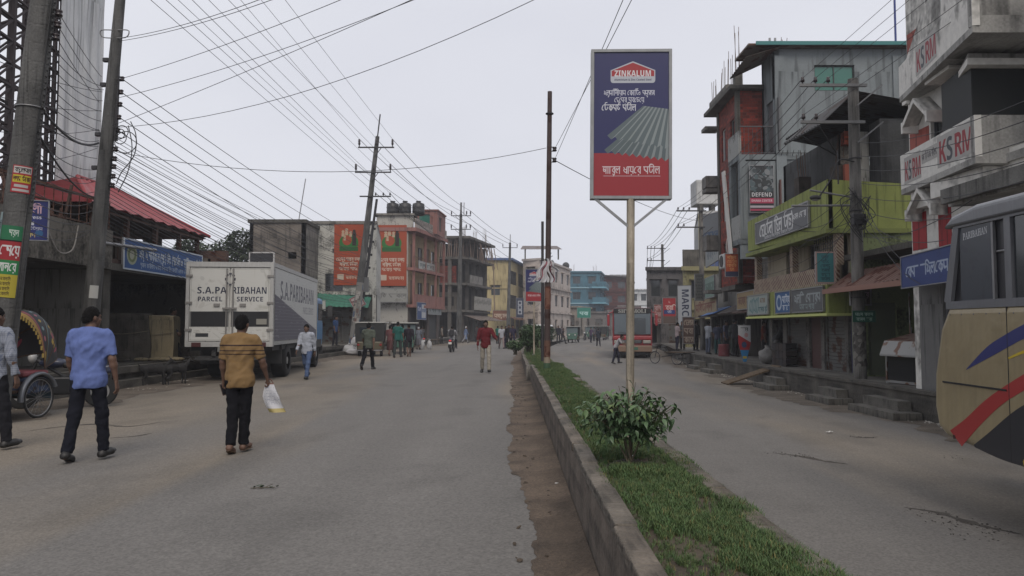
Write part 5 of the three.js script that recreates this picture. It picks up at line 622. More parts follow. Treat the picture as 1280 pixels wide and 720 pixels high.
// ---- the tall grey building
{
  const b = thing('grey_building', 'tall blue-grey plastered building with a teal roof edge and a green glass window', 'building', [11, 0, -31]);
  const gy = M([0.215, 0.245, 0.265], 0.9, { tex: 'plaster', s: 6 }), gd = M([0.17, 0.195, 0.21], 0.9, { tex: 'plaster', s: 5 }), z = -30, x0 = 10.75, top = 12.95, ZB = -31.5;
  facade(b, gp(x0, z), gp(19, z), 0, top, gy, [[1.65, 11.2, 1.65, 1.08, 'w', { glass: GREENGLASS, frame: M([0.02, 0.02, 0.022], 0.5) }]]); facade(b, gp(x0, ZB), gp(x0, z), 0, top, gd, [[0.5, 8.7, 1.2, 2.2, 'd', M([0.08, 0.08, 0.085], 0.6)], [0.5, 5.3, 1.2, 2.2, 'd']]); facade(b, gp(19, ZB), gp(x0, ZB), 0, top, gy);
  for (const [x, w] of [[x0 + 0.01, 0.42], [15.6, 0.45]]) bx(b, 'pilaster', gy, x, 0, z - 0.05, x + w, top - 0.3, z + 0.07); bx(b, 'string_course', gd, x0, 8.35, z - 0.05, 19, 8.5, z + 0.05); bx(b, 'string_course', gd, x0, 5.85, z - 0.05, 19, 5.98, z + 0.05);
  mb().slab([9.6, top + 0.1, z + 0.35], [19.2, top + 0.1, z + 0.35], [19.2, top + 0.1, ZB], [9.6, top + 0.1, ZB], 0.08).buildW('roof_sheet', M([0.20, 0.17, 0.14], 0.8, { tex: 'rust', s: 2 }), b); bx(b, 'roof_edge', M([0.03, 0.16, 0.16], 0.6), 9.9, top + 0.02, z + 0.36, 19.2, top + 0.17, z + 0.42);
  // raking canopy and the top balcony that looks on to the street
  corrugated(b, 'canopy', [10.9, top - 0.02, z + 0.34], [10.9, top - 0.02, ZB], [9.35, top - 0.75, ZB], [9.5, top - 0.45, z + 0.3], M([0.18, 0.15, 0.12], 0.8, { tex: 'rust', s: 2 }));
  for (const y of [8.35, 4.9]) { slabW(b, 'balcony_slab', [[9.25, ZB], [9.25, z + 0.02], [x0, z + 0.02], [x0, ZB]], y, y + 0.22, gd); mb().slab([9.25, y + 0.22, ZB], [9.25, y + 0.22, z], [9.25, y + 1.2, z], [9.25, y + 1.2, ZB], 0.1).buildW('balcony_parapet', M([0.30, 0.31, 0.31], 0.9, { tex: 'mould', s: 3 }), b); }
  railW(b, V(9.3, 0, z), V(10.7, 0, z), 8.57, 1.15, M([0.05, 0.05, 0.055], 0.7)); facade(b, gp(9.3, z - 0.02), gp(x0, z - 0.02), 4.3, 8.3, gy); for (const zz of [-30.1, -31.35]) bx(b, 'balcony_column', gd, 9.27, 5.1, zz - 0.14, 9.5, 8.35, zz + 0.14); mb().slab([9.15, 4.6, -31.3], [9.15, 4.6, -30.9], [9.18, 8.3, -31.9], [9.18, 8.3, -32.3], 0.06).buildW('hanging_duct', M([0.5, 0.49, 0.47], 0.8), b);
  // lines of barbed wire brackets along the courses
  for (const y of [8.5, 5.98]) { const m = mb(); for (let i = 0; i < 34; i++) { const x = x0 + 0.2 + i * 0.23; m.bar([x, y, z + 0.06], [x + rr(-0.05, 0.05), y + 0.2, z + 0.2], 0.014, 0.01, 4); } m.bar([x0, y + 0.1, z + 0.13], [19, y + 0.1, z + 0.13], 0.014); m.buildW('wire_bracket', BLACKM, b); }
  rebar(b, 11.5, top + 0.15, -31, 0.7); for (const x of [10.95, 11.18]) mb().bar([x, top, -31], [x, top + 0.85, -31], 0.05).buildW('vent_pipe', M([0.3, 0.31, 0.32], 0.7), b); mb().bar([16.3, top, -31], [16.3, top + 3, -31], 0.045).buildW('mast', M([0.03, 0.05, 0.2], 0.6), b); mb().bar([16.7, top, -31], [16.7, top + 0.7, -31], 0.12).buildW('vent_pipe', M([0.3, 0.31, 0.32], 0.7), b);
}
board('poster', 'black and pink poster with a crowd picture fixed on the grey building', 'poster', [9.62, 0, -29.9], [10.62, 0, -29.9], 6.15, 8.1, signM(160, 300, (c, w, h) => { c.fillStyle = '#23262b'; c.fillRect(0, 0, w, h); for (let i = 0; i < 90; i++) { c.fillStyle = ['#3f4a50', '#6d7478', '#8a8f93', '#2d3438', '#52646a'][i % 5]; c.beginPath(); c.ellipse(rnd() * w, rnd() * h * 0.55, rr(5, 18), rr(5, 22), rnd() * 3, 0, 7); c.fill(); } c.fillStyle = '#1a1c20'; c.fillRect(0, h * 0.56, w, 40); fit(c, 'DEFEND', w / 2, h * 0.62, 36, '#e6e6ea', 'bold', 140); c.fillStyle = '#b93a5e'; c.fillRect(0, h * 0.69, w, 34); fit(c, 'DHAKA CENTER', w / 2, h * 0.745, 22, '#f0d6de', 'bold', 140); c.fillStyle = '#c4bcc4'; c.fillRect(0, h * 0.85, w, 14); c.fillStyle = '#b93a5e'; c.fillRect(0, h * 0.92, w, 12); }), { frame: 0.02 });
// ---- the red brick building beyond it
{
  const b = thing('brick_building', 'unplastered red brick building with concrete sunshades and rusty bars on its roof', 'building', [10.4, 3.4, -34]);
  const br = M([0.27, 0.15, 0.135], 0.95, { tex: 'brick', s: 2 }), P = gp(9.85, -35.1), Q = gp(9.7, -31.55);
  facade(b, P, Q, 3.4, 11.7, br, [[0.7, 9.2, 0.7, 1.5, 'w', { frame: M([0.5, 0.5, 0.5], 0.6) }], [2.3, 9.2, 0.7, 1.5, 'w'], [0.7, 6.4, 0.7, 1.5, 'w', { frame: M([0.5, 0.5, 0.5], 0.6) }], [2.3, 6.4, 0.7, 1.5, 'w'], [0.7, 4.1, 0.7, 1.3, 'w']]); facade(b, Q, gp(14, -31.55), 3.4, 11.7, br); facade(b, gp(15, -35.1), P, 3.4, 11.7, br); bx(b, 'inner_wall', DARKIN, 12.6, 3.5, -35, 12.8, 11.6, -32.6); slabW(b, 'floor_slab', [[9.85, -35], [9.75, -32.45], [14, -32.45], [14, -35]], 3.2, 3.4, DKCONC);
  for (const x of [0.03, 0.97]) { const p = P.clone().lerp(Q, x); bx(b, 'column', DKCONC, p.x - 0.06, 3.4, p.z - 0.14, p.x + 0.1, 11.7, p.z + 0.14); }
  mb().slab([9.3, 11.86, -35.6], [9.3, 11.86, -31.2], [14, 11.86, -31.2], [15, 11.86, -35.6], 0.16).buildW('roof_slab', DKCONC, b); bx(b, 'parapet', M([0.2, 0.19, 0.18], 0.9, { tex: 'concrete', s: 2 }), 9.5, 11.87, -35.3, 12, 12.3, -32.5);
  for (const y of [11.15, 8.75, 8.15, 5.9, 5.35, 3.3]) mb().slab([9.95, y, -35.9], [9.25, y, -35.9], [9.25, y, -35.15], [9.95, y, -35.15], y > 8.5 && y < 9 || y < 6 && y > 5.7 ? 0.55 : 0.16).buildW('sunshade', M([0.20, 0.195, 0.19], 0.9, { tex: 'concrete', s: 1.5 }), b);
  rebar(b, 10.0, 12.6, -33.6, 1.5, 0.7); rebar(b, 10.15, 12.9, -32.9, 2.2, 1.0); rebar(b, 9.9, 12.2, -34.4, 1.7); rebar(b, 9.7, 12.2, -35.1, 1.2); mb().path([[9.85, 6.2, -33], [9.6, 5.2, -33.1], [9.7, 4.4, -33], [9.6, 3.8, -32.6]], 0.05).buildW('flexible_hose', M([0.5, 0.42, 0.38], 0.7), b);
  mb().rbox(9.5, 4.45, -32.9, 0.4, 0.65, 0.8, 0.04).buildW('cooling_unit', M([0.45, 0.45, 0.44], 0.5), b); mb().disc(9.29, 4.45, -32.9, 0.26, 0.03, 'x').buildW('fan_grille', BLACKM, b);
}
// ---- low open shops under it, with awnings
{
  const b = thing('shop_row', 'row of dark open shops with a blue tarpaulin awning under the brick building', 'building', [11.3, PLAT, -36]);
  const dk = M([0.15, 0.14, 0.13], 0.95, { tex: 'plaster', s: 2 });
  facade(b, gp(12.4, -46.5), gp(10.3, -28.6), 0.17, 2.35, dk, [[0.3, 0.2, 3.4, 2.0, 'o'], [4.0, 0.2, 3.4, 2.0, 'o'], [7.7, 0.2, 3.4, 2.0, 'o'], [11.4, 0.2, 3.2, 2.0, 'o'], [14.8, 0.2, 2.9, 2.0, 'o']]); mb().slab([15.5, 0.2, -46.5], [13.4, 0.2, -28.6], [13.4, 2.4, -28.6], [15.5, 2.4, -46.5], 0.1).buildW('back_wall', dk, b); mb().slab([12.4, 2.45, -46.5], [10.3, 2.45, -28.6], [14.4, 2.45, -28.6], [16.4, 2.45, -46.5], 0.1).buildW('ceiling_slab', DKCONC, b); for (const [z, x] of [[-46.5, 12.4], [-35, 11.0], [-28.6, 10.3]]) bx(b, 'partition', dk, x, 0.2, z - 0.08, x + 3.4, 2.35, z + 0.08);
  mb().slab([12.0, 2.6, -44], [10.6, 2.6, -32.5], [9.7, 2.15, -32.5], [11.0, 2.15, -44], 0.06).buildW('awning', M([0.10, 0.085, 0.075], 0.9, { tex: 'rust', s: 2 }), b); mb().slab([11.3, 2.56, -41], [10.9, 2.56, -37], [10.0, 2.20, -37], [10.4, 2.12, -41], 0.03).buildW('tarpaulin', M([0.035, 0.12, 0.32], 0.6, { bump: true, bs: 0.6 }), b);
  mb().slab([10.4, 2.5, -32.2], [10.1, 2.5, -28.7], [9.3, 2.1, -28.7], [9.5, 2.1, -32.2], 0.05).buildW('awning', M([0.12, 0.08, 0.07], 0.9, { tex: 'rust', s: 2 }), b);
  facade(b, gp(12.2, -46.5), gp(10.2, -28.7), 2.5, 4.6, M([0.30, 0.29, 0.27], 0.95, { tex: 'mould', s: 3 }), [[2, 2.9, 1.4, 1.2, 'w'], [6, 2.9, 1.4, 1.2, 'w'], [10, 2.9, 1.4, 1.2, 'w'], [14, 2.9, 1.6, 1.2, 'w']]);
}
const sgn = (name, label, px0, px1, d0, d1, yt, yb, mat, o) => { const P = at(px0, yt, d0), Q = at(px1, yt, d1), B = at(px0, yb, d0); return board(name, label, 'sign', P, Q, B.y, P.y, mat, o); };
const plain = (bg, lines, w = 128, h = 96, fg = '#eee') => signM(w, h, (c) => { c.fillStyle = bg; c.fillRect(0, 0, w, h); lines.forEach((t, i) => bn(c, t, w / 2, h * (i + 0.35) / (lines.length + 0.1), h / (lines.length + 1) * 0.75, fg, 'center', 0.2, w * 0.86)); grime(c, w, h, 16, 0.12); });
sgn('hanging_sign', 'orange-red sign above dark blue strip hanging on the brick building', 906, 923, 31, 31, 317, 346, signM(96, 144, (c, w, h) => { c.fillStyle = '#b8542f'; c.fillRect(0, 0, w, h); for (let i = 0; i < 4; i++) bn(c, ['nirala', 'ehaeTl', 'abasik', 'dl'][i], 48, 16 + i * 25, 16, '#e0a46a', 'center', 0.2, 80); c.fillStyle = '#2a2f52'; c.fillRect(0, 112, w, 32); }), { frame: 0.02 });
sgn('shop_sign', 'long white parapet signboard left of the orange-red sign', 882, 905, 42, 35, 308, 335, plain('#9aa09f', ['Dakar estars'], 192, 64, '#5d6a74'));
sgn('shop_sign', 'pale stacked signboards below the orange-red sign', 919, 941, 33, 29.5, 298, 318, plain('#8f9498', ['sunnY'], 128, 64, '#3d4652'));
sgn('shop_sign', 'beige signboard with red edge left of the blue tarpaulin', 868, 896, 46, 38, 375, 398, plain('#b5a27f', ['miSTanno'], 160, 64, '#8a4b3a'));
sgn('shop_sign', 'pale green glazed board above the blue tarpaulin', 881, 893, 40, 37, 348, 374, plain('#87a196', ['cSma'], 64, 96, '#5c7a70'));
sgn('shop_sign', 'ochre signboard over the shop next to the green building', 921, 943, 31.5, 28.5, 366, 388, plain('#a08a60', ['khabar hOtel'], 160, 64, '#6c3b2a'));
sgn('hanging_sign', 'tall text-covered grey sign above the white MARCEL board', 868, 880, 41, 41, 342, 376, signM(96, 192, (c, w, h) => { c.fillStyle = '#7b7d78'; c.fillRect(0, 0, w, h); for (let i = 0; i < 8; i++) bn(c, 'sebakendR'.slice(i % 3), 48, 12 + i * 22, 13, '#3f4240', 'center', 0.2, 82); }));
sgn('hanging_sign', 'vertical white sign reading MARCEL in dark blue', 847, 864, 46, 45.5, 357, 413, signM(96, 320, (c, w, h) => { c.fillStyle = '#c3c7cc'; c.fillRect(0, 0, w, h); c.translate(w * 0.55, h * 0.5); c.rotate(Math.PI / 2); fit(c, 'MARCEL', 0, 0, 70, '#27324e', 'bold', 290); }), { frame: 0.02 });
sgn('hanging_sign', 'red sign with blue middle band left of the white vertical sign', 828, 845, 49, 49, 372, 405, signM(128, 224, (c, w, h) => { c.fillStyle = '#b23036'; c.fillRect(0, 0, w, h); bn(c, 'E', 64, 26, 20, '#f0d8d0'); bn(c, 'rbi', 64, 70, 34, '#f0d8d0', 'center', 0.2); c.fillStyle = '#2c4687'; c.fillRect(10, 106, 108, 34); bn(c, 'sim', 64, 114, 16, '#dde', 'center', 0.2); c.fillStyle = '#6a5a52'; c.fillRect(0, 160, w, 64); }), { frame: 0.03 });
sgn('hanging_sign', 'faded reddish sign just right of the coach', 817, 827, 56, 56, 380, 405, plain('#9a5a52', ['rig', 'Taka', 'smu'], 64, 160, '#caa'));
sgn('hanging_sign', 'narrow brown board with rows of pale text among the shop people', 853, 868, 43, 43, 396, 430, plain('#6a5148', ['ehlD', 'sba', 'kaD'], 64, 128, '#c0b0a0'));
sgn('shop_sign', 'grey box sign hanging high on the far side of the brick building', 876, 900, 47, 45, 270, 306, plain('#7e8286', ['', 'ehasen'], 96, 128, '#4a6080'), { t: 0.9 });
// ---- buildings further along on the right
{
  const b = block('mossy_building', 'moss-stained yellow-grey two-storey building behind the vertical white sign', [[12.0, -52], [17, -52], [22, -62]], 5.5, M([0.25, 0.235, 0.13], 0.95, { tex: 'mould', s: 3 }), 2, [2, 3], { win: dkFrame }); mb().box(12, 5.8, -52.2, 13.6, 7.0, -52).buildW('parapet', DKCONC, b);
  const c2 = block('cream_building', 'cream tower block with a blue window and a white tank box on its roof', [[16.2, -64], [21.5, -64], [24, -76]], 11.3, M([0.42, 0.43, 0.44], 0.9, { tex: 'plaster', s: 5 }), 4, [2, 2], { win: { glass: BLUEGLASS } }); mb().rbox(16.9, 13.2, -64.5, 2.1, 2.1, 2.1, 0.05).buildW('tank_box', M([0.50, 0.51, 0.52], 0.8, { tex: 'plaster', s: 2 }), c2); mb().box(16.3, 11.6, -65, 16.6, 12.2, -64).box(17.3, 11.6, -65, 17.6, 12.2, -64).buildW('tank_leg', CONC, c2); mb().box(16.1, 0, -63.9, 16.4, 11.3, -63.7).buildW('yellow_pilaster', M([0.45, 0.40, 0.22], 0.9), c2);
  block('low_building', 'dark low building behind the red hanging signs', [[12.0, -66], [16.6, -66], [20, -78]], 6.6, M([0.10, 0.095, 0.10], 0.95, { tex: 'mould', s: 3 }), 2, [3, 2], { win: dkFrame }); block('low_building', 'distant grey low building where the right row of shops bends away', [[17.5, -95], [23, -95], [26, -106]], 7.4, M([0.20, 0.19, 0.185], 0.95, { tex: 'mould', s: 4 }), 2, [3, 2], { win: dkFrame });
}
// ---- steps, ramp and loose things at the right footway
for (const [px, py, w, l] of [[1086, 503, 0.75, 'two-tread concrete step by the concrete pole'], [1140, 519, 1.05, 'wide two-tread concrete step beside the bus'], [1104, 478, 0.0, ''], [905, 466, 0.8, 'low worn concrete step left of the pennant banner'], [880, 461, 0.8, 'low concrete step under the group of customers'], [980, 486, 0.8, 'broken concrete step beside the wooden ramp']]) { if (!w) continue; const p = on(px, py, -0.45), z = p.z, e = rightEdge(-z) - 0.035; const t = thing('concrete_step', l, 'steps', [e, -0.45, z]); const m1 = M([0.17, 0.163, 0.15], 0.95, { tex: 'concrete', s: 0.9, bump: true, bs: 0.2 }); mb().box(-0.62, 0, -w, 0, 0.16, w).build('lower_tread', m1, t); mb().box(-0.30, 0.16, -w * 0.9, 0, 0.2, w * 0.62).box(-0.30, 0.2, -w * 0.92, 0, 0.37, w * 0.6).build('upper_tread', m1, t); }
{ const a = at(938, 480, 26.5), t = thing('wooden_ramp', 'grey plank ramp leaning from the road up to the right footway', 'ramp', [8.3, -0.45, -26.5]); for (let k = 0; k < 3; k++) mb().slab([-0.9, 0.04, k * 0.26], [-0.9, 0.04, k * 0.26 + 0.25], [0.75, 0.68, k * 0.26 + 0.25 + 0.6], [0.75, 0.68, k * 0.26 + 0.6], 0.05).build('plank', M([0.16, 0.14, 0.115], 0.95, { tex: 'wood', s: 0.8 }), t); }
{ const p = at(931, 455, 29.2), t = thing('pennant_banner', 'upright red and white banner with a pointed blue lower half at the footway edge', 'banner', [p.x, PLAT, p.z]); const q = printMat(96, 256, (c, w, h) => { c.fillStyle = '#d9d9dc'; c.fillRect(0, 0, w, 160); c.fillStyle = '#b32a32'; c.beginPath(); c.moveTo(0, 60); c.lineTo(96, 110); c.lineTo(96, 160); c.lineTo(0, 160); c.fill(); bn(c, 'ofar', 48, 14, 18, '#333', 'center', 0.2, 80); c.fillStyle = '#3a4d78'; c.beginPath(); c.arc(44, 125, 20, 0, 7); c.fill(); c.fillStyle = '#d8a8a8'; c.beginPath(); c.arc(62, 62, 15, 0, 7); c.fill(); c.fillStyle = '#2f8cc8'; c.fillRect(0, 160, w, 96); c.fillStyle = '#d8c04a'; c.fillRect(32, 200, 32, 16); });
  const s = new THREE.Shape([[-0.24, 1.42], [0.24, 1.42], [0.24, 0.75], [0.03, -0.1], [-0.03, -0.1], [-0.24, 0.75]].map((k) => new THREE.Vector2(...k))); const g = new THREE.ExtrudeGeometry(s, { depth: 0.02, bevelEnabled: false }); const a = g.attributes.position, u = new Float32Array(a.count * 2); for (let i = 0; i < a.count; i++) { u[i * 2] = a.getX(i) / 0.48 + 0.5; u[i * 2 + 1] = (a.getY(i) + 0.1) / 1.52; } g.setAttribute('uv', new THREE.BufferAttribute(u, 2)); mesh('printed_face', g, q, t); mb().bar([0, -0.3, -0.03], [0, 1.5, -0.03], 0.015).bar([-0.26, 1.43, -0.01], [0.26, 1.43, -0.01], 0.018).build('stand', STEEL, t); }
{ const t = thing('crate_stack', 'low stack of dark bottle crates outside the green building shutter', 'crates', [9.5, PLAT, -26.7], 0.05); for (let k = 0; k < 3; k++) for (let j = 0; j < 4; j++) { const m = mb(), y = k * 0.27, z = j * 0.3; m.box(-0.2, y, z, 0.2, y + 0.05, z + 0.28).box(-0.2, y + 0.2, z, 0.2, y + 0.25, z + 0.02).box(-0.2, y + 0.2, z + 0.26, 0.2, y + 0.25, z + 0.28).box(-0.2, y + 0.05, z, -0.18, y + 0.25, z + 0.28).box(-0.19, y + 0.1, z + 0.03, 0.19, y + 0.26, z + 0.25); m.build('crate', M([[0.05, 0.045, 0.06], [0.06, 0.05, 0.05], [0.04, 0.045, 0.065]][(k + j) % 3], 0.6, { tex: 'tileMosaic', s: 0.3 }), t); } }
{ const t = thing('sack', 'bulging grey sack beside the crate stack', 'sack', [9.45, PLAT, -27.7]); const g = new THREE.SphereGeometry(0.3, 20, 14), p = g.attributes.position; for (let i = 0; i < p.count; i++) { const n = 1 + 0.3 * (vnoise3(p.getX(i) * 7, p.getY(i) * 7, p.getZ(i) * 7) - 0.5), y = p.getY(i); p.setXYZ(i, p.getX(i) * n * (y > 0.2 ? 0.7 : 1), (y + 0.3) * 1.0 * n, p.getZ(i) * n); } g.computeVertexNormals(); mesh('bag', boxUV(clean(g)), M([0.27, 0.26, 0.25], 0.9, { tex: 'fabric', s: 0.3 }), t); mb().bar([0, 0.5, 0], [0.02, 0.68, 0], 0.06, 0.09).build('tied_neck', M([0.3, 0.29, 0.28], 0.9), t); }
{ const p = on(892, 440, PLAT), t = thing('drum', 'small dark red drum beside the standing customers', 'drum', [10.0, PLAT, -35.2]); t.children.length; const m = mb(); m.add(new THREE.LatheGeometry([[0, 0], [0.26, 0], [0.27, 0.03], [0.25, 0.25], [0.27, 0.28], [0.25, 0.5], [0.27, 0.55], [0.2, 0.57], [0, 0.57]].map((k) => new THREE.Vector2(...k)), 16)); m.build('body', M([0.16, 0.03, 0.035], 0.5), t); mb().torus(0, 0.6, 0, 0.1, 0.012, 'x', 12, Math.PI).build('handle', BLACKM, t); }
// ================================================================== vehicles (all built facing -z, base on the ground)
function wheel(parent, x, y, z, R, W, hub = M([0.30, 0.30, 0.30], 0.5, { metal: 0.4 })) { // tyre with a rim in it
  const g = new THREE.LatheGeometry([[R * 0.55, -W / 2], [R * 0.9, -W / 2], [R, -W * 0.34], [R, W * 0.34], [R * 0.9, W / 2], [R * 0.55, W / 2]].map((p) => new THREE.Vector2(...p)), 26); g.rotateZ(Math.PI / 2); const t = mesh('wheel', boxUV(clean(g)), RUBBER, parent); t.position.set(x, y, z);
  mb().disc(0, 0, 0, R * 0.57, W * 0.5, 'x').disc(0, 0, 0, R * 0.22, W * 0.9, 'x').build('rim', hub, t); return t;
}
function spoked(parent, x, y, z, R, name = 'wheel', spokes = 16) { const t = mb().torus(0, 0, 0, R - 0.016, 0.02, 'x', 36).build(name, RUBBER, parent); t.position.set(x, y, z); const m = mb(); m.torus(0, 0, 0, R - 0.04, 0.009, 'x', 32); for (let i = 0; i < spokes; i++) { const a = i / spokes * 6.283; m.bar([i % 2 ? 0.02 : -0.02, 0, 0], [0, Math.sin(a) * (R - 0.04), Math.cos(a) * (R - 0.04)], 0.0028, 0.0028, 3); } m.disc(0, 0, 0, 0.025, 0.08, 'x', 10); m.build('rim', STEEL, t); return t; }
const onFace = (parent, name, w, h, mat, pos, ry = 0) => { const o = mesh(name, new THREE.PlaneGeometry(w, h), mat, parent); o.position.set(...pos); o.rotation.y = ry; return o; };
// ---- the parcel lorry
{
  const t = thing('lorry', 'white box lorry lettered PARCEL SERVICE on its rear doors, parked on the left', 'lorry', [-7.85, 0, -20.7], 0.1);
  const wp = M([0.62, 0.62, 0.605], 0.55, { tex: 'plaster', s: 2.6 }), L = 7.6, dk = M([0.035, 0.035, 0.036], 0.7), W = 1.16;
  mb().box(-W, 1.08, -L, W, 3.3, -0.04).build('box_body', wp, t);
  const fr = mb(); fr.box(-W - 0.02, 3.2, -0.1, W + 0.02, 3.34, 0.03).box(-W - 0.02, 0.98, -0.12, W + 0.02, 1.12, 0.03).box(-W - 0.02, 1.12, -0.08, -W + 0.07, 3.2, 0.03).box(W - 0.07, 1.12, -0.08, W + 0.02, 3.2, 0.03).box(W, 3.22, -L, W + 0.03, 3.34, -0.1).box(W, 1.02, -L, W + 0.03, 1.12, -0.12).box(W, 1.12, -L, W + 0.03, 3.22, -L + 0.09).box(-W - 0.03, 3.22, -L, -W, 3.34, -0.1); fr.build('body_frame', M([0.46, 0.46, 0.45], 0.5, { tex: 'metal', s: 1 }), t);
  const doorTex = (left) => printMat(256, 512, (c, w, h) => { c.fillStyle = '#c4c4c0'; c.fillRect(0, 0, w, h); c.fillStyle = '#17181c'; c.fillRect(0, h * 0.60, w, h * 0.21); c.save(); fit(c, left ? 'S.A.PA' : 'RIBAHAN', left ? 142 : 122, 158, 66, '#20243a', 'bold', left ? 216 : 236); fit(c, left ? 'PARCEL' : 'SERVICE', left ? 130 : 126, 220, 46, '#20243a', 'bold', left ? 236 : 230); c.restore(); c.strokeStyle = '#9a9a97'; c.lineWidth = 3; c.strokeRect(6, 6, w - 12, h - 12); grime(c, w, h, 70, 0.10); c.fillStyle = 'rgba(80,70,60,.2)'; for (let i = 0; i < 30; i++) c.fillRect(rnd() * w, h * 0.74 + rnd() * h * 0.2, rr(4, 40), rr(1, 5)); if (left) { c.fillStyle = '#26282c'; c.fillRect(40, h - 52, 84, 26); } else { c.fillStyle = '#8a8880'; c.fillRect(170, h * 0.70, 70, 40); } });
  for (const s of [-1, 1]) { const d = mb().box(s < 0 ? -W + 0.08 : 0.02, 1.14, -0.03, s < 0 ? -0.02 : W - 0.08, 3.18, 0.0).build('rear_door', wp, t); const dm = doorTex(s < 0); dm.color.set(0xf4f4f4); onFace(d, 'painted_face', W - 0.12, 2.02, dm, [s * (W / 2 - 0.03), 2.16, 0.004]);
    const h = mb(); for (const y of [1.45, 2.2, 2.95]) h.box(s * (W - 0.06) - 0.09, y - 0.03, 0.004, s * (W - 0.06) + 0.09, y + 0.03, 0.05); h.bar([s * 0.09, 1.16, 0.035], [s * 0.09, 3.16, 0.035], 0.018).box(s * 0.09 - 0.10, 2.02, 0.03, s * 0.09 + 0.10, 2.07, 0.07).box(s * 0.35 - 0.08, 2.1, 0.004, s * 0.35 + 0.08, 2.18, 0.04); h.build('door_hardware', M([0.25, 0.24, 0.23], 0.5, { metal: 0.5 }), d); }
  { const m = mb(); for (let i = 0; i < 8; i++) { const a = i / 8 * 6.28; m.cbox(Math.cos(a) * 0.12, 2.86 + Math.sin(a) * 0.15, 0.008, 0.05, 0.07, 0.008, 0, 0, a); } m.build('painted_emblem', M([0.06, 0.06, 0.08], 0.7), t); }
  // ribbed right side with faded lettering over a dark wedge
  const rib = mb(); for (let i = 0; i < 21; i++) rib.cbox(W + 0.006, 1.17 + i * 0.1, -L / 2, 0.022, 0.07, L - 0.26, 0, 0, 0.08); rib.build('side_rib', wp, t);
  const side = printMat(1024, 320, (c, w, h) => { c.fillStyle = '#c0c1bf'; c.fillRect(0, 0, w, h); c.fillStyle = '#5d5b66'; c.beginPath(); c.moveTo(0, h * 0.36); c.lineTo(w, h * 0.86); c.lineTo(w, h); c.lineTo(0, h); c.fill(); c.strokeStyle = '#8c8c90'; c.lineWidth = 4; c.font = 'bold 116px sans-serif'; c.textAlign = 'left'; c.textBaseline = 'middle'; c.fillStyle = '#5a5a64'; c.fillText('S.A.PARIBAHAN', 100, 92, 830); c.font = 'bold 52px sans-serif'; c.fillStyle = '#8a8a8e'; c.fillText('PARCEL SERVICE', 620, 172, 300); for (let i = 0; i < 260; i++) { c.fillStyle = rnd() > 0.5 ? 'rgba(200,200,198,.35)' : 'rgba(70,68,72,.14)'; c.fillRect(rnd() * w, rnd() * h, rr(6, 60), rr(1, 4)); } for (let y = 0; y < h; y += 15) { c.fillStyle = 'rgba(215,215,212,.2)'; c.fillRect(0, y, w, 2); } });
  { side.color.set(0xf6f6f6); const o = mesh('painted_side', new THREE.PlaneGeometry(L - 0.3, 2.06), side, t); o.rotation.y = Math.PI / 2; o.position.set(W + 0.024, 2.17, -L / 2); }
  mb().box(-0.5, 0.72, -L - 1.6, -0.38, 0.94, -0.1).box(0.38, 0.72, -L - 1.6, 0.5, 0.94, -0.1).box(-1.1, 0.86, -L, 1.1, 1.0, -0.3).box(-0.95, 0.6, -0.25, 0.95, 0.72, -0.15).build('chassis', dk, t); mb().box(W - 0.32, 0.55, -4.6, W - 0.02, 0.95, -3.7).box(-1, 0.5, -4.4, -0.6, 0.95, -3.6).build('fuel_tank', dk, t); mb().box(-W, 0.45, -1.35, W, 1.02, -1.31).build('mud_flap', dk, t);
  mb().box(-1.0, 0.98, 0.0, -0.75, 1.1, 0.05).box(0.75, 0.98, 0, 1.0, 1.1, 0.05).build('tail_lamp', M([0.06, 0.015, 0.015], 0.4), t); mb().box(-0.3, 0.84, 0.02, 0.2, 0.98, 0.035).build('number_plate', M([0.15, 0.15, 0.14], 0.6), t);
  for (const s of [-1, 1]) { wheel(t, s * 0.93, 0.5, -2.35, 0.5, 0.44); wheel(t, s * 0.98, 0.5, -8.1, 0.5, 0.26); }
  const blue = M([0.05, 0.20, 0.42], 0.35, { coat: 0.5 }); const cab = mb().rbox(0, 1.72, -L - 0.95, 2.26, 1.95, 1.7, 0.16, 3).build('cab', blue, t); mb().box(-0.95, 1.75, -L - 1.82, 0.95, 2.45, -L - 1.79).box(1.12, 1.8, -L - 1.55, 1.145, 2.45, -L - 0.55).build('cab_window', GLASS, cab); mb().box(1.13, 1.05, -L - 1.6, 1.15, 1.7, -L - 0.4).build('door', blue, cab); mb().box(-1.12, 0.5, -L - 1.9, 1.12, 0.8, -L - 1.75).build('bumper', dk, t); mb().bar([1.12, 2.2, -L - 1.6], [1.4, 2.3, -L - 1.65], 0.02).box(1.34, 1.95, -L - 1.68, 1.52, 2.4, -L - 1.62).build('mirror', dk, cab); mb().cbox(1.0, 0.92, -L - 0.5, 0.3, 0.3, 1.6).build('mudguard', dk, t);
}
board('signboard', 'dark board in a pale frame standing up behind the lorry box', 'sign', at(311, 330, 36), at(343, 330, 36), at(311, 329, 36).y, at(311, 315, 36).y, printMat(64, 32, (c, w, h) => { c.fillStyle = '#2c2d33'; c.fillRect(0, 0, w, h); grime(c, w, h, 10, 0.2); }), { frame: 0.06, frameMat: M([0.4, 0.4, 0.4], 0.6), posts: [0.1, 0.9], postH: 1.2 });

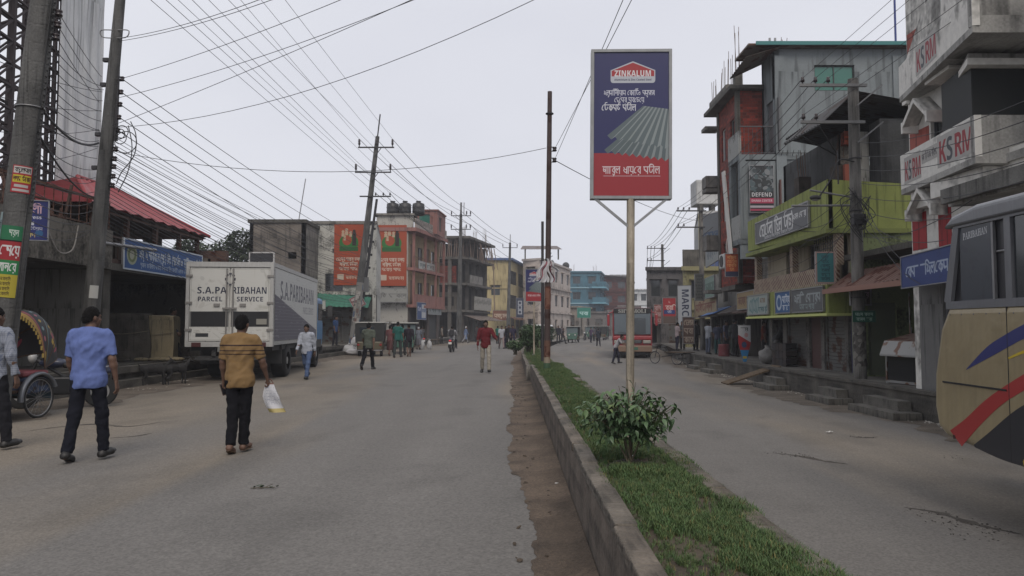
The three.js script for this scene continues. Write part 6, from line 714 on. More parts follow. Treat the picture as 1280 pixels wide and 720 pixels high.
// ---- the tan coach close by on the right: its rear end and off side
{
  const X = 4.65, t = thing('coach', 'tan coach with red, navy and black stripes leaving the picture on the right', 'bus', [X, -0.45, -3]);
  const zy = (px, py) => { const d = X * FPX / (px - 640), p = at(px, py, d); return [p.z, p.y]; };
  const tan = new THREE.MeshPhysicalMaterial({ roughness: 0.42, clearcoat: 0.35, clearcoatRoughness: 0.3, map: rep(T.metal, 2.4), bumpMap: rep(T.soft, 1.7), bumpScale: 0.010 }); tan.color.setRGB(0.335, 0.27, 0.155);
  const grey = M([0.16, 0.165, 0.18], 0.4, { coat: 0.3, tex: 'metal', s: 1.2 }), blk = M([0.014, 0.014, 0.016], 0.5), WD = 2.42;
  // body: side profile extruded across the width with a rolled edge
  const rear = -8.28, prof = [[2.4, 0.0], [2.6, 0.4], [2.55, 1.7], [-7.95, 1.74], [-8.12, 1.5], [-8.26, 1.0], [rear, 0.65], [-8.22, 0.42], [-8.06, 0.33], [-7.2, 0.25], [-6.3, 0.14], [-5.5, 0.04], [-5.15, 0.0]];
  const arch = (zc, r) => Array.from({ length: 9 }, (_, i) => { const a = i / 8 * Math.PI; return [zc - Math.cos(a) * r, 0.0 + Math.sin(a) * r]; });
  const shape = new THREE.Shape([...prof, ...arch(-4.5, 0.6), ...arch(1.0, 0.6)].map((p) => new THREE.Vector2(-p[0], p[1])));
  const ext = (s, d, bev) => { const g = new THREE.ExtrudeGeometry(s, { depth: d - 2 * bev, bevelEnabled: bev > 0, bevelSize: bev, bevelThickness: bev, bevelOffset: -bev, bevelSegments: 4, curveSegments: 8 }); g.rotateY(Math.PI / 2); g.translate(X + bev, 0, 0); return g; };
  mb().add(ext(shape, WD, 0.09)).buildW('body', tan, t);
  const up = new THREE.Shape([[2.5, 1.70], [2.3, 2.6], [-7.72, 2.6], [-7.95, 2.4], [-8.0, 1.74]].map((p) => new THREE.Vector2(-p[0], p[1]))); { const g = ext(up, WD - 0.12, 0.03); g.translate(0.06, 0, 0); mb().add(g).buildW('window_band', M([0.03, 0.03, 0.034], 0.3), t); }
  const rf = new THREE.Shape([[2.4, 2.56], [2.2, 2.72], [-7.4, 2.74], [-7.8, 2.68], [-7.95, 2.56]].map((p) => new THREE.Vector2(-p[0], p[1]))); { const g = ext(rf, WD + 0.06, 0.06); g.translate(-0.03, 0, 0); mb().add(g).buildW('roof', grey, t); }
  // silver frames, panes and pillars along the off side
  const P = (z0, z1, y0, y1, x0, x1) => mb().box(x0, y0, z0, x1, y1, z1);
  mb().box(X + 0.005, 1.70, -7.98, X + 0.05, 1.78, 2.3).box(X + 0.005, 2.54, -7.8, X + 0.05, 2.62, 2.3).buildW('window_rail', grey, t);
  { for (const z of [-6.96, -5.55, -4.15, -2.75, -1.35, 0.05, 1.45]) mb().box(X + 0.004, 1.78, z - 0.045, X + 0.05, 2.54, z + 0.045).buildW('window_pillar', grey, t); const m = mb(); m.slab([X + 0.01, 1.78, -8.02], [X + 0.01, 1.78, -7.9], [X + 0.01, 2.56, -7.72], [X + 0.01, 2.56, -7.82], 0.04); m.buildW('window_pillar', grey, t); }
  const cur = printMat(192, 256, (c, w, h) => { c.fillStyle = '#50555e'; c.fillRect(0, 0, w, h); c.save(); c.translate(w / 2, 26); c.transform(1, -0.06, 0, 1, 0, 0); fit(c, 'PARIBAHAN', 0, 0, 34, '#d8dade', 'bold', 150, 'serif'); c.restore(); grime(c, w, h, 40, 0.10, '30,30,34'); }, 0.25);
  const pw = P(-7.74, -7.22, 1.78, 2.54, X + 0.03, X + 0.045).buildW('window_pane', M([0.10, 0.11, 0.125], 0.2, { coat: 0.5 }), t); { const o = mesh('painted_face', new THREE.PlaneGeometry(0.51, 0.74), cur, pw); o.rotation.y = -Math.PI / 2; o.position.set(X + 0.026, 2.16, -7.48); }
  P(-7.22, -7.19, 1.78, 2.54, X + 0.02, X + 0.05).buildW('sliding_frame', STEEL, t); for (const [a, b] of [[-6.9, -6.25], [-5.5, -4.85], [-4.1, -3.4], [-2.7, -2.0], [-1.3, -0.6]]) P(a, b, 1.78, 2.54, X + 0.03, X + 0.04).buildW('window_pane', GLASS, t);
  mb().path([[X + 0.2, 2.5, -6.9], [X + 0.16, 2.25, -6.86], [X + 0.22, 2.0, -6.95]], 0.035).buildW('curtain', M([0.03, 0.16, 0.24], 0.8), t); mb().bar([X + 0.05, 2.24, -7.18], [X + 0.05, 2.24, -5.6], 0.012).buildW('guard_bar', STEEL, t);
  mb().box(X + 0.4, 0.3, -7.6, X + WD - 0.3, 1.9, 1.8).buildW('seats', M([0.03, 0.03, 0.05], 0.9), t);
  for (const [z, y0, y1] of [[-7.0, 0.25, 1.7], [-5.7, 0.1, 1.7]]) mb().box(X - 0.003, y0, z - 0.004, X + 0.01, y1, z + 0.004).buildW('panel_seam', blk, t); for (let i = 0; i < 12; i++) mb().disc(X, 1.64, -7.9 + i * 0.2, 0.008, 0.006, 'x', 8).buildW('rivet', grey, t);
  // painted stripes: thin skins of paint following the side
  const stripe = (label, pts, mat, dx) => { const s = new THREE.Shape(pts.map(([a, b]) => new THREE.Vector2(a, b))); const g = new THREE.ExtrudeGeometry(s, { depth: 0.0015, bevelEnabled: false, curveSegments: 12 }); g.rotateY(-Math.PI / 2); g.translate(X - dx, 0, 0); mb().add(g).buildW('painted_stripe', mat, t, label); };
  const sp = (list) => new THREE.SplineCurve(list.map(([a, b]) => new THREE.Vector2(...zy(a, b)))).getPoints(24).map((v) => [v.x, v.y]);
  const band = (a, b) => [...sp(a), ...sp(b).reverse()];
  stripe('red curved stripe', band([[1183, 538], [1202, 524], [1232, 497], [1280, 466], [1330, 440], [1420, 405]], [[1197, 558], [1220, 532], [1248, 506], [1280, 486], [1330, 458], [1420, 424]]), M([0.33, 0.03, 0.03], 0.4, { coat: 0.3 }), 0.001);
  stripe('black curved panel', band([[1212, 556], [1232, 540], [1258, 518], [1280, 504], [1330, 480], [1420, 446]], [[1213, 559], [1240, 572], [1262, 580], [1280, 584], [1330, 592], [1420, 600]]), M([0.022, 0.022, 0.027], 0.45, { coat: 0.3 }), 0.001);
  stripe('navy swoosh', band([[1205, 462], [1232, 434], [1258, 417], [1280, 405], [1330, 380]], [[1206, 462], [1240, 444], [1262, 432], [1280, 423], [1330, 405]]), M([0.025, 0.03, 0.14], 0.4, { coat: 0.3 }), 0.001);
  stripe('thin yellow stripe', band([[1258, 447], [1280, 437], [1330, 420]], [[1259, 449], [1280, 441], [1330, 426]]), M([0.5, 0.37, 0.03], 0.4), 0.001); stripe('yellow lower stripe', band([[1272, 577], [1280, 568], [1330, 530]], [[1274, 585], [1284, 584], [1330, 560]]), M([0.5, 0.37, 0.03], 0.4), 0.002);
  { const a = zy(1176, 477), b = zy(1255, 488); mb().beam([X - 0.002, a[1], a[0]], [X - 0.002, b[1], b[0]], 0.012, 0.018).buildW('rubbing_strip', blk, t); const c = zy(1188, 546); mb().disc(X, c[1], c[0], 0.022, 0.012, 'x').buildW('reflector', M([0.05, 0.02, 0.02], 0.3), t); }
  for (const z of [-4.5, 1.0]) for (const x of [X + 0.17, X + WD - 0.17]) wheel(t, x - X, 0.5, z + 3, 0.5, 0.3); mb().box(X + 0.3, -0.1, -4.0, X + WD - 0.3, 0.3, 2).buildW('underframe', blk, t);
  mb().box(X + 0.1, 1.1, -8.27, X + WD - 0.1, 1.12, -8.2).buildW('rear_bumper_line', blk, t);
}
// ---- the red coach facing us
{
  const y = YR(48), t = thing('coach', 'red and black coach facing the camera, parked by the right footway behind the post', 'bus', [7.75, y, -48], Math.PI - 0.15);
  const red = M([0.34, 0.022, 0.03], 0.35, { coat: 0.5, tex: 'metal', s: 2 }), blk = M([0.015, 0.015, 0.017], 0.4), W = 1.27;
  mb().rbox(0, 1.95, 5.5, W * 2, 2.6, 11, 0.22, 3).build('body', red, t); mb().rbox(0, 0.62, 5.6, W * 2 - 0.1, 0.6, 10.6, 0.1).build('skirt', M([0.10, 0.05, 0.04], 0.6), t);
  mb().rbox(0, 2.25, -0.02, 2.34, 1.45, 0.12, 0.05, 3).build('windscreen', M([0.10, 0.125, 0.145], 0.12, { coat: 0.6 }), t); mb().rbox(0, 3.05, -0.02, 2.4, 0.36, 0.14, 0.05, 2).build('destination_panel', blk, t);
  { const o = mesh('lettering', new THREE.PlaneGeometry(2.2, 0.34), printMat(320, 48, (c, w, h) => { c.fillStyle = '#1a1a1e'; c.fillRect(0, 0, w, h); fit(c, 'SHYAMOLI', w / 2, h / 2 + 2, 46, '#cfd0cc', 'bold', 300, 'serif'); }), t); o.rotation.y = Math.PI; o.position.set(0, 3.05, -0.094); }
  mb().box(-0.02, 1.55, -0.1, 0.02, 2.95, -0.075).build('screen_divider', blk, t); mb().rbox(-0.4, 2.1, -0.085, 0.9, 1.0, 0.02, 0.01).build('painted_screen_reflection', M([0.06, 0.07, 0.08], 0.1), t);  // darker panel laid on the windscreen, imitating a reflection by its colour
  mb().rbox(0, 1.30, -0.05, 2.5, 0.24, 0.14, 0.05).build('front_panel', red, t); mb().rbox(0, 1.08, -0.06, 1.2, 0.2, 0.12, 0.03).build('grille', blk, t); { const m = mb(); for (let i = 0; i < 4; i++) m.box(-0.55, 1.01 + i * 0.045, -0.13, 0.55, 1.025 + i * 0.045, -0.115); m.build('grille_bar', STEEL, t); }
  for (const s of [-1, 1]) { mb().rbox(s * 0.92, 1.06, -0.06, 0.5, 0.2, 0.12, 0.04).build('headlight', M([0.30, 0.28, 0.25], 0.15, { coat: 0.6 }), t); mb().rbox(s * 0.95, 0.72, -0.05, 0.36, 0.12, 0.12, 0.03).build('fog_lamp', M([0.45, 0.3, 0.12], 0.3), t); mb().bar([s * 1.2, 3.0, 0.05], [s * 1.5, 2.9, -0.25], 0.03).rbox(s * 1.52, 2.45, -0.28, 0.16, 0.75, 0.16, 0.06).build('mirror', red, t); wheel(t, s * 1.05, 0.48, 2.4, 0.48, 0.3); wheel(t, s * 1.05, 0.48, 8, 0.48, 0.3); const m = mb(); for (let i = 0; i < 6; i++) m.box(s * 1.262, 1.75, 1.2 + i * 1.6, s * 1.28, 2.75, 2.6 + i * 1.6); m.build('side_window', GLASS, t); }
  mb().rbox(0, 0.62, -0.06, 2.48, 0.42, 0.16, 0.06).build('bumper', M([0.2, 0.13, 0.09], 0.45), t); mb().box(-0.35, 0.55, -0.155, 0.35, 0.72, -0.145).build('number_plate', M([0.03, 0.12, 0.08], 0.5), t); mb().box(-1.1, 0.2, 0.2, 1.1, 0.5, 0.3).build('underframe', blk, t); mb().rbox(0.2, 3.33, 4, 1.6, 0.22, 6, 0.08).build('roof_rack', M([0.1, 0.1, 0.1], 0.6), t); { const a = mb(); a.bar([-0.3, 1.62, -0.13], [0.3, 1.7, -0.12], 0.012).bar([0.35, 1.62, -0.13], [0.9, 1.72, -0.12], 0.012); a.build('wiper', blk, t); }
}
// ---- three-wheeled taxis
let taxi0;
function taxi(pos, ry, label, group, o = {}) {
  if (taxi0) { const r = dup(taxi0, pos, ry, label, group); return r; }
  const t = thing('three_wheeler', label, 'three-wheeler', pos, ry, group); const bk = M([0.02, 0.022, 0.022], 0.7, { tex: 'fabric', s: 0.5 }), bd = M([0.12, 0.105, 0.06], 0.5, { tex: 'rust', s: 0.8 });
  const hood = new THREE.Shape([[-0.75, 1.68], [-0.6, 1.76], [0.6, 1.76], [0.75, 1.68], [0.72, 0.75], [-0.72, 0.75]].map((p) => new THREE.Vector2(...p))); const hg = new THREE.ExtrudeGeometry(hood, { depth: 0.75, bevelEnabled: true, bevelSize: 0.03, bevelThickness: 0.03, bevelSegments: 2 }); hg.translate(0, 0, 0.0); mb().add(hg).build('hood', bk, t);
  mb().rbox(0, 1.79, -0.55, 1.56, 0.06, 2.75, 0.025).build('roof', M([0.36, 0.36, 0.34], 0.7), t); mb().rbox(-0.15, 1.38, 0.79, 0.75, 0.34, 0.02, 0.008).build('rear_window', GLASS, t);
  mb().rbox(0, 0.56, 0.35, 1.36, 0.46, 1.0, 0.08).rbox(0, 0.42, -0.5, 1.2, 0.12, 1.5, 0.03).build('body', bd, t); mb().rbox(0, 0.78, 0.1, 1.2, 0.14, 0.5, 0.04).rbox(0, 0.72, -0.95, 0.5, 0.12, 0.4, 0.04).build('seat', M([0.10, 0.03, 0.03], 0.7), t);
  const fs = new THREE.Shape([[-0.45, 0.4], [0.45, 0.4], [0.6, 1.05], [-0.6, 1.05]].map((p) => new THREE.Vector2(...p))); const fg = new THREE.ExtrudeGeometry(fs, { depth: 0.08, bevelEnabled: true, bevelSize: 0.03, bevelThickness: 0.03, bevelSegments: 2 }); fg.translate(0, 0, -1.8); mb().add(fg).build('front_shield', M([0.05, 0.12, 0.09], 0.45, { coat: 0.3 }), t); mb().box(-0.6, 1.08, -1.74, 0.6, 1.7, -1.72).build('windscreen', M([0.12, 0.16, 0.17], 0.08, { coat: 0.6 }), t);
  const pm = mb(); for (const s of [-1, 1]) pm.bar([s * 0.66, 0.5, -0.15], [s * 0.7, 1.78, -0.15], 0.02).bar([s * 0.6, 1.05, -1.74], [s * 0.64, 1.78, -1.68], 0.02); pm.build('post', BLACKM, t); wheel(t, 0.58, 0.24, 0.4, 0.24, 0.12); wheel(t, -0.58, 0.24, 0.4, 0.24, 0.12); wheel(t, 0, 0.24, -1.5, 0.24, 0.12); mb().rbox(0, 0.5, -1.5, 0.22, 0.12, 0.5, 0.04).build('mudguard', bd, t);
  for (const s of [-1, 1]) { mb().rbox(s * 0.58, 0.62, 0.87, 0.12, 0.1, 0.03, 0.01).build('tail_lamp', M([0.25, 0.02, 0.02], 0.3), t); mb().ball(s * 0.32, 0.86, -1.86, 0.09, 0.09, 0.05).build('headlight', M([0.5, 0.5, 0.48], 0.15), t); } mb().box(-0.66, 0.3, 0.86, 0.66, 0.36, 0.9).box(-0.2, 0.42, 0.87, 0.2, 0.54, 0.88).build('bumper', STEEL, t);
  taxi0 = t; return t;
}
taxi(on(464, 445, 0), 0.08, 'black-hooded three-wheeler standing by the white sacks, seen from behind', 'three-wheeled taxis');
taxi(on(504, 441, 0), Math.PI + 0.2, 'three-wheeler with a pale windscreen facing the camera beyond the black-hooded one', 'three-wheeled taxis');
taxi(V(6.9, YR(84), -84), Math.PI - 0.15, 'three-wheeler coming along the far right carriageway toward the camera', 'three-wheeled taxis'); taxi(V(11.2, YR(104), -104), Math.PI - 0.3, 'far three-wheeler in the traffic at the bend, left of the coach', 'three-wheeled taxis'); taxi(V(11.5, YR(96), -96), -0.3, 'three-wheeler heading away on the far bend beside the lone walker', 'three-wheeled taxis');
// ---- far white van
{ const p = at(674, 404, 74), t = thing('van', 'white van beyond the bushes of the far median', 'van', [2.6, 0, -76], Math.PI - 0.25); const w = M([0.55, 0.56, 0.56], 0.35, { coat: 0.4 }); mb().rbox(0, 1.1, 2.0, 1.7, 1.5, 4.2, 0.22, 3).build('body', w, t); mb().rbox(0, 1.45, -0.08, 1.45, 0.6, 0.08, 0.03).build('windscreen', GLASS, t); for (const s of [-1, 1]) { mb().rbox(s * 0.6, 0.85, -0.11, 0.3, 0.18, 0.05, 0.02).build('headlight', M([0.5, 0.5, 0.5], 0.1), t); mb().box(s * 0.845, 1.2, 0.5, s * 0.86, 1.7, 3.8).build('side_window', GLASS, t); wheel(t, s * 0.75, 0.32, 0.8, 0.32, 0.2); wheel(t, s * 0.75, 0.32, 3.3, 0.32, 0.2); } mb().rbox(0, 0.5, -0.1, 1.65, 0.25, 0.1, 0.03).build('bumper', BLACKM, t); }
// ---- motorcycles
let bike0;
function motorbike(pos, ry, label) {
  if (bike0) return dup(bike0, pos, ry, label);
  const t = thing('motorcycle', label, 'motorcycle', pos, ry); const bl = M([0.02, 0.026, 0.055], 0.35, { coat: 0.5 });
  wheel(t, 0, 0.3, 0.62, 0.3, 0.11); wheel(t, 0, 0.3, -0.66, 0.3, 0.09); const f = mb(); f.bar([0, 0.3, 0.62], [0, 0.52, 0.1], 0.03).bar([0, 0.52, 0.1], [0, 0.9, -0.45], 0.035).bar([0, 0.9, -0.45], [0.0, 0.3, -0.66], 0.03).rbox(0, 0.42, 0.0, 0.26, 0.34, 0.42, 0.05).bar([-0.36, 1.05, -0.36], [0.36, 1.05, -0.36], 0.016).bar([0, 0.9, -0.45], [0, 1.05, -0.38], 0.02).bar([0.16, 0.34, 0.1], [0.16, 0.36, 0.8], 0.045); f.build('frame', M([0.05, 0.05, 0.052], 0.4, { metal: 0.5 }), t);
  mb().ball(0, 0.84, -0.17, 0.12, 0.10, 0.25, 14).build('fuel_tank', bl, t); mb().rbox(0, 0.80, 0.32, 0.25, 0.1, 0.66, 0.045).build('seat', BLACKM, t); mb().rbox(0, 0.70, 0.66, 0.2, 0.16, 0.34, 0.05, 2, 0, -0.2).build('tail_cowl', bl, t); mb().rbox(0, 0.72, 0.86, 0.16, 0.08, 0.05, 0.02).build('tail_lamp', M([0.4, 0.02, 0.02], 0.3, { em: 0x8a1810 }), t); mb().box(-0.1, 0.5, 0.86, 0.1, 0.63, 0.87).build('number_plate', M([0.6, 0.6, 0.58], 0.5), t); mb().rbox(0, 0.55, 0.8, 0.12, 0.3, 0.04, 0.015).build('mudguard', BLACKM, t); mb().ball(0, 0.95, -0.52, 0.11, 0.11, 0.08).build('headlight', M([0.5, 0.5, 0.5], 0.1), t); for (const s of [-1, 1]) mb().bar([s * 0.28, 1.05, -0.36], [s * 0.34, 1.28, -0.32], 0.008).ball(s * 0.36, 1.3, -0.31, 0.06, 0.04, 0.015, 8).build('mirror', BLACKM, t);
  bike0 = t; return t;
}
motorbike(on(565, 440, 0), -0.06, 'dark motorcycle with a lit red tail lamp ridden down the left road');
motorbike(V(-8.45, 0, -14.1), 1.9, 'parked motorcycle with a dusty seat beside the cycle rickshaw'); motorbike(V(12.6, YR(92), -92), 2.8, 'far motorcycle in the bend traffic near the coach'); motorbike(V(9.2, YR(94), -94), 2.9, 'far motorcycle beside the approaching three-wheeler'); motorbike(V(-7.1, 0, -55), 0.9, 'motorcycle parked at the left kerb beyond the three-wheelers');
// ---- cycle rickshaw at the left edge, its painted hood toward us
{
  const t = thing('cycle_rickshaw', 'cycle rickshaw with a painted floral hood at the left edge', 'rickshaw', [-8.36, 0, -12.55], Math.PI - 0.1);
  const dk = M([0.04, 0.04, 0.045], 0.6), wood = M([0.10, 0.06, 0.04], 0.7, { tex: 'wood', s: 0.5 });
  for (const s of [-1, 1]) { spoked(t, s * 0.46, 0.34, 0, 0.34, 'wheel', 20); const m = mb(); m.add(new THREE.TorusGeometry(0.4, 0.035, 5, 20, Math.PI * 0.9).scale(1, 1, 1.6).rotateY(Math.PI / 2).rotateX(-0.1)); const g = m.build('mudguard', M([0.14, 0.15, 0.17], 0.4, { metal: 0.4 }), t); g.position.set(s * 0.46, 0.34, 0); }
  spoked(t, 0, 0.34, -1.75, 0.34, 'wheel', 20); const fr = mb(); fr.bar([-0.5, 0.34, 0], [0.5, 0.34, 0], 0.02).bar([0.25, 0.42, 0.2], [0.25, 0.45, -0.7], 0.022).bar([-0.25, 0.42, 0.2], [-0.25, 0.45, -0.7], 0.022).bar([0, 0.4, -0.6], [0, 0.85, -1.0], 0.02).bar([0, 0.35, -0.9], [0, 0.9, -1.55], 0.02).bar([0, 0.85, -1.0], [0, 0.92, -1.5], 0.02).bar([0, 1.0, -1.5], [0, 0.34, -1.75], 0.018).bar([-0.3, 1.08, -1.38], [0.3, 1.08, -1.38], 0.014).bar([0, 0.98, -1.5], [0, 1.08, -1.4], 0.014); fr.build('frame', dk, t);
  mb().rbox(0, 0.55, 0.05, 0.88, 0.28, 0.62, 0.04).build('seat_box', M([0.05, 0.08, 0.16], 0.5, { tex: 'rust', s: 0.5 }), t); mb().rbox(0, 0.74, 0.0, 0.84, 0.1, 0.56, 0.04).build('seat', M([0.20, 0.05, 0.06], 0.6), t); mb().rbox(0, 0.46, -0.5, 0.7, 0.04, 0.5, 0.015).build('footboard', wood, t); mb().rbox(0, 0.9, -1.02, 0.2, 0.07, 0.28, 0.03).build('saddle', BLACKM, t);
  // hood: bowed ribs with cloth, closing behind
  const N = 14, hp = (i, k, r = 1) => { const a = k / N * Math.PI, f = i / 6, ang = -0.15 + f * 1.65; const w = 0.47 * r, h = (0.98 + 0.08 * Math.sin(f * 3)) * r; const u = Math.sin(a) ** 0.6, x = -Math.cos(a) * w * (1 - 0.04 * f); const len = h * u; return V(x, 0.80 + len * Math.cos(ang - 0.2) * (1 - 0.12 * f) + 0.02, 0.12 + len * Math.sin(ang - 0.2) * 0.6); };
  const pos = [], uv = [], idx = []; for (let i = 0; i <= 6; i++) for (let k = 0; k <= N; k++) { const p = hp(i, k); pos.push(p.x, p.y, p.z); uv.push(i / 6, k / N); } for (let i = 0; i < 6; i++) for (let k = 0; k < N; k++) { const a = i * (N + 1) + k, c = a + N + 1; idx.push(a, c, c + 1, a, c + 1, a + 1); }
  const g = new THREE.BufferGeometry(); g.setAttribute('position', new THREE.Float32BufferAttribute(pos, 3)); g.setAttribute('uv', new THREE.Float32BufferAttribute(uv, 2)); g.setIndex(idx); g.computeVertexNormals();
  const hm = printMat(256, 512, (c, w, h) => { c.fillStyle = '#33363c'; c.fillRect(0, 0, w, h); for (const [y0] of [[0.18], [0.82], [0.5]]) { c.fillStyle = '#c7a438'; for (const [x, y] of [[0.45, -0.05], [0.55, 0.05], [0.5, 0]]) c.fillRect(w * x, h * (y0 + y) - 10, 44, 18); c.fillStyle = '#b04a5e'; c.beginPath(); c.ellipse(w * 0.58, h * y0, 16, 12, 0, 0, 7); c.fill(); c.beginPath(); c.ellipse(w * 0.8, h * y0 + 20, 8, 26, 0.4, 0, 7); c.fill(); } c.fillStyle = '#6b8a8a'; c.fillRect(w * 0.36, 0, 8, h); c.fillStyle = '#b08a3c'; c.fillRect(0, 0, 20, h); c.fillStyle = '#a05058'; c.fillRect(22, 0, 9, h); for (let i = 0; i < 14; i++) { c.fillStyle = ['#b56a78', '#c2a648', '#7f9aa0'][i % 3]; c.beginPath(); c.arc(w * 0.22, h * (i + 0.5) / 14, 9, 0, 7); c.fill(); } grime(c, w, h, 30, 0.15); });
  hm.side = THREE.DoubleSide; mesh('hood', g, hm, t); const ribs = mb(); for (const i of [0, 2, 4, 6]) ribs.path(Array.from({ length: N + 1 }, (_, k) => hp(i, k, 0.985)), 0.012, 5, 28); ribs.build('hood_rib', wood, t); const fg = mb(); for (let k = 1; k < N * 2; k++) { const p = hp(0, k / 2); fg.cbox(p.x, p.y - 0.03, p.z - 0.012, 0.03, 0.07, 0.006); } fg.build('fringe', M([0.5, 0.36, 0.1], 0.8), t);
  mb().bar([-0.44, 0.62, 0.36], [0.44, 0.62, 0.36], 0.012).box(-0.4, 0.3, 0.37, 0.4, 0.62, 0.39).build('tail_board', M([0.06, 0.12, 0.16], 0.5), t);
}
// ---- cargo tricycle by the right footway
{ const p = V(8.85, YR(40), -40), t = thing('cargo_tricycle', 'flat-bed cargo tricycle parked by the right footway below the red signs', 'tricycle', p, 0.75); const m = mb(); for (const s of [-1, 1]) spoked(t, s * 0.45, 0.34, 0.3, 0.34); spoked(t, 0, 0.34, -1.45, 0.34); for (let i = 0; i < 6; i++) mb().rbox(-0.4 + i * 0.16, 0.66, 0.15, 0.145, 0.03, 1.35, 0.008).build('plank', M([0.13, 0.11, 0.09], 0.9, { tex: 'wood', s: 0.6 }), t); m.bar([0, 0.34, -1.45], [0, 1.0, -1.25], 0.02).bar([-0.3, 1.05, -1.2], [0.3, 1.05, -1.2], 0.016).bar([0, 0.6, -0.5], [0, 0.85, -1.25], 0.02).bar([0, 0.55, -0.5], [0, 0.9, -0.8], 0.02).bar([-0.45, 0.34, 0.3], [0.45, 0.34, 0.3], 0.02).bar([-0.3, 0.62, 0.8], [0, 0.4, -1.0], 0.02).bar([0.3, 0.62, 0.8], [0, 0.4, -1.0], 0.02); m.build('frame', BLACKM, t); mb().rbox(0, 0.92, -0.8, 0.18, 0.06, 0.26, 0.025).build('saddle', BLACKM, t); }
// ================================================================== people and animals: blended tapered limbs, meshed as one surface
function surfaceNets(f, lo, hi, h, proj) {
  const nx = Math.ceil((hi[0] - lo[0]) / h) + 1, ny = Math.ceil((hi[1] - lo[1]) / h) + 1, nz_ = Math.ceil((hi[2] - lo[2]) / h) + 1, N = nx * ny, D = new Float32Array(N * nz_), S = 4;
  for (let k = 0; k < nz_; k += S) for (let j = 0; j < ny; j += S) for (let i = 0; i < nx; i += S) {
    const d = f(lo[0] + (i + 1.5) * h, lo[1] + (j + 1.5) * h, lo[2] + (k + 1.5) * h), far = Math.abs(d) > h * S * 1.35 + 0.03;
    for (let c = k; c < Math.min(k + S, nz_); c++) for (let b = j; b < Math.min(j + S, ny); b++) for (let a = i; a < Math.min(i + S, nx); a++) D[c * N + b * nx + a] = far ? d : f(lo[0] + a * h, lo[1] + b * h, lo[2] + c * h);
  }
  const id = new Int32Array(N * nz_).fill(-1), pos = [], idx = [];
  const C = [0, 1, nx, nx + 1, N, N + 1, N + nx, N + nx + 1], E = [[0, 1], [0, 2], [0, 4], [1, 3], [1, 5], [2, 3], [2, 6], [3, 7], [4, 5], [4, 6], [5, 7], [6, 7]];
  for (let k = 0; k < nz_ - 1; k++) for (let j = 0; j < ny - 1; j++) for (let i = 0; i < nx - 1; i++) {
    const b = k * N + j * nx + i; let m = 0; for (let c = 0; c < 8; c++) if (D[b + C[c]] < 0) m |= 1 << c; if (m === 0 || m === 255) continue;
    let x = 0, y = 0, z = 0, n = 0; for (const [p, q] of E) { if (((m >> p) & 1) === ((m >> q) & 1)) continue; const u = D[b + C[p]], v = D[b + C[q]], t = u / (u - v); x += (p & 1) + ((q & 1) - (p & 1)) * t; y += ((p >> 1) & 1) + (((q >> 1) & 1) - ((p >> 1) & 1)) * t; z += (p >> 2) + ((q >> 2) - (p >> 2)) * t; n++; }
    id[b] = pos.length / 3; pos.push(lo[0] + (i + x / n) * h, lo[1] + (j + y / n) * h, lo[2] + (k + z / n) * h);
  }
  const quad = (a, b, c, d, flip) => { if (a < 0 || b < 0 || c < 0 || d < 0) return; if (flip) idx.push(a, c, b, a, d, c); else idx.push(a, b, c, a, c, d); };
  for (let k = 1; k < nz_ - 1; k++) for (let j = 1; j < ny - 1; j++) for (let i = 1; i < nx - 1; i++) {
    const b = k * N + j * nx + i, s = D[b] < 0;
    if (s !== D[b + 1] < 0) quad(id[b - nx - N], id[b - N], id[b], id[b - nx], !s);
    if (s !== D[b + nx] < 0) quad(id[b - 1 - N], id[b - N], id[b], id[b - 1], s);
    if (s !== D[b + N] < 0) quad(id[b - 1 - nx], id[b - nx], id[b], id[b - 1], !s);
  }
  const g = new THREE.BufferGeometry(), P = new Float32Array(pos), uv = new Float32Array(P.length / 3 * 2); for (let i = 0; i < P.length / 3; i++) { uv[i * 2] = P[i * 3] + P[i * 3 + 2] * 0.8; uv[i * 2 + 1] = P[i * 3 + 1]; }
  g.setAttribute('position', new THREE.BufferAttribute(P, 3)); g.setAttribute('uv', new THREE.BufferAttribute(uv, 2)); g.setIndex(idx); g.computeVertexNormals(); return g;
}
const cap = (a, b, r0, r1 = r0, sx = 1, sz = 1) => ({ a, b, r0, r1, sx, sz });               // tapered limb
const ell = (c, r, tilt = 0) => ({ c, r, ct: Math.cos(tilt), st: Math.sin(tilt) });              // ellipsoid leaning forward by tilt
function dPrim(p, x, y, z) {
  if (p.c) { let X = x - p.c.x, Y = y - p.c.y, Z = z - p.c.z; const y2 = Y * p.ct + Z * p.st, z2 = -Y * p.st + Z * p.ct; X /= p.r[0]; Y = y2 / p.r[1]; Z = z2 / p.r[2]; const k0 = Math.hypot(X, Y, Z), k1 = Math.hypot(X / p.r[0], Y / p.r[1], Z / p.r[2]); return k1 < 1e-9 ? -Math.min(...p.r) : k0 * (k0 - 1) / k1; }
  const bx2 = p.b.x - p.a.x, by = p.b.y - p.a.y, bz = p.b.z - p.a.z, X = x - p.a.x, Y = y - p.a.y, Z = z - p.a.z; let t = (X * bx2 + Y * by + Z * bz) / (bx2 * bx2 + by * by + bz * bz + 1e-9); t = t < 0 ? 0 : t > 1 ? 1 : t;
  return Math.hypot((X - bx2 * t) / p.sx, Y - by * t, (Z - bz * t) / p.sz) - (p.r0 + (p.r1 - p.r0) * t);
}
function field(prims, k) { return (x, y, z) => { let d = 1e3; for (const p of prims) { const e = dPrim(p, x, y, z), h = Math.max(k - Math.abs(d - e), 0) / k; d = Math.min(d, e) - h * h * k * 0.25; } return d; }; }
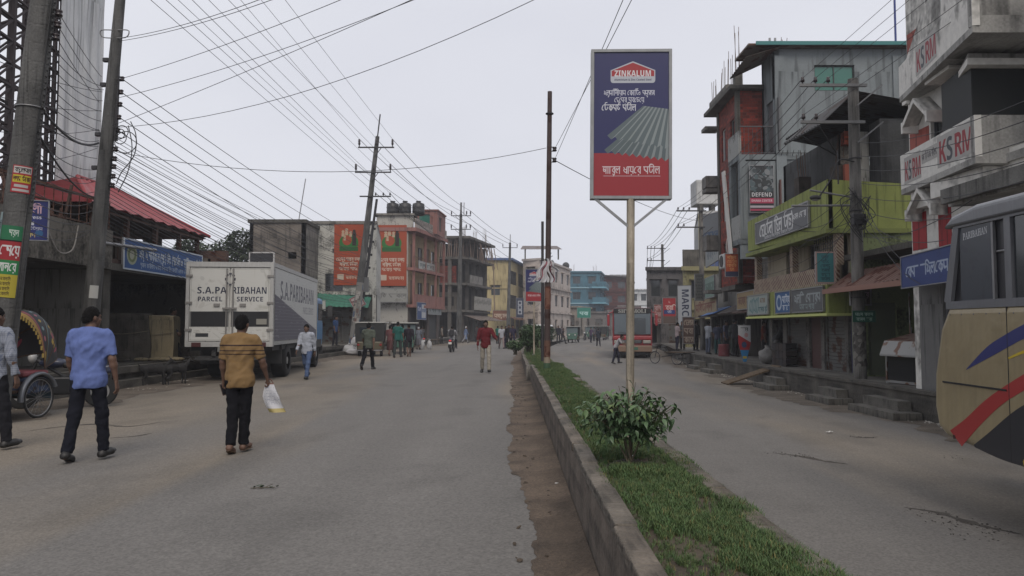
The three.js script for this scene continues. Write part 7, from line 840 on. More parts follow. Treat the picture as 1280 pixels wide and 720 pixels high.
function bounds(prims, pad) { const lo = [1e3, 1e3, 1e3], hi = [-1e3, -1e3, -1e3]; for (const p of prims) for (const [q, r] of p.c ? [[p.c, Math.max(...p.r)]] : [[p.a, p.r0 * Math.max(p.sx, p.sz, 1)], [p.b, p.r1 * Math.max(p.sx, p.sz, 1)]]) ['x', 'y', 'z'].forEach((a, i) => { lo[i] = Math.min(lo[i], q[a] - r - pad); hi[i] = Math.max(hi[i], q[a] + r + pad); }); return [lo, hi]; }
const handCache = new Map();
function handGeo(side, curl, h) { // wrist at the origin, fingers down, thumb forward (+z), palm inwards
  const key = side + '|' + curl + '|' + h; if (handCache.has(key)) return handCache.get(key).clone();
  const P = [], s = -side, W = (x, y, z) => V(x * s, y, z);
  P.push(cap(W(0, 0.03, 0), W(0, -0.01, 0), 0.023, 0.024, 0.8, 1.1));
  [[0.030, 0.072, 0.0088], [0.010, 0.080, 0.0090], [-0.010, 0.074, 0.0086], [-0.029, 0.058, 0.0078]].forEach(([z, L, r], i) => {
    const k = W(0.002, -0.088 + Math.abs(z - 0.008) * 0.25, z); P.push(cap(W(0, -0.008, z * 0.55), k, 0.0135, 0.0115)); let a = curl * (0.35 + i * 0.06), p = k; for (const [q, m] of [[0.45, 1], [0.3, 1.15], [0.25, 0.8]]) { const l = L * q, n = p.clone().add(W(Math.sin(a) * l, -Math.cos(a) * l, z * 0.10)); P.push(cap(p, n, r, r * 0.9)); p = n; a += curl * 0.75 * m; } });
  let tp = W(0.004, -0.022, 0.02); for (const [l, dx, dy, dz, r] of [[0.042, 0.15 + curl * 0.25, -0.62, 0.75, 0.0125], [0.032, 0.25 + curl * 0.4, -0.85, 0.42, 0.0105], [0.026, 0.3 + curl * 0.5, -0.9, 0.2, 0.0092]]) { const v = W(dx, dy, dz).normalize().multiplyScalar(l), n = tp.clone().add(v); P.push(cap(tp, n, r, r * 0.9)); tp = n; }
  const [lo, hi] = bounds(P, 0.012), g = surfaceNets(field(P, 0.006), lo, hi, h); handCache.set(key, g); return g.clone();
}
const POSE = {
  stand: { L: [0.05, 0.05, 0.04], R: [-0.06, 0.05, 0.04], la: [0.05, 0.1, 0.15], ra: [0.05, 0.1, 0.15], lean: 0.02 },
  walk: { L: [0.38, 0.12, 0.02], R: [-0.30, 0.38, 0.02], la: [-0.32, 0.10, 0.15], ra: [0.30, 0.10, 0.3], lean: 0.05 },
  walkB: { R: [0.34, 0.1, 0.02], L: [-0.28, 0.5, 0.02], ra: [-0.3, 0.12, 0.12], la: [0.28, 0.12, 0.35], lean: 0.05 },
  slow: { R: [0.16, 0.08, 0.07], L: [-0.14, 0.14, 0.05], la: [0.14, 0.20, 0.35], ra: [-0.06, 0.26, 0.25], lean: 0.02 },
  carry: { R: [0.12, 0.06, -0.09], L: [-0.08, 0.16, -0.07], la: [0.10, 0.20, 0.22], ra: [0.16, 0.28, 0.28], lean: 0.03, curl: 1.5 },
  point: { L: [0.2, 0.1, 0.03], R: [-0.14, 0.25, 0.03], la: [0.35, 0.45, 1.0], ra: [-0.05, 0.22, 0.15], lean: 0.03 },
  ride: { L: [1.25, 1.45, 0.22], R: [1.25, 1.45, 0.22], la: [0.85, 0.25, 0.45], ra: [0.85, 0.25, 0.45], lean: 0.12, seat: 0.86 },
  talk: { L: [0.08, 0.08, 0.06], R: [-0.1, 0.08, 0.06], la: [0.5, 0.15, 1.2], ra: [0.1, 0.12, 0.3], lean: 0.03 },
  bend: { L: [0.25, 0.2, 0.05], R: [-0.1, 0.15, 0.05], la: [0.9, 0.1, 0.35], ra: [0.8, 0.1, 0.35], lean: 0.55 },
  crouch: { L: [1.5, 1.7, 0.15], R: [1.3, 1.75, 0.15], la: [0.9, 0.1, 0.5], ra: [0.9, 0.1, 0.5], lean: 0.35 },
};
const geoCache = new Map();
function figure(poseName, top, low, lod, headYaw = 0, stout = 1, hairKind = 'short') {
  const key = [poseName, top, low, lod, headYaw, stout, hairKind].join(); if (geoCache.has(key)) return geoCache.get(key);
  const q = POSE[poseName], h = [0.012, 0.018, 0.03][lod], c = Math.cos(q.lean), s = Math.sin(q.lean), T = (x, y, z) => { const Y = y - 0.95; return V(x, 0.95 + Y * c - z * s, Y * s + z * c); };
  const leg = (side, [f, k, ab]) => { const hip = V(side * 0.095, 0.93, 0), kn = hip.clone().add(V(side * Math.sin(ab), -Math.cos(f), Math.sin(f)).normalize().multiplyScalar(0.43)), a = f - k, an = kn.clone().add(V(side * Math.sin(ab) * 0.5, -Math.cos(a), Math.sin(a)).normalize().multiplyScalar(0.42)); const pt = q.seat ? 0.1 : Math.max(-0.1, Math.min(0.9, -a * 0.75 + (f < -0.05 ? 0.15 : -0.15 * (f > 0.2)))); const fw = V(side * 0.12, -Math.sin(pt), Math.cos(pt)), up = V(0, Math.cos(pt), Math.sin(pt)), heel = an.clone().addScaledVector(fw, -0.035).addScaledVector(up, -0.055), ball = heel.clone().addScaledVector(fw, 0.15), toe = heel.clone().addScaledVector(fw, 0.215); return { hip, kn, an, heel, ball, toe }; };
  const arm = (side, [f, ab, el]) => { const S = T(side * 0.185, 1.405, 0), U = V(side * Math.sin(ab), -Math.cos(ab) * Math.cos(f - q.lean), Math.cos(ab) * Math.sin(f)), E = S.clone().addScaledVector(U.normalize(), 0.285), a2 = ab * 0.5 - 0.02, F = V(side * Math.sin(a2), -Math.cos(a2) * Math.cos(f + el), Math.cos(a2) * Math.sin(f + el)).normalize(), Wp = E.clone().addScaledVector(F, 0.25); return { S, E, W: Wp, F }; };
  const lg = [leg(1, q.L), leg(-1, q.R)], am = [arm(1, q.la), arm(-1, q.ra)], hc = T(0, 1.605, 0.025), w = stout;
  // one body under the clothes
  const body = [ell(T(0, 1.26, 0), [0.14 * w, 0.19, 0.09], q.lean), ell(T(0, 1.02, 0), [0.13 * w, 0.17, 0.085], q.lean), cap(T(0, 1.40, -0.01), T(0, 1.53, 0.012), 0.058, 0.053)];
  for (const l of lg) body.push(cap(l.hip, l.kn, 0.068, 0.048), cap(l.kn, l.kn.clone().lerp(l.an, 0.3), 0.048, 0.05), cap(l.kn.clone().lerp(l.an, 0.3), l.an, 0.05, 0.034), cap(l.an, l.heel, 0.034, 0.032), cap(l.heel, l.ball, 0.031, 0.033, 1.15), cap(l.ball, l.toe, 0.03, 0.02, 1.25));
  for (const a of am) body.push(cap(a.S, a.E, 0.048, 0.037), cap(a.E, a.E.clone().lerp(a.W, 0.3), 0.037, 0.039), cap(a.E.clone().lerp(a.W, 0.3), a.W, 0.038, 0.025));
  const yaw = headYaw, hd = (x, y, z) => { const X = x * Math.cos(yaw) + z * Math.sin(yaw), Z = -x * Math.sin(yaw) + z * Math.cos(yaw); return hc.clone().add(V(X, y, Z)); };
  const head = [ell(hd(0, 0.02, -0.008), [0.074, 0.10, 0.094]), ell(hd(0, -0.045, 0.028), [0.056, 0.075, 0.062]), cap(hd(0, -0.05, -0.02), T(0, 1.46, 0), 0.052, 0.056), cap(hd(0, 0.012, 0.086), hd(0, -0.022, 0.102), 0.008, 0.013), cap(hd(-0.028, 0.026, 0.074), hd(0.028, 0.026, 0.074), 0.013, 0.013), cap(hd(-0.018, -0.055, 0.083), hd(0.018, -0.055, 0.083), 0.009, 0.009), ell(hd(0, -0.098, 0.062), [0.022, 0.016, 0.018])];
  for (const e of [-1, 1]) head.push(ell(hd(e * 0.077, -0.008, -0.012), [0.012, 0.031, 0.021]), ell(hd(e * 0.036, -0.028, 0.058), [0.022, 0.02, 0.02]));
  const all = lod === 2 ? [...body, ...head] : body; let [lo, hi] = bounds(all, 0.04); const parts = [surfaceNets(field(all, 0.035), lo, hi, h)];
  if (lod < 2) { [lo, hi] = bounds(head, 0.03); parts.push(surfaceNets(field(head, 0.016), lo, hi, lod ? 0.009 : 0.0045)); }
  const hands = am.map((a, i) => { const g = handGeo(i ? -1 : 1, q.curl ?? 0.55, [0.0035, 0.005, 0.008][lod]); const m = new THREE.Matrix4().compose(a.W.clone().addScaledVector(a.F, 0.015), new THREE.Quaternion().setFromUnitVectors(V(0, -1, 0), a.F), V(1, 1, 1)); g.applyMatrix4(m); parts.push(g); return a.W.clone().addScaledVector(a.F, 0.10); });
  const out = { body: mergeGeometries(parts), hands, hc, yaw };
  // hair: cap of the skull above a slanting hairline
  if (hairKind !== 'none') { const hp = [ell(hd(0, 0.026, -0.012), [0.083, 0.107, 0.103]), ell(hd(0, -0.02, -0.05), [0.066, 0.075, 0.058])], F = field(hp, 0.02), cy = Math.cos(yaw), sy = Math.sin(yaw), line = hairKind === 'hat' ? 0.03 : hairKind === 'long' ? -0.2 : -0.005; [lo, hi] = bounds(hp, 0.03); out.hair = surfaceNets((x, y, z) => { const X = x - hc.x, Y = y - hc.y, Z = z - hc.z, zz = X * sy + Z * cy; const cut = (line + 0.72 * zz) - Y, ear = hairKind === 'short' ? 0.035 - Math.hypot(Math.abs(X * cy - Z * sy) - 0.078, Y + 0.015, zz + 0.012) : -1; return Math.max(F(x, y, z) + 0.013 * (vnoise3(x * 90, y * 60, z * 90) - 0.5), cut * 0.8, ear); }, lo, hi, [0.005, 0.009, 0.02][lod]); }
  // upper garment
  const fold = (x, y, z, a) => a * (vnoise3(x * 11 + 9, y * 9 + x * 7, z * 11) - 0.5) + a * 0.7 * (vnoise3(x * 24 + y * 16, y * 14 - x * 10, z * 24) - 0.5);
  if (top !== 'none') {
    const long = top === 'long', robe = top === 'robe', hem = robe ? 0.42 : low === 'lungi' ? 0.8 : 0.80; const sh = [ell(T(0, 1.28, -0.005), [0.172 * w, 0.2, 0.118 * (w * 0.5 + 0.5)], q.lean), ell(T(0, 1.08, 0.005), [0.158 * w, 0.2, 0.115 * w], q.lean), ell(T(0, 0.90, 0), [0.172 * w, 0.22, 0.125 * w], q.lean * 0.5), cap(T(-0.15, 1.405, -0.01), T(0.15, 1.405, -0.01), 0.064, 0.064), cap(T(-0.09, 1.43, -0.012), T(0.09, 1.43, -0.012), 0.056, 0.056), cap(T(0, 1.44, -0.01), T(0, 1.492, 0.0), 0.066, 0.062)];
    if (robe) sh.push(cap(T(0, 0.95, 0), V(0, 0.4, 0), 0.165, 0.21, 1, 0.8));
    const ends = []; for (const a of am) { const e = long || robe ? a.W.clone().addScaledVector(a.F, -0.01) : a.S.clone().lerp(a.E, 0.86); sh.push(cap(a.S, a.S.clone().lerp(a.E, 0.86), 0.068, 0.060)); if (long || robe) sh.push(cap(a.S.clone().lerp(a.E, 0.8), a.E, 0.058, 0.052), cap(a.E, e, 0.052, 0.042)); ends.push([e, (long || robe) ? a.F : a.E.clone().sub(a.S).normalize()]); }
    const nT = robe ? 7 : 6, Ft = field(sh.slice(0, nT), 0.04), per = (sh.length - nT) / 2, Fa = [0, 1].map((i) => field(sh.slice(nT + i * per, nT + (i + 1) * per), 0.03)), F = (x, y, z) => { let d = Ft(x, y, z); ends.forEach(([e, n], i) => { let a = Fa[i](x, y, z); a = Math.max(a, (x - e.x) * n.x + (y - e.y) * n.y + (z - e.z) * n.z); const h = Math.max(0.045 - Math.abs(d - a), 0) / 0.045; d = Math.min(d, a) - h * h * 0.011; }); return d; }, nk = T(0, 1.497, -0.005), nn = V(0, c, s); [lo, hi] = bounds(sh, 0.03); const amp = lod === 2 ? 0.012 : 0.023;
    out.top = surfaceNets((x, y, z) => { let d = F(x, y, z) + fold(x, y, z, amp); d = Math.max(d, hem - y + 0.03 * (vnoise3(x * 9, 3, z * 9) - 0.5) - (q.seat ? 0.1 : 0)); d = Math.max(d, (x - nk.x) * nn.x + (y - nk.y) * nn.y + (z - nk.z) * nn.z + 0.12 * z); return d; }, lo, hi, [0.0085, 0.014, 0.026][lod]);
  }
  if (low === 'lungi') { const lp = [ell(V(0, 0.95, 0), [0.16 * w, 0.13, 0.115]), cap(V(0, 0.92, 0), V(0, 0.36, 0.02), 0.155, 0.19, 1, 0.75)]; for (const l of lg) lp.push(cap(l.hip, l.kn.clone().lerp(l.an, 0.35), 0.1, 0.09)); const F = field(lp, 0.06); [lo, hi] = bounds(lp, 0.03); out.low = surfaceNets((x, y, z) => Math.max(F(x, y, z) + fold(x * 2, y * 0.4, z * 2, 0.018), 0.36 - y, y - 0.92), lo, hi, [0.012, 0.016, 0.028][lod]); }
  else if (low !== 'none') { const short = low === 'shorts', tp = [ell(V(0, 0.935, -0.005), [0.163 * w, 0.15, 0.118 * w])], ends = []; for (const l of lg) { tp.push(cap(l.hip, l.kn, 0.09, 0.070)); if (!short) { const e = l.an.clone().lerp(l.kn, low === 'cropped' ? 0.12 : -0.04); tp.push(cap(l.kn, e, 0.070, 0.062)); ends.push([e, e.clone().sub(l.kn).normalize()]); } else ends.push([l.kn, l.kn.clone().sub(l.hip).normalize()]); } const F = field(tp, 0.035); [lo, hi] = bounds(tp, 0.03); out.low = surfaceNets((x, y, z) => { let d = F(x, y, z) + fold(x, y * 1.5, z, lod === 2 ? 0.01 : 0.018); d = Math.max(d, y - (top === 'none' ? 1.03 : 0.895)); for (const [e, n] of ends) { const r = Math.hypot(x - e.x, y - e.y, z - e.z); if (r < 0.14) d = Math.max(d, (x - e.x) * n.x + (y - e.y) * n.y + (z - e.z) * n.z); } return d; }, lo, hi, [0.010, 0.015, 0.027][lod]); }
  out.shoes = lg.map((l) => { const sp = [cap(l.an.clone().lerp(l.heel, 0.4), l.heel, 0.042, 0.042), cap(l.heel, l.ball, 0.040, 0.043, 1.12), cap(l.ball, l.toe, 0.041, 0.030, 1.25)], F = field(sp, 0.03), fw = l.toe.clone().sub(l.heel).normalize(), up = V(0, 1, 0).addScaledVector(fw, -fw.y).normalize(), sole = l.heel.clone().addScaledVector(up, -0.034); const [a, b] = bounds(sp, 0.02); return surfaceNets((x, y, z) => Math.max(F(x, y, z), -((x - sole.x) * up.x + (y - sole.y) * up.y + (z - sole.z) * up.z)), a, b, [0.007, 0.011, 0.02][lod]); });
  out.sandals = lg.map((l) => { const m = mb(), sd = l.toe.clone().sub(l.heel), up = V(0, 1, 0).addScaledVector(sd.clone().normalize(), -sd.clone().normalize().y).normalize(), o = up.clone().multiplyScalar(-0.036); m.add(new THREE.SphereGeometry(1, 14, 8).scale(0.052, 0.011, 0.145), new THREE.Matrix4().makeBasis(V().crossVectors(up, sd.clone().normalize()), up, sd.clone().normalize()).setPosition(l.heel.clone().lerp(l.toe, 0.5).add(o))); const mid = l.heel.clone().lerp(l.toe, 0.66), rt = V().crossVectors(up, sd.clone().normalize()); m.path([mid.clone().addScaledVector(rt, -0.046).addScaledVector(up, -0.03), mid.clone().addScaledVector(up, 0.036), mid.clone().addScaledVector(rt, 0.046).addScaledVector(up, -0.03)], 0.01, 5); const g = m.geo(); return g; });
  let ground = 1e3; for (const l of lg) for (const k of ['heel', 'ball', 'toe']) ground = Math.min(ground, l[k].y - (k === 'toe' ? 0.03 : 0.036)); out.ground = q.seat ? 0.93 - q.seat : ground + 0.012; geoCache.set(key, out); return out;
}
const SKIN = M([0.115, 0.062, 0.042], 0.6), matte = (m) => { m.specularIntensity = 0.25; return m; }, HAIR = matte(M([0.006, 0.0055, 0.0055], 0.95, { trans: 1e-9 })), clothM = (c, o = {}) => o.mat ?? matte(M(c, 0.95, { tex: 'fabric', s: 0.25, trans: 1e-9 }));
function person(px, py, o) { // px, py: where the feet stand in the photograph, on the level y0
  const P = o.pos ?? on(px, py, o.y0 ?? 0), H = o.H ?? 1.7, k = H / 1.72, lod = o.lod ?? (-P.z < 15 ? 0 : -P.z < 33 ? 1 : 2), g = figure(o.pose ?? 'stand', o.sleeve ?? 'short', o.low ?? 'trousers', lod, o.head ?? 0, o.stout ?? 1, o.hair ?? 'short');
  const t = thing('person', o.label, 'person', P, o.yaw ?? 0, o.group); const add = (name, geo, m) => { const e = mesh(name, geo, m, t); e.scale.setScalar(k); e.position.y = -g.ground * k; return e; };
  add('body', g.body, o.skin ?? SKIN); if (g.hair) add(o.hair === 'hat' ? 'cap' : 'hair', g.hair, o.hairM ?? HAIR); if (g.top) add(o.sleeve === 'robe' ? 'robe' : 'shirt', g.top, clothM(o.shirt, { mat: o.shirtM })); if (g.low) add(o.low === 'lungi' ? 'lungi' : 'trousers', g.low, clothM(o.legs ?? [0.012, 0.012, 0.015]));
  if (o.feet !== 'bare') for (const s of o.feet === 'sandal' ? g.sandals : g.shoes) add(o.feet === 'sandal' ? 'sandal' : 'shoe', s, M(o.shoe ?? [0.013, 0.012, 0.012], 0.55));
  if (o.face) for (const e of [-1, 1]) { const m = mb().ball(e * 0.031, 0.004, 0.080, 0.0135, 0.0085, 0.010, 10).build('eye', M([0.35, 0.33, 0.31], 0.3), t), n = mb().ball(e * 0.031, 0.004, 0.0875, 0.006, 0.006, 0.005, 8).build('iris', M([0.008, 0.006, 0.005], 0.2), m); m.rotation.y = g.yaw; m.scale.setScalar(k); m.position.copy(g.hc).multiplyScalar(k); m.position.y -= g.ground * k; }
  t.updateMatrixWorld(true); return { t, hand: (i) => { const p = g.hands[i].clone().multiplyScalar(k); p.y -= g.ground * k; return t.localToWorld(p); } };
}
const AWAY = Math.PI;
// ---- nearest three
const plaid = printMat(256, 256, (c, w, h) => { c.fillStyle = '#aab0bb'; c.fillRect(0, 0, w, h); for (let i = 0; i < 8; i++) { c.fillStyle = i % 2 ? 'rgba(70,85,120,.45)' : 'rgba(110,120,140,.4)'; c.fillRect(i * 32, 0, i % 2 ? 5 : 8, h); c.fillRect(0, i * 32, w, i % 2 ? 5 : 8); } }, 0.9); plaid.map.wrapS = plaid.map.wrapT = THREE.RepeatWrapping; plaid.map.repeat.set(5, 5); plaid.color.setRGB(0.55, 0.55, 0.57);
person(4, 0, { pos: V(-6.40, 0, -9.2), H: 1.72, yaw: AWAY - 0.12, pose: 'slow', sleeve: 'long', shirtM: plaid, legs: [0.02, 0.02, 0.025], head: -0.2, label: 'man in a pale checked shirt walking away, cut by the left picture edge' });
person(108, 576, { H: 1.70, yaw: AWAY + 0.06, pose: 'slow', shirt: [0.135, 0.185, 0.42], legs: [0.012, 0.013, 0.02], head: -0.55, stout: 1.16, label: 'man in a blue polo shirt and black trousers walking away along the left road' });
const ochre = printMat(64, 1024, (c, w, h) => { c.fillStyle = '#9a7b50'; c.fillRect(0, 0, w, h); for (let i = 0; i < 500; i++) { c.fillStyle = rnd() > 0.5 ? 'rgba(150,100,40,.18)' : 'rgba(190,140,70,.18)'; c.fillRect(rnd() * w, rnd() * h, 6, 3); } c.fillStyle = '#3a2420'; for (const y of [1.335, 1.265, 1.22]) c.fillRect(0, h * (1 - y / 2) - 5, w, y > 1.3 ? 9 : 6); }, 0.92); ochre.map.wrapS = ochre.map.wrapT = THREE.RepeatWrapping; ochre.map.repeat.set(2, 0.5); ochre.color.setScalar(0.55);
const man3 = person(298, 566, { H: 1.62, yaw: AWAY - 0.03, pose: 'carry', shirtM: ochre, legs: [0.010, 0.010, 0.013], stout: 1.1, feet: 'sandal', shoe: [0.10, 0.065, 0.04], label: 'man in an ochre shirt with dark chest stripes walking away, holding a white bag' });
{ const p = man3.hand(0), t = thing('wallet', 'dark brown wallet or phone held in the left hand of the ochre-shirted man', 'wallet', p, 0.5); const g = mb().rbox(0, -0.03, 0, 0.085, 0.15, 0.02, 0.008).build('case', M([0.05, 0.028, 0.022], 0.5), t); mb().rbox(0, -0.03, 0.012, 0.07, 0.12, 0.006, 0.002).build('screen', M([0.015, 0.015, 0.018], 0.15), t); t.rotation.z = 0.3; }
{ const p = man3.hand(1), t = thing('paper_bag', 'white printed bag hanging from the right hand of the ochre-shirted man', 'bag', p, 0.0), q = printMat(128, 256, (c, w, h) => { c.fillStyle = '#dfe0e6'; c.fillRect(0, 0, w, h); c.fillStyle = '#8890a4'; for (let y = 24; y < 190; y += 13) for (let x = 14; x < 112; x += rr(10, 24)) c.fillRect(x, y, rr(5, 15), 4); c.fillStyle = '#c9b878'; c.fillRect(0, h - 34, w, 34); c.fillStyle = '#7d5a50'; c.fillRect(0, 0, w, 14); }, 0.6);
  const grid = (z0) => { const g = new THREE.PlaneGeometry(0.20, 0.36, 10, 18), a = g.attributes.position; for (let i = 0; i < a.count; i++) { const x = a.getX(i), y = a.getY(i) - 0.16, tt = (0.02 - y) / 0.36, pinch = 0.45 + 0.55 * Math.min(1, tt * 2.2); a.setXYZ(i, x * pinch + 0.10 * tt * tt + 0.01, y, z0 * Math.sin(Math.min(1, tt * 1.6) * Math.PI * 0.8) * Math.cos(x * 12) + 0.02 * Math.sin(x * 30 + y * 12) * tt); } g.computeVertexNormals(); return g; };
  q.side = THREE.DoubleSide; mesh('front_face', grid(0.035), q, t); mesh('back_face', grid(-0.035), q, t); mb().path([[-0.04, 0.02, 0], [-0.015, 0.06, 0], [0.02, 0.06, 0], [0.05, 0.02, 0]], 0.006).build('handle', M([0.12, 0.06, 0.05], 0.8), t); }
// ---- middle distance, left road
person(383, 474, { H: 1.62, yaw: -0.1, pose: 'walk', sleeve: 'long', shirt: [0.42, 0.45, 0.52], legs: [0.09, 0.13, 0.24], face: 1, label: 'man in a pale shirt and blue jeans walking toward the camera past the lorry' });
person(213, 450, { y0: PLATL + 0.02, H: 1.62, yaw: 1.75, pose: 'walk', sleeve: 'long', shirt: [0.06, 0.07, 0.11], legs: [0.015, 0.016, 0.02], head: 0.5, label: 'man in a dark waistcoat striding along the left footway behind the lorry' });
person(460, 462, { H: 1.72, yaw: AWAY - 0.1, pose: 'walkB', shirt: [0.10, 0.115, 0.095], label: 'man in an olive grey shirt and black trousers walking away near the black-hooded three-wheeler' });
person(607, 466, { H: 1.72, yaw: 0.05, pose: 'point', sleeve: 'long', shirt: [0.14, 0.022, 0.028], legs: [0.36, 0.33, 0.28], face: 1, head: 0.1, label: 'young man in a dark red shirt and pale trousers walking toward the camera' });
person(487, 445, { H: 1.66, yaw: AWAY - 0.2, pose: 'walk', shirt: [0.17, 0.075, 0.08], low: 'lungi', legs: [0.11, 0.05, 0.05], feet: 'bare', label: 'man in a dull maroon shirt and wrapped lungi by the three-wheelers' });
person(497, 447, { H: 1.78, yaw: AWAY - 0.1, pose: 'slow', shirt: [0.025, 0.12, 0.105], legs: [0.05, 0.06, 0.06], label: 'tall man in a teal shirt, left one of two teal shirts' });
person(503, 444, { H: 1.70, yaw: AWAY + 0.2, pose: 'walk', shirt: [0.03, 0.14, 0.12], legs: [0.02, 0.022, 0.025], label: 'man in a teal shirt and black trousers, right one of two teal shirts' });
person(511, 446, { H: 1.74, yaw: AWAY + 0.3, pose: 'walkB', sleeve: 'long', shirt: [0.025, 0.02, 0.028], low: 'shorts', legs: [0.03, 0.025, 0.03], feet: 'bare', label: 'man in black with bare calves beside the two teal shirts' });
person(523, 437, { H: 1.58, yaw: AWAY + 0.1, pose: 'walk', shirt: [0.16, 0.175, 0.21], low: 'lungi', legs: [0.13, 0.13, 0.15], hair: 'hat', hairM: M([0.3, 0.3, 0.31], 0.9), label: 'elderly man in a grey-blue shirt and cap beyond the three-wheelers' });
person(565, 0, { pos: on(565, 440, 0).add(V(0, 0, 0.08)), H: 1.7, yaw: AWAY - 0.06, pose: 'ride', sleeve: 'long', shirt: [0.40, 0.40, 0.42], legs: [0.02, 0.022, 0.03], lod: 1, label: 'motorcycle rider in a pale shirt with a dark backpack, seen from behind' });
{ const p = on(565, 440, 0), t = thing('backpack', 'dark backpack worn by the motorcycle rider', 'backpack', [p.x, 1.18, p.z + 0.28], -0.06); mb().rbox(0, 0.02, 0, 0.3, 0.42, 0.16, 0.06, 3).build('bag', M([0.025, 0.025, 0.03], 0.8), t); mb().rbox(0, -0.06, 0.09, 0.22, 0.2, 0.05, 0.02).build('pocket', M([0.02, 0.02, 0.024], 0.8), t); for (const s of [-1, 1]) mb().path([[s * 0.1, 0.2, -0.05], [s * 0.12, 0.24, -0.12], [s * 0.12, 0.12, -0.2]], 0.018).build('strap', BLACKM, t); }
person(582, 429, { H: 1.66, yaw: 1.9, pose: 'walk', sleeve: 'robe', shirt: [0.17, 0.23, 0.38], low: 'trousers', legs: [0.3, 0.3, 0.32], hair: 'hat', hairM: M([0.5, 0.5, 0.5], 0.9), label: 'man in a long pale blue robe and white cap beyond the motorcycle rider' });
for (const [px, py, H, yaw, pose, shirt, legs, label, sl] of [
  [596, 428, 1.65, 0.4, 'stand', [0.05, 0.045, 0.05], [0.02, 0.02, 0.02], 'dark-clothed man standing behind the red-shirted man, to his left', 'long'],
  [622, 430, 1.66, 2.6, 'stand', [0.02, 0.15, 0.12], [0.03, 0.03, 0.035], 'far man in a green shirt just right of the red-shirted man', 'short'],
  [627, 436, 1.68, 0.2, 'walk', [0.42, 0.43, 0.48], [0.28, 0.22, 0.22], 'man in a white top in the group walking up the far left road', 'short'],
  [632, 435.5, 1.66, 0.3, 'walkB', [0.03, 0.03, 0.06], [0.02, 0.02, 0.05], 'navy-clothed man next to the white top in the far group', 'long'],
  [636, 436, 1.70, 0.0, 'slow', [0.02, 0.02, 0.025], [0.015, 0.015, 0.018], 'black-clothed man in the middle of the far left road group', 'long'],
  [641, 436, 1.72, 0.1, 'walk', [0.035, 0.03, 0.06], [0.03, 0.025, 0.05], 'man in dark purple at the right of the far left road group', 'short'],
  [653, 436, 1.68, AWAY, 'walk', [0.10, 0.04, 0.04], [0.03, 0.03, 0.03], 'man in dull red by the end of the median bushes', 'short'],
  [657, 437, 1.70, AWAY + 0.2, 'walkB', [0.06, 0.065, 0.06], [0.02, 0.02, 0.02], 'man with a white bundle over his shoulder by the median bushes', 'short'],
]) person(px, py, { H, yaw, pose, shirt, legs, label, sleeve: sl });
{ const p = on(657, 437, 0), t = thing('bundle', 'white bundle on the shoulder of a man by the median bushes', 'bundle', [p.x - 0.05, 1.42, p.z + 0.12]); const g = new THREE.SphereGeometry(0.2, 14, 10), a = g.attributes.position; for (let i = 0; i < a.count; i++) { const n = 0.85 + 0.3 * vnoise3(a.getX(i) * 9, a.getY(i) * 9, a.getZ(i) * 9); a.setXYZ(i, a.getX(i) * n * 1.3, a.getY(i) * n * 0.8, a.getZ(i) * n * 0.8); } g.computeVertexNormals(); mesh('cloth', boxUV(clean(g)), M([0.5, 0.5, 0.5], 0.9), t); }
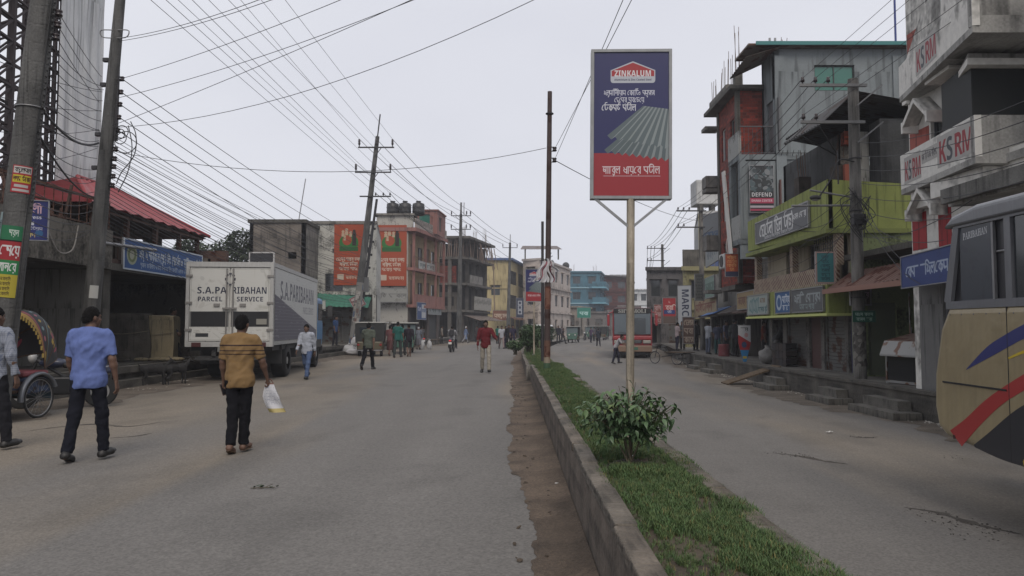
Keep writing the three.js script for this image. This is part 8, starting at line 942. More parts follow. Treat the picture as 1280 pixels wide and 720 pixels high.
// ---- right carriageway and right footway
person(770, 455, { y0: -0.45, H: 1.66, yaw: 1.2, pose: 'bend', sleeve: 'short', shirt: [0.38, 0.37, 0.39], legs: [0.03, 0.03, 0.05], head: 0.3, label: 'stooping man in a pale shirt crossing in front of the red coach' });
person(748, 433, { y0: YR(80), H: 1.66, yaw: AWAY, pose: 'walk', shirt: [0.03, 0.035, 0.05], legs: [0.02, 0.02, 0.03], label: 'lone dark-clothed walker on the right carriageway left of the coach', sleeve: 'long' });
for (const [x, z, H, yaw, pose, shirt, legs, label, low] of [
  [4.6, -74, 1.7, 0.2, 'stand', [0.025, 0.025, 0.035], [0.02, 0.02, 0.025], 'tall dark figure at the median edge left of the far three-wheeler'], [8.8, -83, 1.65, 0.5, 'slow', [0.08, 0.05, 0.10], [0.03, 0.03, 0.05], 'figure in dull purple right of the far three-wheeler'],
  [9.9, -90, 1.65, 2.2, 'stand', [0.12, 0.12, 0.14], [0.03, 0.03, 0.03], 'grey figure among the far bend traffic'], [12.4, -99, 1.7, 0.1, 'walk', [0.03, 0.05, 0.09], [0.02, 0.02, 0.03], 'far walker in dark blue at the bend near the coach'],
  [9.75, -44, 1.62, 1.9, 'talk', [0.40, 0.33, 0.34], [0.03, 0.03, 0.05], 'person in a pale pinkish shirt on the footway right of the coach'], [10.4, -45.5, 1.7, -0.6, 'stand', [0.07, 0.075, 0.075], [0.03, 0.03, 0.03], 'grey-shirted person standing below the red hanging sign'],
  [10.7, -43.4, 1.72, 2.4, 'stand', [0.02, 0.02, 0.022], [0.015, 0.015, 0.018], 'black-clothed person below the vertical white sign'],
  [9.95, -37.8, 1.62, 2.2, 'talk', [0.34, 0.36, 0.40], [0.10, 0.12, 0.17], 'man in a whitish shirt and jeans at the left of the shop customers'], [10.25, -37.2, 1.55, 2.5, 'stand', [0.06, 0.065, 0.10], [0.04, 0.10, 0.10], 'person in a dark top with a teal lower garment among the shop customers'],
  [10.5, -36.6, 1.66, 0.8, 'stand', [0.12, 0.13, 0.19], [0.04, 0.04, 0.05], 'person in a blue-grey shirt behind the dark red drum'], [10.75, -36, 1.7, 2.8, 'slow', [0.10, 0.12, 0.12], [0.06, 0.07, 0.06], 'person in a patterned grey-green shirt right of the drum'],
  [10.35, -34.6, 1.72, 2.0, 'stand', [0.03, 0.03, 0.035], [0.02, 0.02, 0.02], 'dark-clothed man at the shop front left of the pennant banner'], [10.6, -31.4, 1.6, 1.2, 'stand', [0.14, 0.04, 0.03], [0.03, 0.03, 0.03], 'person in rust red half hidden behind the pennant banner'],
  [9.9, -27.9, 1.66, 1.0, 'bend', [0.07, 0.07, 0.075], [0.25, 0.25, 0.25], 'dark-shirted man bending over the grey sack by the crates'],
]) person(0, 0, { pos: V(x, x > 9 && z > -50 ? PLAT : x < 9 && z > -80 ? 0 : YR(-z), z), H, yaw, pose, shirt, legs, label, sleeve: H > 1.68 ? 'long' : 'short', low: low ?? 'trousers' });
for (const [i, [x, d, c]] of [[5.4, 79, 0.03], [7.6, 88, 0.10], [10.6, 92, 0.04], [13.4, 104, 0.06], [12.9, 93, 0.12], [4.2, 88, 0.05], [3.2, 80, 0.08], [8.4, 100, 0.03], [14.2, 98, 0.05], [6.4, 96, 0.14]].entries()) person(0, 0, { pos: V(x, x < ax(d) ? 0 : YR(d), -d), H: 1.6 + 0.12 * hash(i, 2), yaw: hash(i, 5) * 6, pose: ['walk', 'stand', 'walkB', 'slow'][i % 4], shirt: [c, c * 0.9, c * 1.1], legs: [0.03, 0.03, 0.035], label: 'distant dark pedestrian in the crowd at the far bend of the street', group: 'crowd at the far bend' });
// ---- left footway, further along
for (const [x, z, H, yaw, pose, shirt, legs, label] of [[-9.6, -40.5, 1.62, 1.3, 'stand', [0.05, 0.09, 0.2], [0.03, 0.03, 0.04], 'person in blue by the lorry cab under the green canopy'], [-6.9, -57, 1.66, AWAY, 'walk', [0.10, 0.10, 0.11], [0.03, 0.03, 0.03], 'grey figure at the shop fronts left of the motorcycle rider'], [-6.6, -70, 1.66, 1.4, 'stand', [0.25, 0.23, 0.2], [0.05, 0.05, 0.05], 'person in a beige shirt under the unfinished building']]) person(0, 0, { pos: V(x, x < leftEdge(-z) ? PLATL : 0, z), H, yaw, pose, shirt, legs, label });
// ---- two black goats below the left footway wall
function goat(x, z, ry, label) {
  const t = thing('goat', label, 'goat', [x, 0, z], ry, 'black goats'); const P = [ell(V(0, 0.43, 0.12), [0.115, 0.135, 0.16]), ell(V(0, 0.44, -0.12), [0.105, 0.12, 0.18]), ell(V(0, 0.43, -0.27), [0.085, 0.11, 0.1]), cap(V(0, 0.48, 0.22), V(0, 0.62, 0.36), 0.065, 0.045), cap(V(0, 0.64, 0.38), V(0, 0.58, 0.50), 0.045, 0.026), cap(V(0, 0.50, -0.35), V(0, 0.56, -0.42), 0.018, 0.01)];
  for (const s of [-1, 1]) { P.push(cap(V(s * 0.065, 0.4, 0.18), V(s * 0.065, 0.2, 0.2), 0.042, 0.022), cap(V(s * 0.065, 0.2, 0.2), V(s * 0.065, 0.02, 0.19), 0.02, 0.018), cap(V(s * 0.06, 0.42, -0.26), V(s * 0.065, 0.26, -0.22), 0.06, 0.032), cap(V(s * 0.065, 0.26, -0.22), V(s * 0.065, 0.17, -0.32), 0.03, 0.018), cap(V(s * 0.065, 0.17, -0.32), V(s * 0.065, 0.02, -0.30), 0.018, 0.018), cap(V(s * 0.03, 0.66, 0.38), V(s * 0.11, 0.61, 0.36), 0.018, 0.012), cap(V(s * 0.02, 0.68, 0.37), V(s * 0.035, 0.76, 0.31), 0.011, 0.006)); }
  const [lo, hi] = bounds(P, 0.03); mesh('body', surfaceNets(field(P, 0.03), lo, hi, 0.012), M([0.014, 0.013, 0.013], 0.85), t);
}
goat(-9.35, -19.6, 2.2, 'black goat standing nearer the second pole, left one of two'); goat(-8.95, -20.0, 2.6, 'black goat standing nearer the lorry, right one of two');
// ================================================================== signboards on the median
const steelAd = printMat(560, 1040, (c, w, h) => {
  const g = c; g.fillStyle = '#272a66'; g.fillRect(0, 0, w, h); g.fillStyle = '#a82a33'; g.fillRect(0, h * 0.705, w, h * 0.295);
  // house-shaped emblem
  g.fillStyle = '#ccd0da'; g.beginPath(); g.moveTo(w * 0.22, h * 0.125); g.lineTo(w * 0.52, h * 0.062); g.lineTo(w * 0.82, h * 0.125); g.lineTo(w * 0.82, h * 0.19); g.quadraticCurveTo(w * 0.82, h * 0.215, w * 0.78, h * 0.215); g.lineTo(w * 0.26, h * 0.215); g.quadraticCurveTo(w * 0.22, h * 0.215, w * 0.22, h * 0.19); g.fill();
  g.fillStyle = '#b32b34'; g.beginPath(); g.moveTo(w * 0.235, h * 0.13); g.lineTo(w * 0.52, h * 0.072); g.lineTo(w * 0.805, h * 0.13); g.lineTo(w * 0.805, h * 0.168); g.lineTo(w * 0.235, h * 0.168); g.fill();
  fit(g, 'ZINKALUM', w * 0.52, h * 0.148, 60, '#f4f2f4', 'bold', w * 0.5); fit(g, 'Aluminium & Zinc Coated Steel', w * 0.52, h * 0.192, 22, '#2a2d4a', 'bold', w * 0.5);
  bn(g, 'ElumiinJyam ekaiTN smRDD', w * 0.47, h * 0.268, 34, '#e6e8f2', 'center', 0.13, w * 0.68); bn(g, 'edesr sbecey', w * 0.47, h * 0.318, 34, '#e6e8f2', 'center', 0.13, w * 0.4); bn(g, 'eTksI sTJl', w * 0.33, h * 0.368, 42, '#eef0f6', 'center', 0.14, w * 0.46);
  // picture of two fluted steel sheets
  const sheet = (x0, y0, x1, y1, n, dy, dx, base) => { for (let i = 0; i < n; i++) { const t0 = i / n, t1 = (i + 0.5) / n, t2 = (i + 1) / n, P = (t, k) => [x0 + (x1 - x0) * t + (k ? w * 0.42 - (x1 - x0) * t * 0.55 + w * 0.06 : 0), y0 + (y1 - y0) * t - (k ? h * 0.215 + (t * h * 0.05) : 0)]; const poly = (a, b, up, col) => { const p = P(a, 0), q = P(b, 0), r = P(b, 1), s2 = P(a, 1); g.fillStyle = col; g.beginPath(); g.moveTo(p[0], p[1] + (up ? 16 : -8)); g.lineTo(q[0], q[1] + (up ? -8 : 16)); g.lineTo(Math.min(w, r[0]), r[1]); g.lineTo(Math.min(w, s2[0]), s2[1]); g.fill(); }; poly(t0, t1, false, `rgb(${base - 44},${base - 30},${base - 26})`); poly(t1, t2, true, `rgb(${base + 6},${base + 16},${base + 18})`); } };
  sheet(w * 0.14, h * 0.69, w * 1.0, h * 0.75, 9, 0, 0, 140); sheet(w * 0.18, h * 0.59, w * 1.0, h * 0.665, 8, 0, 0, 146);
  bn(g, 'Aabul Kayer sTJl', w * 0.5, h * 0.80, 48, '#ecdfe2', 'center', 0.14, w * 0.76); g.fillStyle = '#d9c6ca'; g.fillRect(w * 0.13, h * 0.862, w * 0.76, 4); grime(g, w, h, 14, 0.04);
}, 0.35);
function medianSign(pos, ry, label) {
  const t = thing('signboard', label, 'signboard', pos, ry), cream = M([0.47, 0.42, 0.345], 0.6, { tex: 'concrete', s: [0.5, 1.6] }), gry = M([0.30, 0.31, 0.32], 0.5, { metal: 0.3, tex: 'metal', s: 0.5 }), W = 0.71, H = 1.345, y0 = 2.18;
  mb().bar([0, -0.1, 0], [0, y0, 0], 0.036, 0.036, 14).build('post', cream, t); mb().disc(0, 0.01, 0, 0.07, 0.04, 'y').build('post_base', gry, t); for (const s of [-1, 1]) mb().beam([0, y0 - 0.27, 0.012], [s * W * 0.47, y0 + 0.01, 0.012], 0.022).build('brace', gry, t);
  mb().box(-W / 2, y0, -0.06, W / 2, y0 + H, 0.02).build('panel', M([0.25, 0.26, 0.28], 0.5), t); const f = mesh('printed_face', new THREE.PlaneGeometry(W - 0.045, H - 0.045), steelAd, t); f.position.set(0, y0 + H / 2, 0.0235); const k = mesh('printed_face', new THREE.PlaneGeometry(W - 0.045, H - 0.045), steelAd, t); k.position.set(0, y0 + H / 2, -0.0635); k.rotation.y = Math.PI;
  mb().box(-W / 2 - 0.006, y0 - 0.006, -0.07, W / 2 + 0.006, y0 + 0.02, 0.034).box(-W / 2 - 0.006, y0 + H - 0.02, -0.07, W / 2 + 0.006, y0 + H + 0.006, 0.034).box(-W / 2 - 0.006, y0 + 0.02, -0.07, -W / 2 + 0.02, y0 + H - 0.02, 0.034).box(W / 2 - 0.02, y0 + 0.02, -0.07, W / 2 + 0.006, y0 + H - 0.02, 0.034).build('frame', gry, t);
  return t;
}
medianSign([1.035, 0.475, -6.6], -0.05, 'tall blue and red steel advertising signboard on a cream post behind the shrub').rotation.z = -0.012;
medianSign([0.9, 0.40, -30.5], 0.05, 'small distant blue and red signboard beside the dark banded median pole');

// ================================================================== poles and wires
const DKMETAL = M([0.035, 0.034, 0.038], 0.6, { metal: 0.3 }), INS = M([0.022, 0.014, 0.016], 0.3), PALE = M([0.25, 0.25, 0.255], 0.6, { metal: 0.4, tex: 'metal', s: 0.4 });
function pole(name, label, base, top, r0, r1, mat, seg = 16) { const t = thing(name, label, 'pole', base); const b = V(0, 0, 0), u = top.clone().sub(base); mb().bar(b, u, r0, r1, seg).build('shaft', mat, t); t.userData.label = label; return { t, u, p: (y) => u.clone().multiplyScalar((y - base.y) / (top.y - base.y)), rad: (y) => r0 + (r1 - r0) * (y - base.y) / (top.y - base.y), base }; }
function crossArm(P, y, x0, x1, ins, o = {}) { // arm from x0 to x1 (offsets from the shaft), insulators standing at the listed offsets
  const c = P.p(y), s = o.slope ?? 0; const a = mb().beam([c.x + x0, c.y + x0 * s, c.z + P.rad(y) + 0.04], [c.x + x1, c.y + x1 * s, c.z + P.rad(y) + 0.04], 0.075, 0.075).build('cross_arm', o.mat ?? DKMETAL, P.t); const w = [];
  for (const x of ins) { const m = mb(), X = c.x + x, Y = c.y + x * s, Z = c.z + P.rad(y) + 0.04; if (o.post) { m.bar([X, Y + 0.04, Z], [X, Y + 0.16, Z], 0.03).add(new THREE.LatheGeometry([[0, 0.14], [0.07, 0.15], [0.05, 0.2], [0.085, 0.24], [0.05, 0.3], [0.08, 0.34], [0.05, 0.4], [0.075, 0.44], [0.04, 0.5], [0, 0.52]].map((p) => new THREE.Vector2(...p)), 10).translate(X, Y, Z)); w.push(P.t.position.clone().add(V(X, Y + 0.5, Z))); } else { m.bar([X, Y + 0.04, Z], [X, Y + 0.1, Z], 0.02).add(new THREE.LatheGeometry([[0, 0.08], [0.05, 0.09], [0.06, 0.14], [0.035, 0.16], [0.05, 0.2], [0.02, 0.23], [0, 0.23]].map((p) => new THREE.Vector2(...p)), 10).translate(X, Y, Z)); w.push(P.t.position.clone().add(V(X, Y + 0.19, Z))); } m.build('insulator', INS, P.t); }
  if (o.brace) mb().beam([c.x + x0 * o.brace, c.y + x0 * o.brace * s, c.z + P.rad(y) + 0.08], P.p(y - 0.55).add(V(0, 0, P.rad(y) + 0.05)), 0.035).build('arm_brace', o.mat ?? DKMETAL, P.t); return w;
}
function spool(P, y, dx = 0.12) { const c = P.p(y), r = P.rad(y); mb().beam([c.x + r - 0.02, c.y - 0.05, c.z], [c.x + r + dx, c.y - 0.05, c.z], 0.02).beam([c.x + r - 0.02, c.y + 0.05, c.z], [c.x + r + dx, c.y + 0.05, c.z], 0.02).build('spool_bracket', DKMETAL, P.t); mb().add(new THREE.LatheGeometry([[0.02, -0.05], [0.055, -0.045], [0.055, -0.02], [0.035, 0], [0.055, 0.02], [0.055, 0.045], [0.02, 0.05]].map((p) => new THREE.Vector2(...p)), 10).translate(c.x + r + dx - 0.03, c.y, c.z)).build('insulator', INS, P.t); return P.t.position.clone().add(V(c.x + r + dx - 0.03, c.y, c.z)); }
const WIREM = M([0.035, 0.035, 0.04], 0.7);
function wire(a, b, sag, label, group, r = 0) { a = v3(a); b = v3(b); const m = a.clone().lerp(b, 0.5); m.y -= sag; const c = new THREE.QuadraticBezierCurve3(a, m.multiplyScalar(2).sub(a.clone().add(b).multiplyScalar(0.5)), b), d = (Math.abs(a.z) + Math.abs(b.z)) / 2; const R = (r ? r * 0.8 : 0) || 0.0032 + 0.00022 * d; const o = mb().add(new THREE.TubeGeometry(c, sag > 0.02 ? 18 : 6, R, 5)).build('wire', WIREM); return tag(o, label, 'wire', group); }
function stickers(P, list) { for (const [y0, y1, a, w, mat] of list) { const r = (P.rad(y0 + P.base.y) + P.rad(y1 + P.base.y)) / 2 + 0.006; const g = new THREE.CylinderGeometry(P.rad(y1) + 0.006, P.rad(y0) + 0.006, y1 - y0, 14, 1, true, a - w / 2, w); const c = P.p((y0 + y1) / 2), o = mesh('pasted_notice', g, mat, P.t); o.position.copy(c); o.quaternion.setFromUnitVectors(V(0, 1, 0), P.u.clone().normalize()); } }
// nearest pole, plastered with notices
const PA = pole('concrete_pole', 'thick leaning concrete pole with pasted notices at the left edge, nearest the camera', V(-8.12, 0, -11.7), V(-7.22, 10.4, -11.7), 0.225, 0.16, POLEC);
{ const n1 = printMat(128, 160, (c, w, h) => { c.fillStyle = '#b8343c'; c.fillRect(0, 0, w, h); c.fillStyle = '#d8d4d0'; c.fillRect(6, 6, w - 12, 40); bn(c, 'bhulsl', w / 2, 16, 22, '#333', 'center', 0.2, 110); c.fillStyle = '#d8c83a'; c.fillRect(6, 56, w - 12, 44); bn(c, 'ngd Taka', w / 2, 68, 22, '#502020', 'center', 0.2, 110); c.fillStyle = '#cfcac8'; c.fillRect(20, 112, w - 40, 16); c.fillRect(10, 138, w - 20, 14); }, 0.8), n2 = printMat(160, 320, (c, w, h) => { c.fillStyle = '#2b7d55'; c.fillRect(0, 0, w, 64); bn(c, 'prn', 100, 20, 24, '#d8e6dc', 'center', 0.2, 90); c.fillStyle = '#b03038'; c.fillRect(0, 70, w, 84); bn(c, 'etpey', w / 2, 92, 40, '#eee', 'center', 0.2, 140); c.fillStyle = '#2d8a4e'; c.fillRect(0, 154, w, 64); bn(c, 'Saner', w / 2, 170, 32, '#eee', 'center', 0.2, 140); c.fillStyle = '#c9b93e'; c.fillRect(0, 218, w, h - 218); for (let i = 0; i < 4; i++) bn(c, 'mebalail', w / 2, 232 + i * 22, 12, '#5a4a20', 'center', 0.2, 140); }, 0.8), n3 = printMat(64, 128, (c, w, h) => { c.fillStyle = '#9db0b4'; c.fillRect(0, 0, w, h); bn(c, 'jrurJ', 32, 30, 18, '#3a4a50', 'center', 0.2, 54); grime(c, w, h, 20, 0.3); }, 0.8);
  stickers(PA, [[3.62, 4.05, 0.62, 1.35, n1], [1.98, 3.10, 0.35, 1.5, n2], [2.6, 3.3, -0.75, 0.6, n3]]); mb().bar(PA.p(0.2).add(V(0.2, 0, 0.06)), PA.p(9.8).add(V(0.16, 0, 0.06)), 0.012).build('conduit', BLACKM, PA.t); const sp = mb(); for (let i = 0; i < 34; i++) { const y = 3.4 + i * 0.1, c = PA.p(y); sp.ball(c.x + PA.rad(y) + 0.045, c.y, c.z + 0.06, 0.02, 0.03, 0.02, 6); } sp.build('cable_clips', BLACKM, PA.t); mb().torus(PA.p(5).x, PA.p(5).y, 0, PA.rad(5) + 0.01, 0.012, 'y').torus(PA.p(7.4).x, PA.p(7.4).y, 0, PA.rad(7.4) + 0.01, 0.012, 'y').build('steel_strap', STEEL, PA.t); }
const spA = [6.55, 6.36, 6.16].map((y) => spool(PA, y));
// second pole
const PB = pole('concrete_pole', 'tall concrete pole loaded with wires at the footway edge, second from the left', V(-9.98, PLATL, -17.5), V(-9.37, 10.3, -17.5), 0.205, 0.105, POLEC);
const spB = [7.45, 7.13, 6.83, 6.52, 6.20].map((y) => spool(PB, y)), spB2 = [5.75, 5.52, 5.33, 5.1, 4.88].map((y) => spool(PB, y, 0.1));
{ mb().box(PB.p(6.8).x + PB.rad(6.8) - 0.02, 5.45, -0.03, PB.p(6.8).x + PB.rad(6.8) + 0.05, 7.2, 0.03).build('steel_rack', DKMETAL, PB.t); const c = PB.p(8.5); for (const s of [-1, 1]) mb().path([[c.x, c.y - 0.1, 0.1], [c.x + s * 0.3, c.y - 0.06, 0.1], [c.x + s * 0.34, c.y + 0.08, 0.1], [c.x, c.y + 0.1, 0.1]], 0.014).build('arm_bracket', PALE, PB.t); for (const y of [7.9, 7.3, 6.1, 5.3]) mb().rbox(PB.p(y).x - PB.rad(y) - 0.06, PB.p(y).y, 0.02, 0.14, 0.1, 0.1, 0.02).build('junction_box', DKMETAL, PB.t); stickers(PB, [[2.2, 2.5, 0.6, 1.0, M([0.4, 0.4, 0.38], 0.8)], [1.6, 1.75, 0.7, 0.7, M([0.36, 0.36, 0.35], 0.8)]]);
  const coil = thing('cable_coil', 'tangled loops of black cable hanging from the second concrete pole', 'cable', PB.t.position.clone().add(PB.p(6.1)).add(V(0.32, 0, 0.06))); for (const [x, y, r] of [[0, 0, 0.12], [0.05, 0.05, 0.15], [0.02, -0.1, 0.14], [0.15, -0.2, 0.26]]) mb().torus(x, y, 0.02 * r, r, 0.011, 'z', 24).build('loop', BLACKM, coil); mb().path([[0.25, 0.3, 0], [0.38, 0, 0], [0.36, -0.5, 0], [0.05, -0.95, 0], [-0.05, -1.2, 0]], 0.012).path([[0.2, 0.2, 0], [0.3, -0.3, 0], [0.22, -0.9, 0], [0.0, -1.4, 0]], 0.012).build('hanging_loop', BLACKM, coil); }
// third: the leaning pole with three cross arms, and its slim neighbour
const PC = pole('concrete_pole', 'leaning concrete pole with three cross arms beyond the lorry, by the white sacks', V(-9.42, 0.1, -44), V(-8.05, 12.95, -44), 0.27, 0.12, POLEC);
stickers(PC, [[0.6, 4.2, 0.2, 2.6, printMat(96, 256, (c, w, h) => { c.fillStyle = '#8f8e8a'; c.fillRect(0, 0, w, h); for (let i = 0; i < 60; i++) { c.fillStyle = ['#b9b4ae', '#7d5f5a', '#5a6a80', '#a9a49a', '#6f6c68'][i % 5]; c.fillRect(rnd() * w, rnd() * h, rr(8, 30), rr(8, 30)); } }, 0.9)]]); mb().bar(PC.p(12.9), PC.p(14.3), 0.04).build('top_pipe', DKMETAL, PC.t);
const wC1 = crossArm(PC, 12.25, -1.05, 1.1, [-0.98, 0.05, 1.0], { post: 1, brace: -0.35 }), wC2 = crossArm(PC, 10.75, -1.05, 1.1, [-1.0, 0.05, 1.05], { post: 1, brace: -0.35 }), wC3 = crossArm(PC, 9.3, -0.6, 1.25, [0.35, 0.8, 1.2], { brace: -0.3 });
const PC2 = pole('steel_pole', 'slim dark steel pole close behind the leaning pole, carrying the diamond sign', V(-9.5, PLATL, -45.6), V(-8.35, 9.45, -45.6), 0.1, 0.075, DKMETAL, 10);
{ const m = mb(); for (let i = 0; i < 12; i++) { const c = PC2.p(4 + i * 0.4); m.ball(c.x + (i % 2 ? 0.14 : -0.14), c.y, c.z, 0.07, 0.08, 0.07, 6); } m.build('clamp_row', BLACKM, PC2.t); mb().box(PC2.p(4.2).x - 0.2, PC2.p(4.2).y - 0.5, 0.08, PC2.p(4.2).x + 0.25, PC2.p(4.2).y + 0.4, 0.22).build('meter_box', M([0.12, 0.12, 0.12], 0.6), PC2.t); }
const PD = pole('concrete_pole', 'concrete pole with two cross arms in front of the unfinished building', V(-5.45, 0, -76), V(-5.25, 13.2, -76), 0.27, 0.14, POLEC); mb().bar(PD.p(13.1), PD.p(14.4), 0.1, 0.1).bar(PD.p(13.1).add(V(0.3, 0, 0)), PD.p(14.4).add(V(0.3, 0, 0)), 0.04).build('top_pipe', PALE, PD.t);
const wD1 = crossArm(PD, 13.0, -1.0, 1.05, [-0.95, 0, 0.6, 1.0], { post: 1, brace: 0.6 }), wD2 = crossArm(PD, 11.6, -1.0, 1.05, [-0.95, 0, 0.6, 1.0], { post: 1, brace: 0.6 });
const PE = pole('concrete_pole', 'slender concrete pole in front of the yellow building', V(-0.55, 0, -99), V(-0.25, 12.9, -99), 0.27, 0.14, POLEC); mb().bar(PE.p(12.8), PE.p(14.0), 0.05).build('top_pipe', PALE, PE.t); const wE1 = crossArm(PE, 12.2, -1.0, 1.0, [-0.95, 0, 0.95], { post: 1 }), wE2 = crossArm(PE, 10.4, -0.7, 0.5, [-0.6, 0.4], {});
const PE2 = pole('steel_pole', 'thin dark pole by the median in front of the far white building', V(3.9, 0, -92), V(3.95, 9.4, -92), 0.1, 0.08, DKMETAL, 8); mb().beam(PE2.p(9.2).add(V(-0.5, 0, 0)), PE2.p(9.2).add(V(0.4, 0, 0)), 0.08).build('cross_arm', DKMETAL, PE2.t);
// median poles
const PM = pole('median_pole', 'tall dark rust-brown pole on the median with painted bands near its foot', V(0.84, 0.42, -18), V(0.93, 7.3, -18), 0.078, 0.056, M([0.07, 0.045, 0.042], 0.75, { tex: 'rust', s: 1.2 }), 14);
{ const seg = (y0, y1, m) => { const o = mb().bar(PM.p(y0), PM.p(y1), PM.rad(y0) + 0.004, PM.rad(y1) + 0.004, 14); o.build('painted_band', m, PM.t); }; seg(0.44, 0.66, M([0.04, 0.085, 0.045], 0.8)); seg(0.66, 0.8, M([0.32, 0.27, 0.2], 0.8, { tex: 'rust', s: 0.4 })); seg(0.8, 1.2, M([0.15, 0.075, 0.05], 0.8, { tex: 'rust', s: 0.4 })); seg(1.95, 2.5, M([0.20, 0.09, 0.06], 0.8, { tex: 'rust', s: 0.5 })); mb().torus(PM.p(6.75).x, PM.p(6.75).y, 0, 0.085, 0.016, 'y').build('clamp', BLACKM, PM.t); }
const spM = [5.87, 5.60].map((y) => spool(PM, y, 0.1));
const PM2 = pole('median_pole', 'thin dark pole just behind the taller rust-brown median pole', V(0.98, 0.4, -24), V(0.99, 4.95, -24), 0.05, 0.045, DKMETAL, 10);
{ const t = thing('torn_banner', 'torn white and pink cloth banner tangled round the median pole', 'banner', [0.87, 2.6, -18]); t.scale.setScalar(0.72); const strip = (x0, y0, x1, y1, w, mat) => { const g = new THREE.PlaneGeometry(1, 1, 4, 14), a = g.attributes.position; for (let i = 0; i < a.count; i++) { const u = a.getX(i) + 0.5, v = a.getY(i) + 0.5; a.setXYZ(i, x0 + (x1 - x0) * v + (u - 0.5) * w * (0.6 + 0.7 * vnoise(v * 5 + x0 * 9, 2)) + 0.04 * Math.sin(v * 9), y0 + (y1 - y0) * v, 0.1 + 0.07 * Math.sin(u * 8 + v * 5)); } g.computeVertexNormals(); mesh('cloth_strip', g, mat, t); }; const wc = new THREE.MeshStandardMaterial({ color: 0xb9b9bd, roughness: 0.95, side: THREE.DoubleSide }), pc = new THREE.MeshStandardMaterial({ color: 0x9a5a66, roughness: 0.95, side: THREE.DoubleSide }); strip(-0.42, 0.05, -0.1, 0.72, 0.16, wc); strip(-0.3, 0.1, -0.05, 0.7, 0.09, pc); strip(-0.2, 0.0, 0.02, 0.75, 0.2, wc); strip(0.05, 0.0, -0.02, 0.8, 0.18, wc); strip(0.18, 0.02, 0.06, 0.75, 0.05, pc); strip(0.3, 0.35, 0.05, 0.75, 0.16, wc); mb().bar([-0.1, 0.78, 0.05], [0.12, 1.0, 0.05], 0.012).bar([0, 0.8, 0.05], [0.16, 0.9, 0.05], 0.01).build('broken_stick', BLACKM, t); }
// right-hand poles
const PR = [['concrete pole with pasted papers on the right footway in front of the green building', V(9.13, PLAT, -19.6), 8.15, 7.93, 6.94], ['concrete pole with two cross arms behind the vertical white sign', V(11.5, PLAT, -45), 9.0, 8.6, 7.6], ['far right pole with two cross arms above the red hanging sign', V(14.2, 0, -70), 9.4, 9.0, 7.85], ['farthest right pole with small cross arms behind the coach', V(18.6, 0, -95), 9.3, 8.9, 7.6]].map(([l, b, h, a1, a2], i) => { const P = pole('concrete_pole', l, b, b.clone().setY(h), 0.165, i ? 0.12 : 0.135, M([0.21, 0.205, 0.20], 0.95, { tex: 'concrete', s: [0.6, 2.4] })); const mt = i ? DKMETAL : PALE; return { P, u: crossArm(P, a1, -1.5, 0.28, [-1.42, -1.08, -0.74], { brace: -0.45, mat: mt }), l: crossArm(P, a2, -1.5, 0.2, [-1.42, -1.08], { brace: -0.45, mat: mt }) }; });
stickers(PR[0].P, [[0.5, 1.55, -0.1, 3.0, printMat(96, 192, (c, w, h) => { c.fillStyle = '#67645f'; c.fillRect(0, 0, w, h); for (let i = 0; i < 50; i++) { c.fillStyle = i % 3 ? '#8f8b85' : '#4d4a46'; c.beginPath(); c.ellipse(rnd() * w, rnd() * h, rr(3, 12), rr(4, 18), rnd(), 0, 7); c.fill(); } }, 0.95)]]);
{ const P = PR[0].P, t = P.t, m = mb(); m.bar(P.p(4.75), P.p(4.72).add(V(-1.75, 0, 0.1)), 0.028).bar(P.p(4.95), P.p(5.12).add(V(-1.3, 0, 0.2)), 0.025); m.build('lamp_arm', PALE, t); mb().ball(P.p(4.9).x - 1.2, P.p(4.9).y + 0.0, 0.3, 0.15, 0.07, 0.1, 14).build('lamp_head', BLACKM, t); mb().ball(P.p(4.9).x - 1.2, P.p(4.9).y - 0.035, 0.3, 0.11, 0.05, 0.075, 12).build('lamp_glass', M([0.3, 0.3, 0.29], 0.2), t); mb().bar(P.p(5.3).add(V(-0.5, 0, 0.1)), P.p(6.2).add(V(-0.5, 0, 0.1)), 0.02).build('service_mast', DKMETAL, t); mb().path([P.p(5.9).add(V(-0.05, 0, 0.1)), P.p(5.9).add(V(-0.5, 0.02, 0.2)), P.p(5.4).add(V(-0.75, 0, 0.2)), P.p(4.95).add(V(-1.05, 0, 0.2))], 0.022).build('lamp_cable', BLACKM, t); for (const y of [2.3, 4.4, 4.6, 6.0]) mb().torus(P.p(y).x, P.p(y).y, 0, P.rad(y) + 0.012, 0.016, 'y').build('steel_strap', DKMETAL, t); mb().rbox(P.p(4.35).x, P.p(4.35).y, 0.16, 0.34, 0.3, 0.14, 0.02).build('junction_box', DKMETAL, t); }
// -- wires
const through = (a, px, h) => { const d = (h - CAMY) * FPX / 410, m = V((px - 640) * d / FPX, h, -d), k = (a.z - 4) / (a.z - m.z); return a.clone().lerp(m, Math.min(k, (a.z + 0) / (a.z - m.z) * 1.02)); };
const G1w = 'high wires from overhead to the leaning pole';
[[wC1, [304, 330, 360], 12.9], [wC2, [228, 266, 291], 11.4], [wC3, [195, 214, 246], 9.9]].forEach(([w, pxs, h], j) => w.forEach((p, i) => wire(p, through(p, pxs[i], h), 0.12, `high wire from overhead to the ${['top', 'middle', 'bottom'][j]} cross arm of the leaning pole`, G1w + ', ' + ['top', 'middle', 'bottom'][j] + ' arm')));
spB.forEach((p, i) => wire(p, at(454, 298 + i * 12, 44.2), 0.25, 'wire from the upper insulators of the second pole to the leaning pole', 'upper wires between the second and the leaning pole')); spB2.forEach((p, i) => wire(p, at(451, 336 + i * 11, 44.2), 0.3 + 0.1 * (i % 2), 'low wire from the lower insulators of the second pole to the leaning pole', 'lower wires between the second and the leaning pole'));
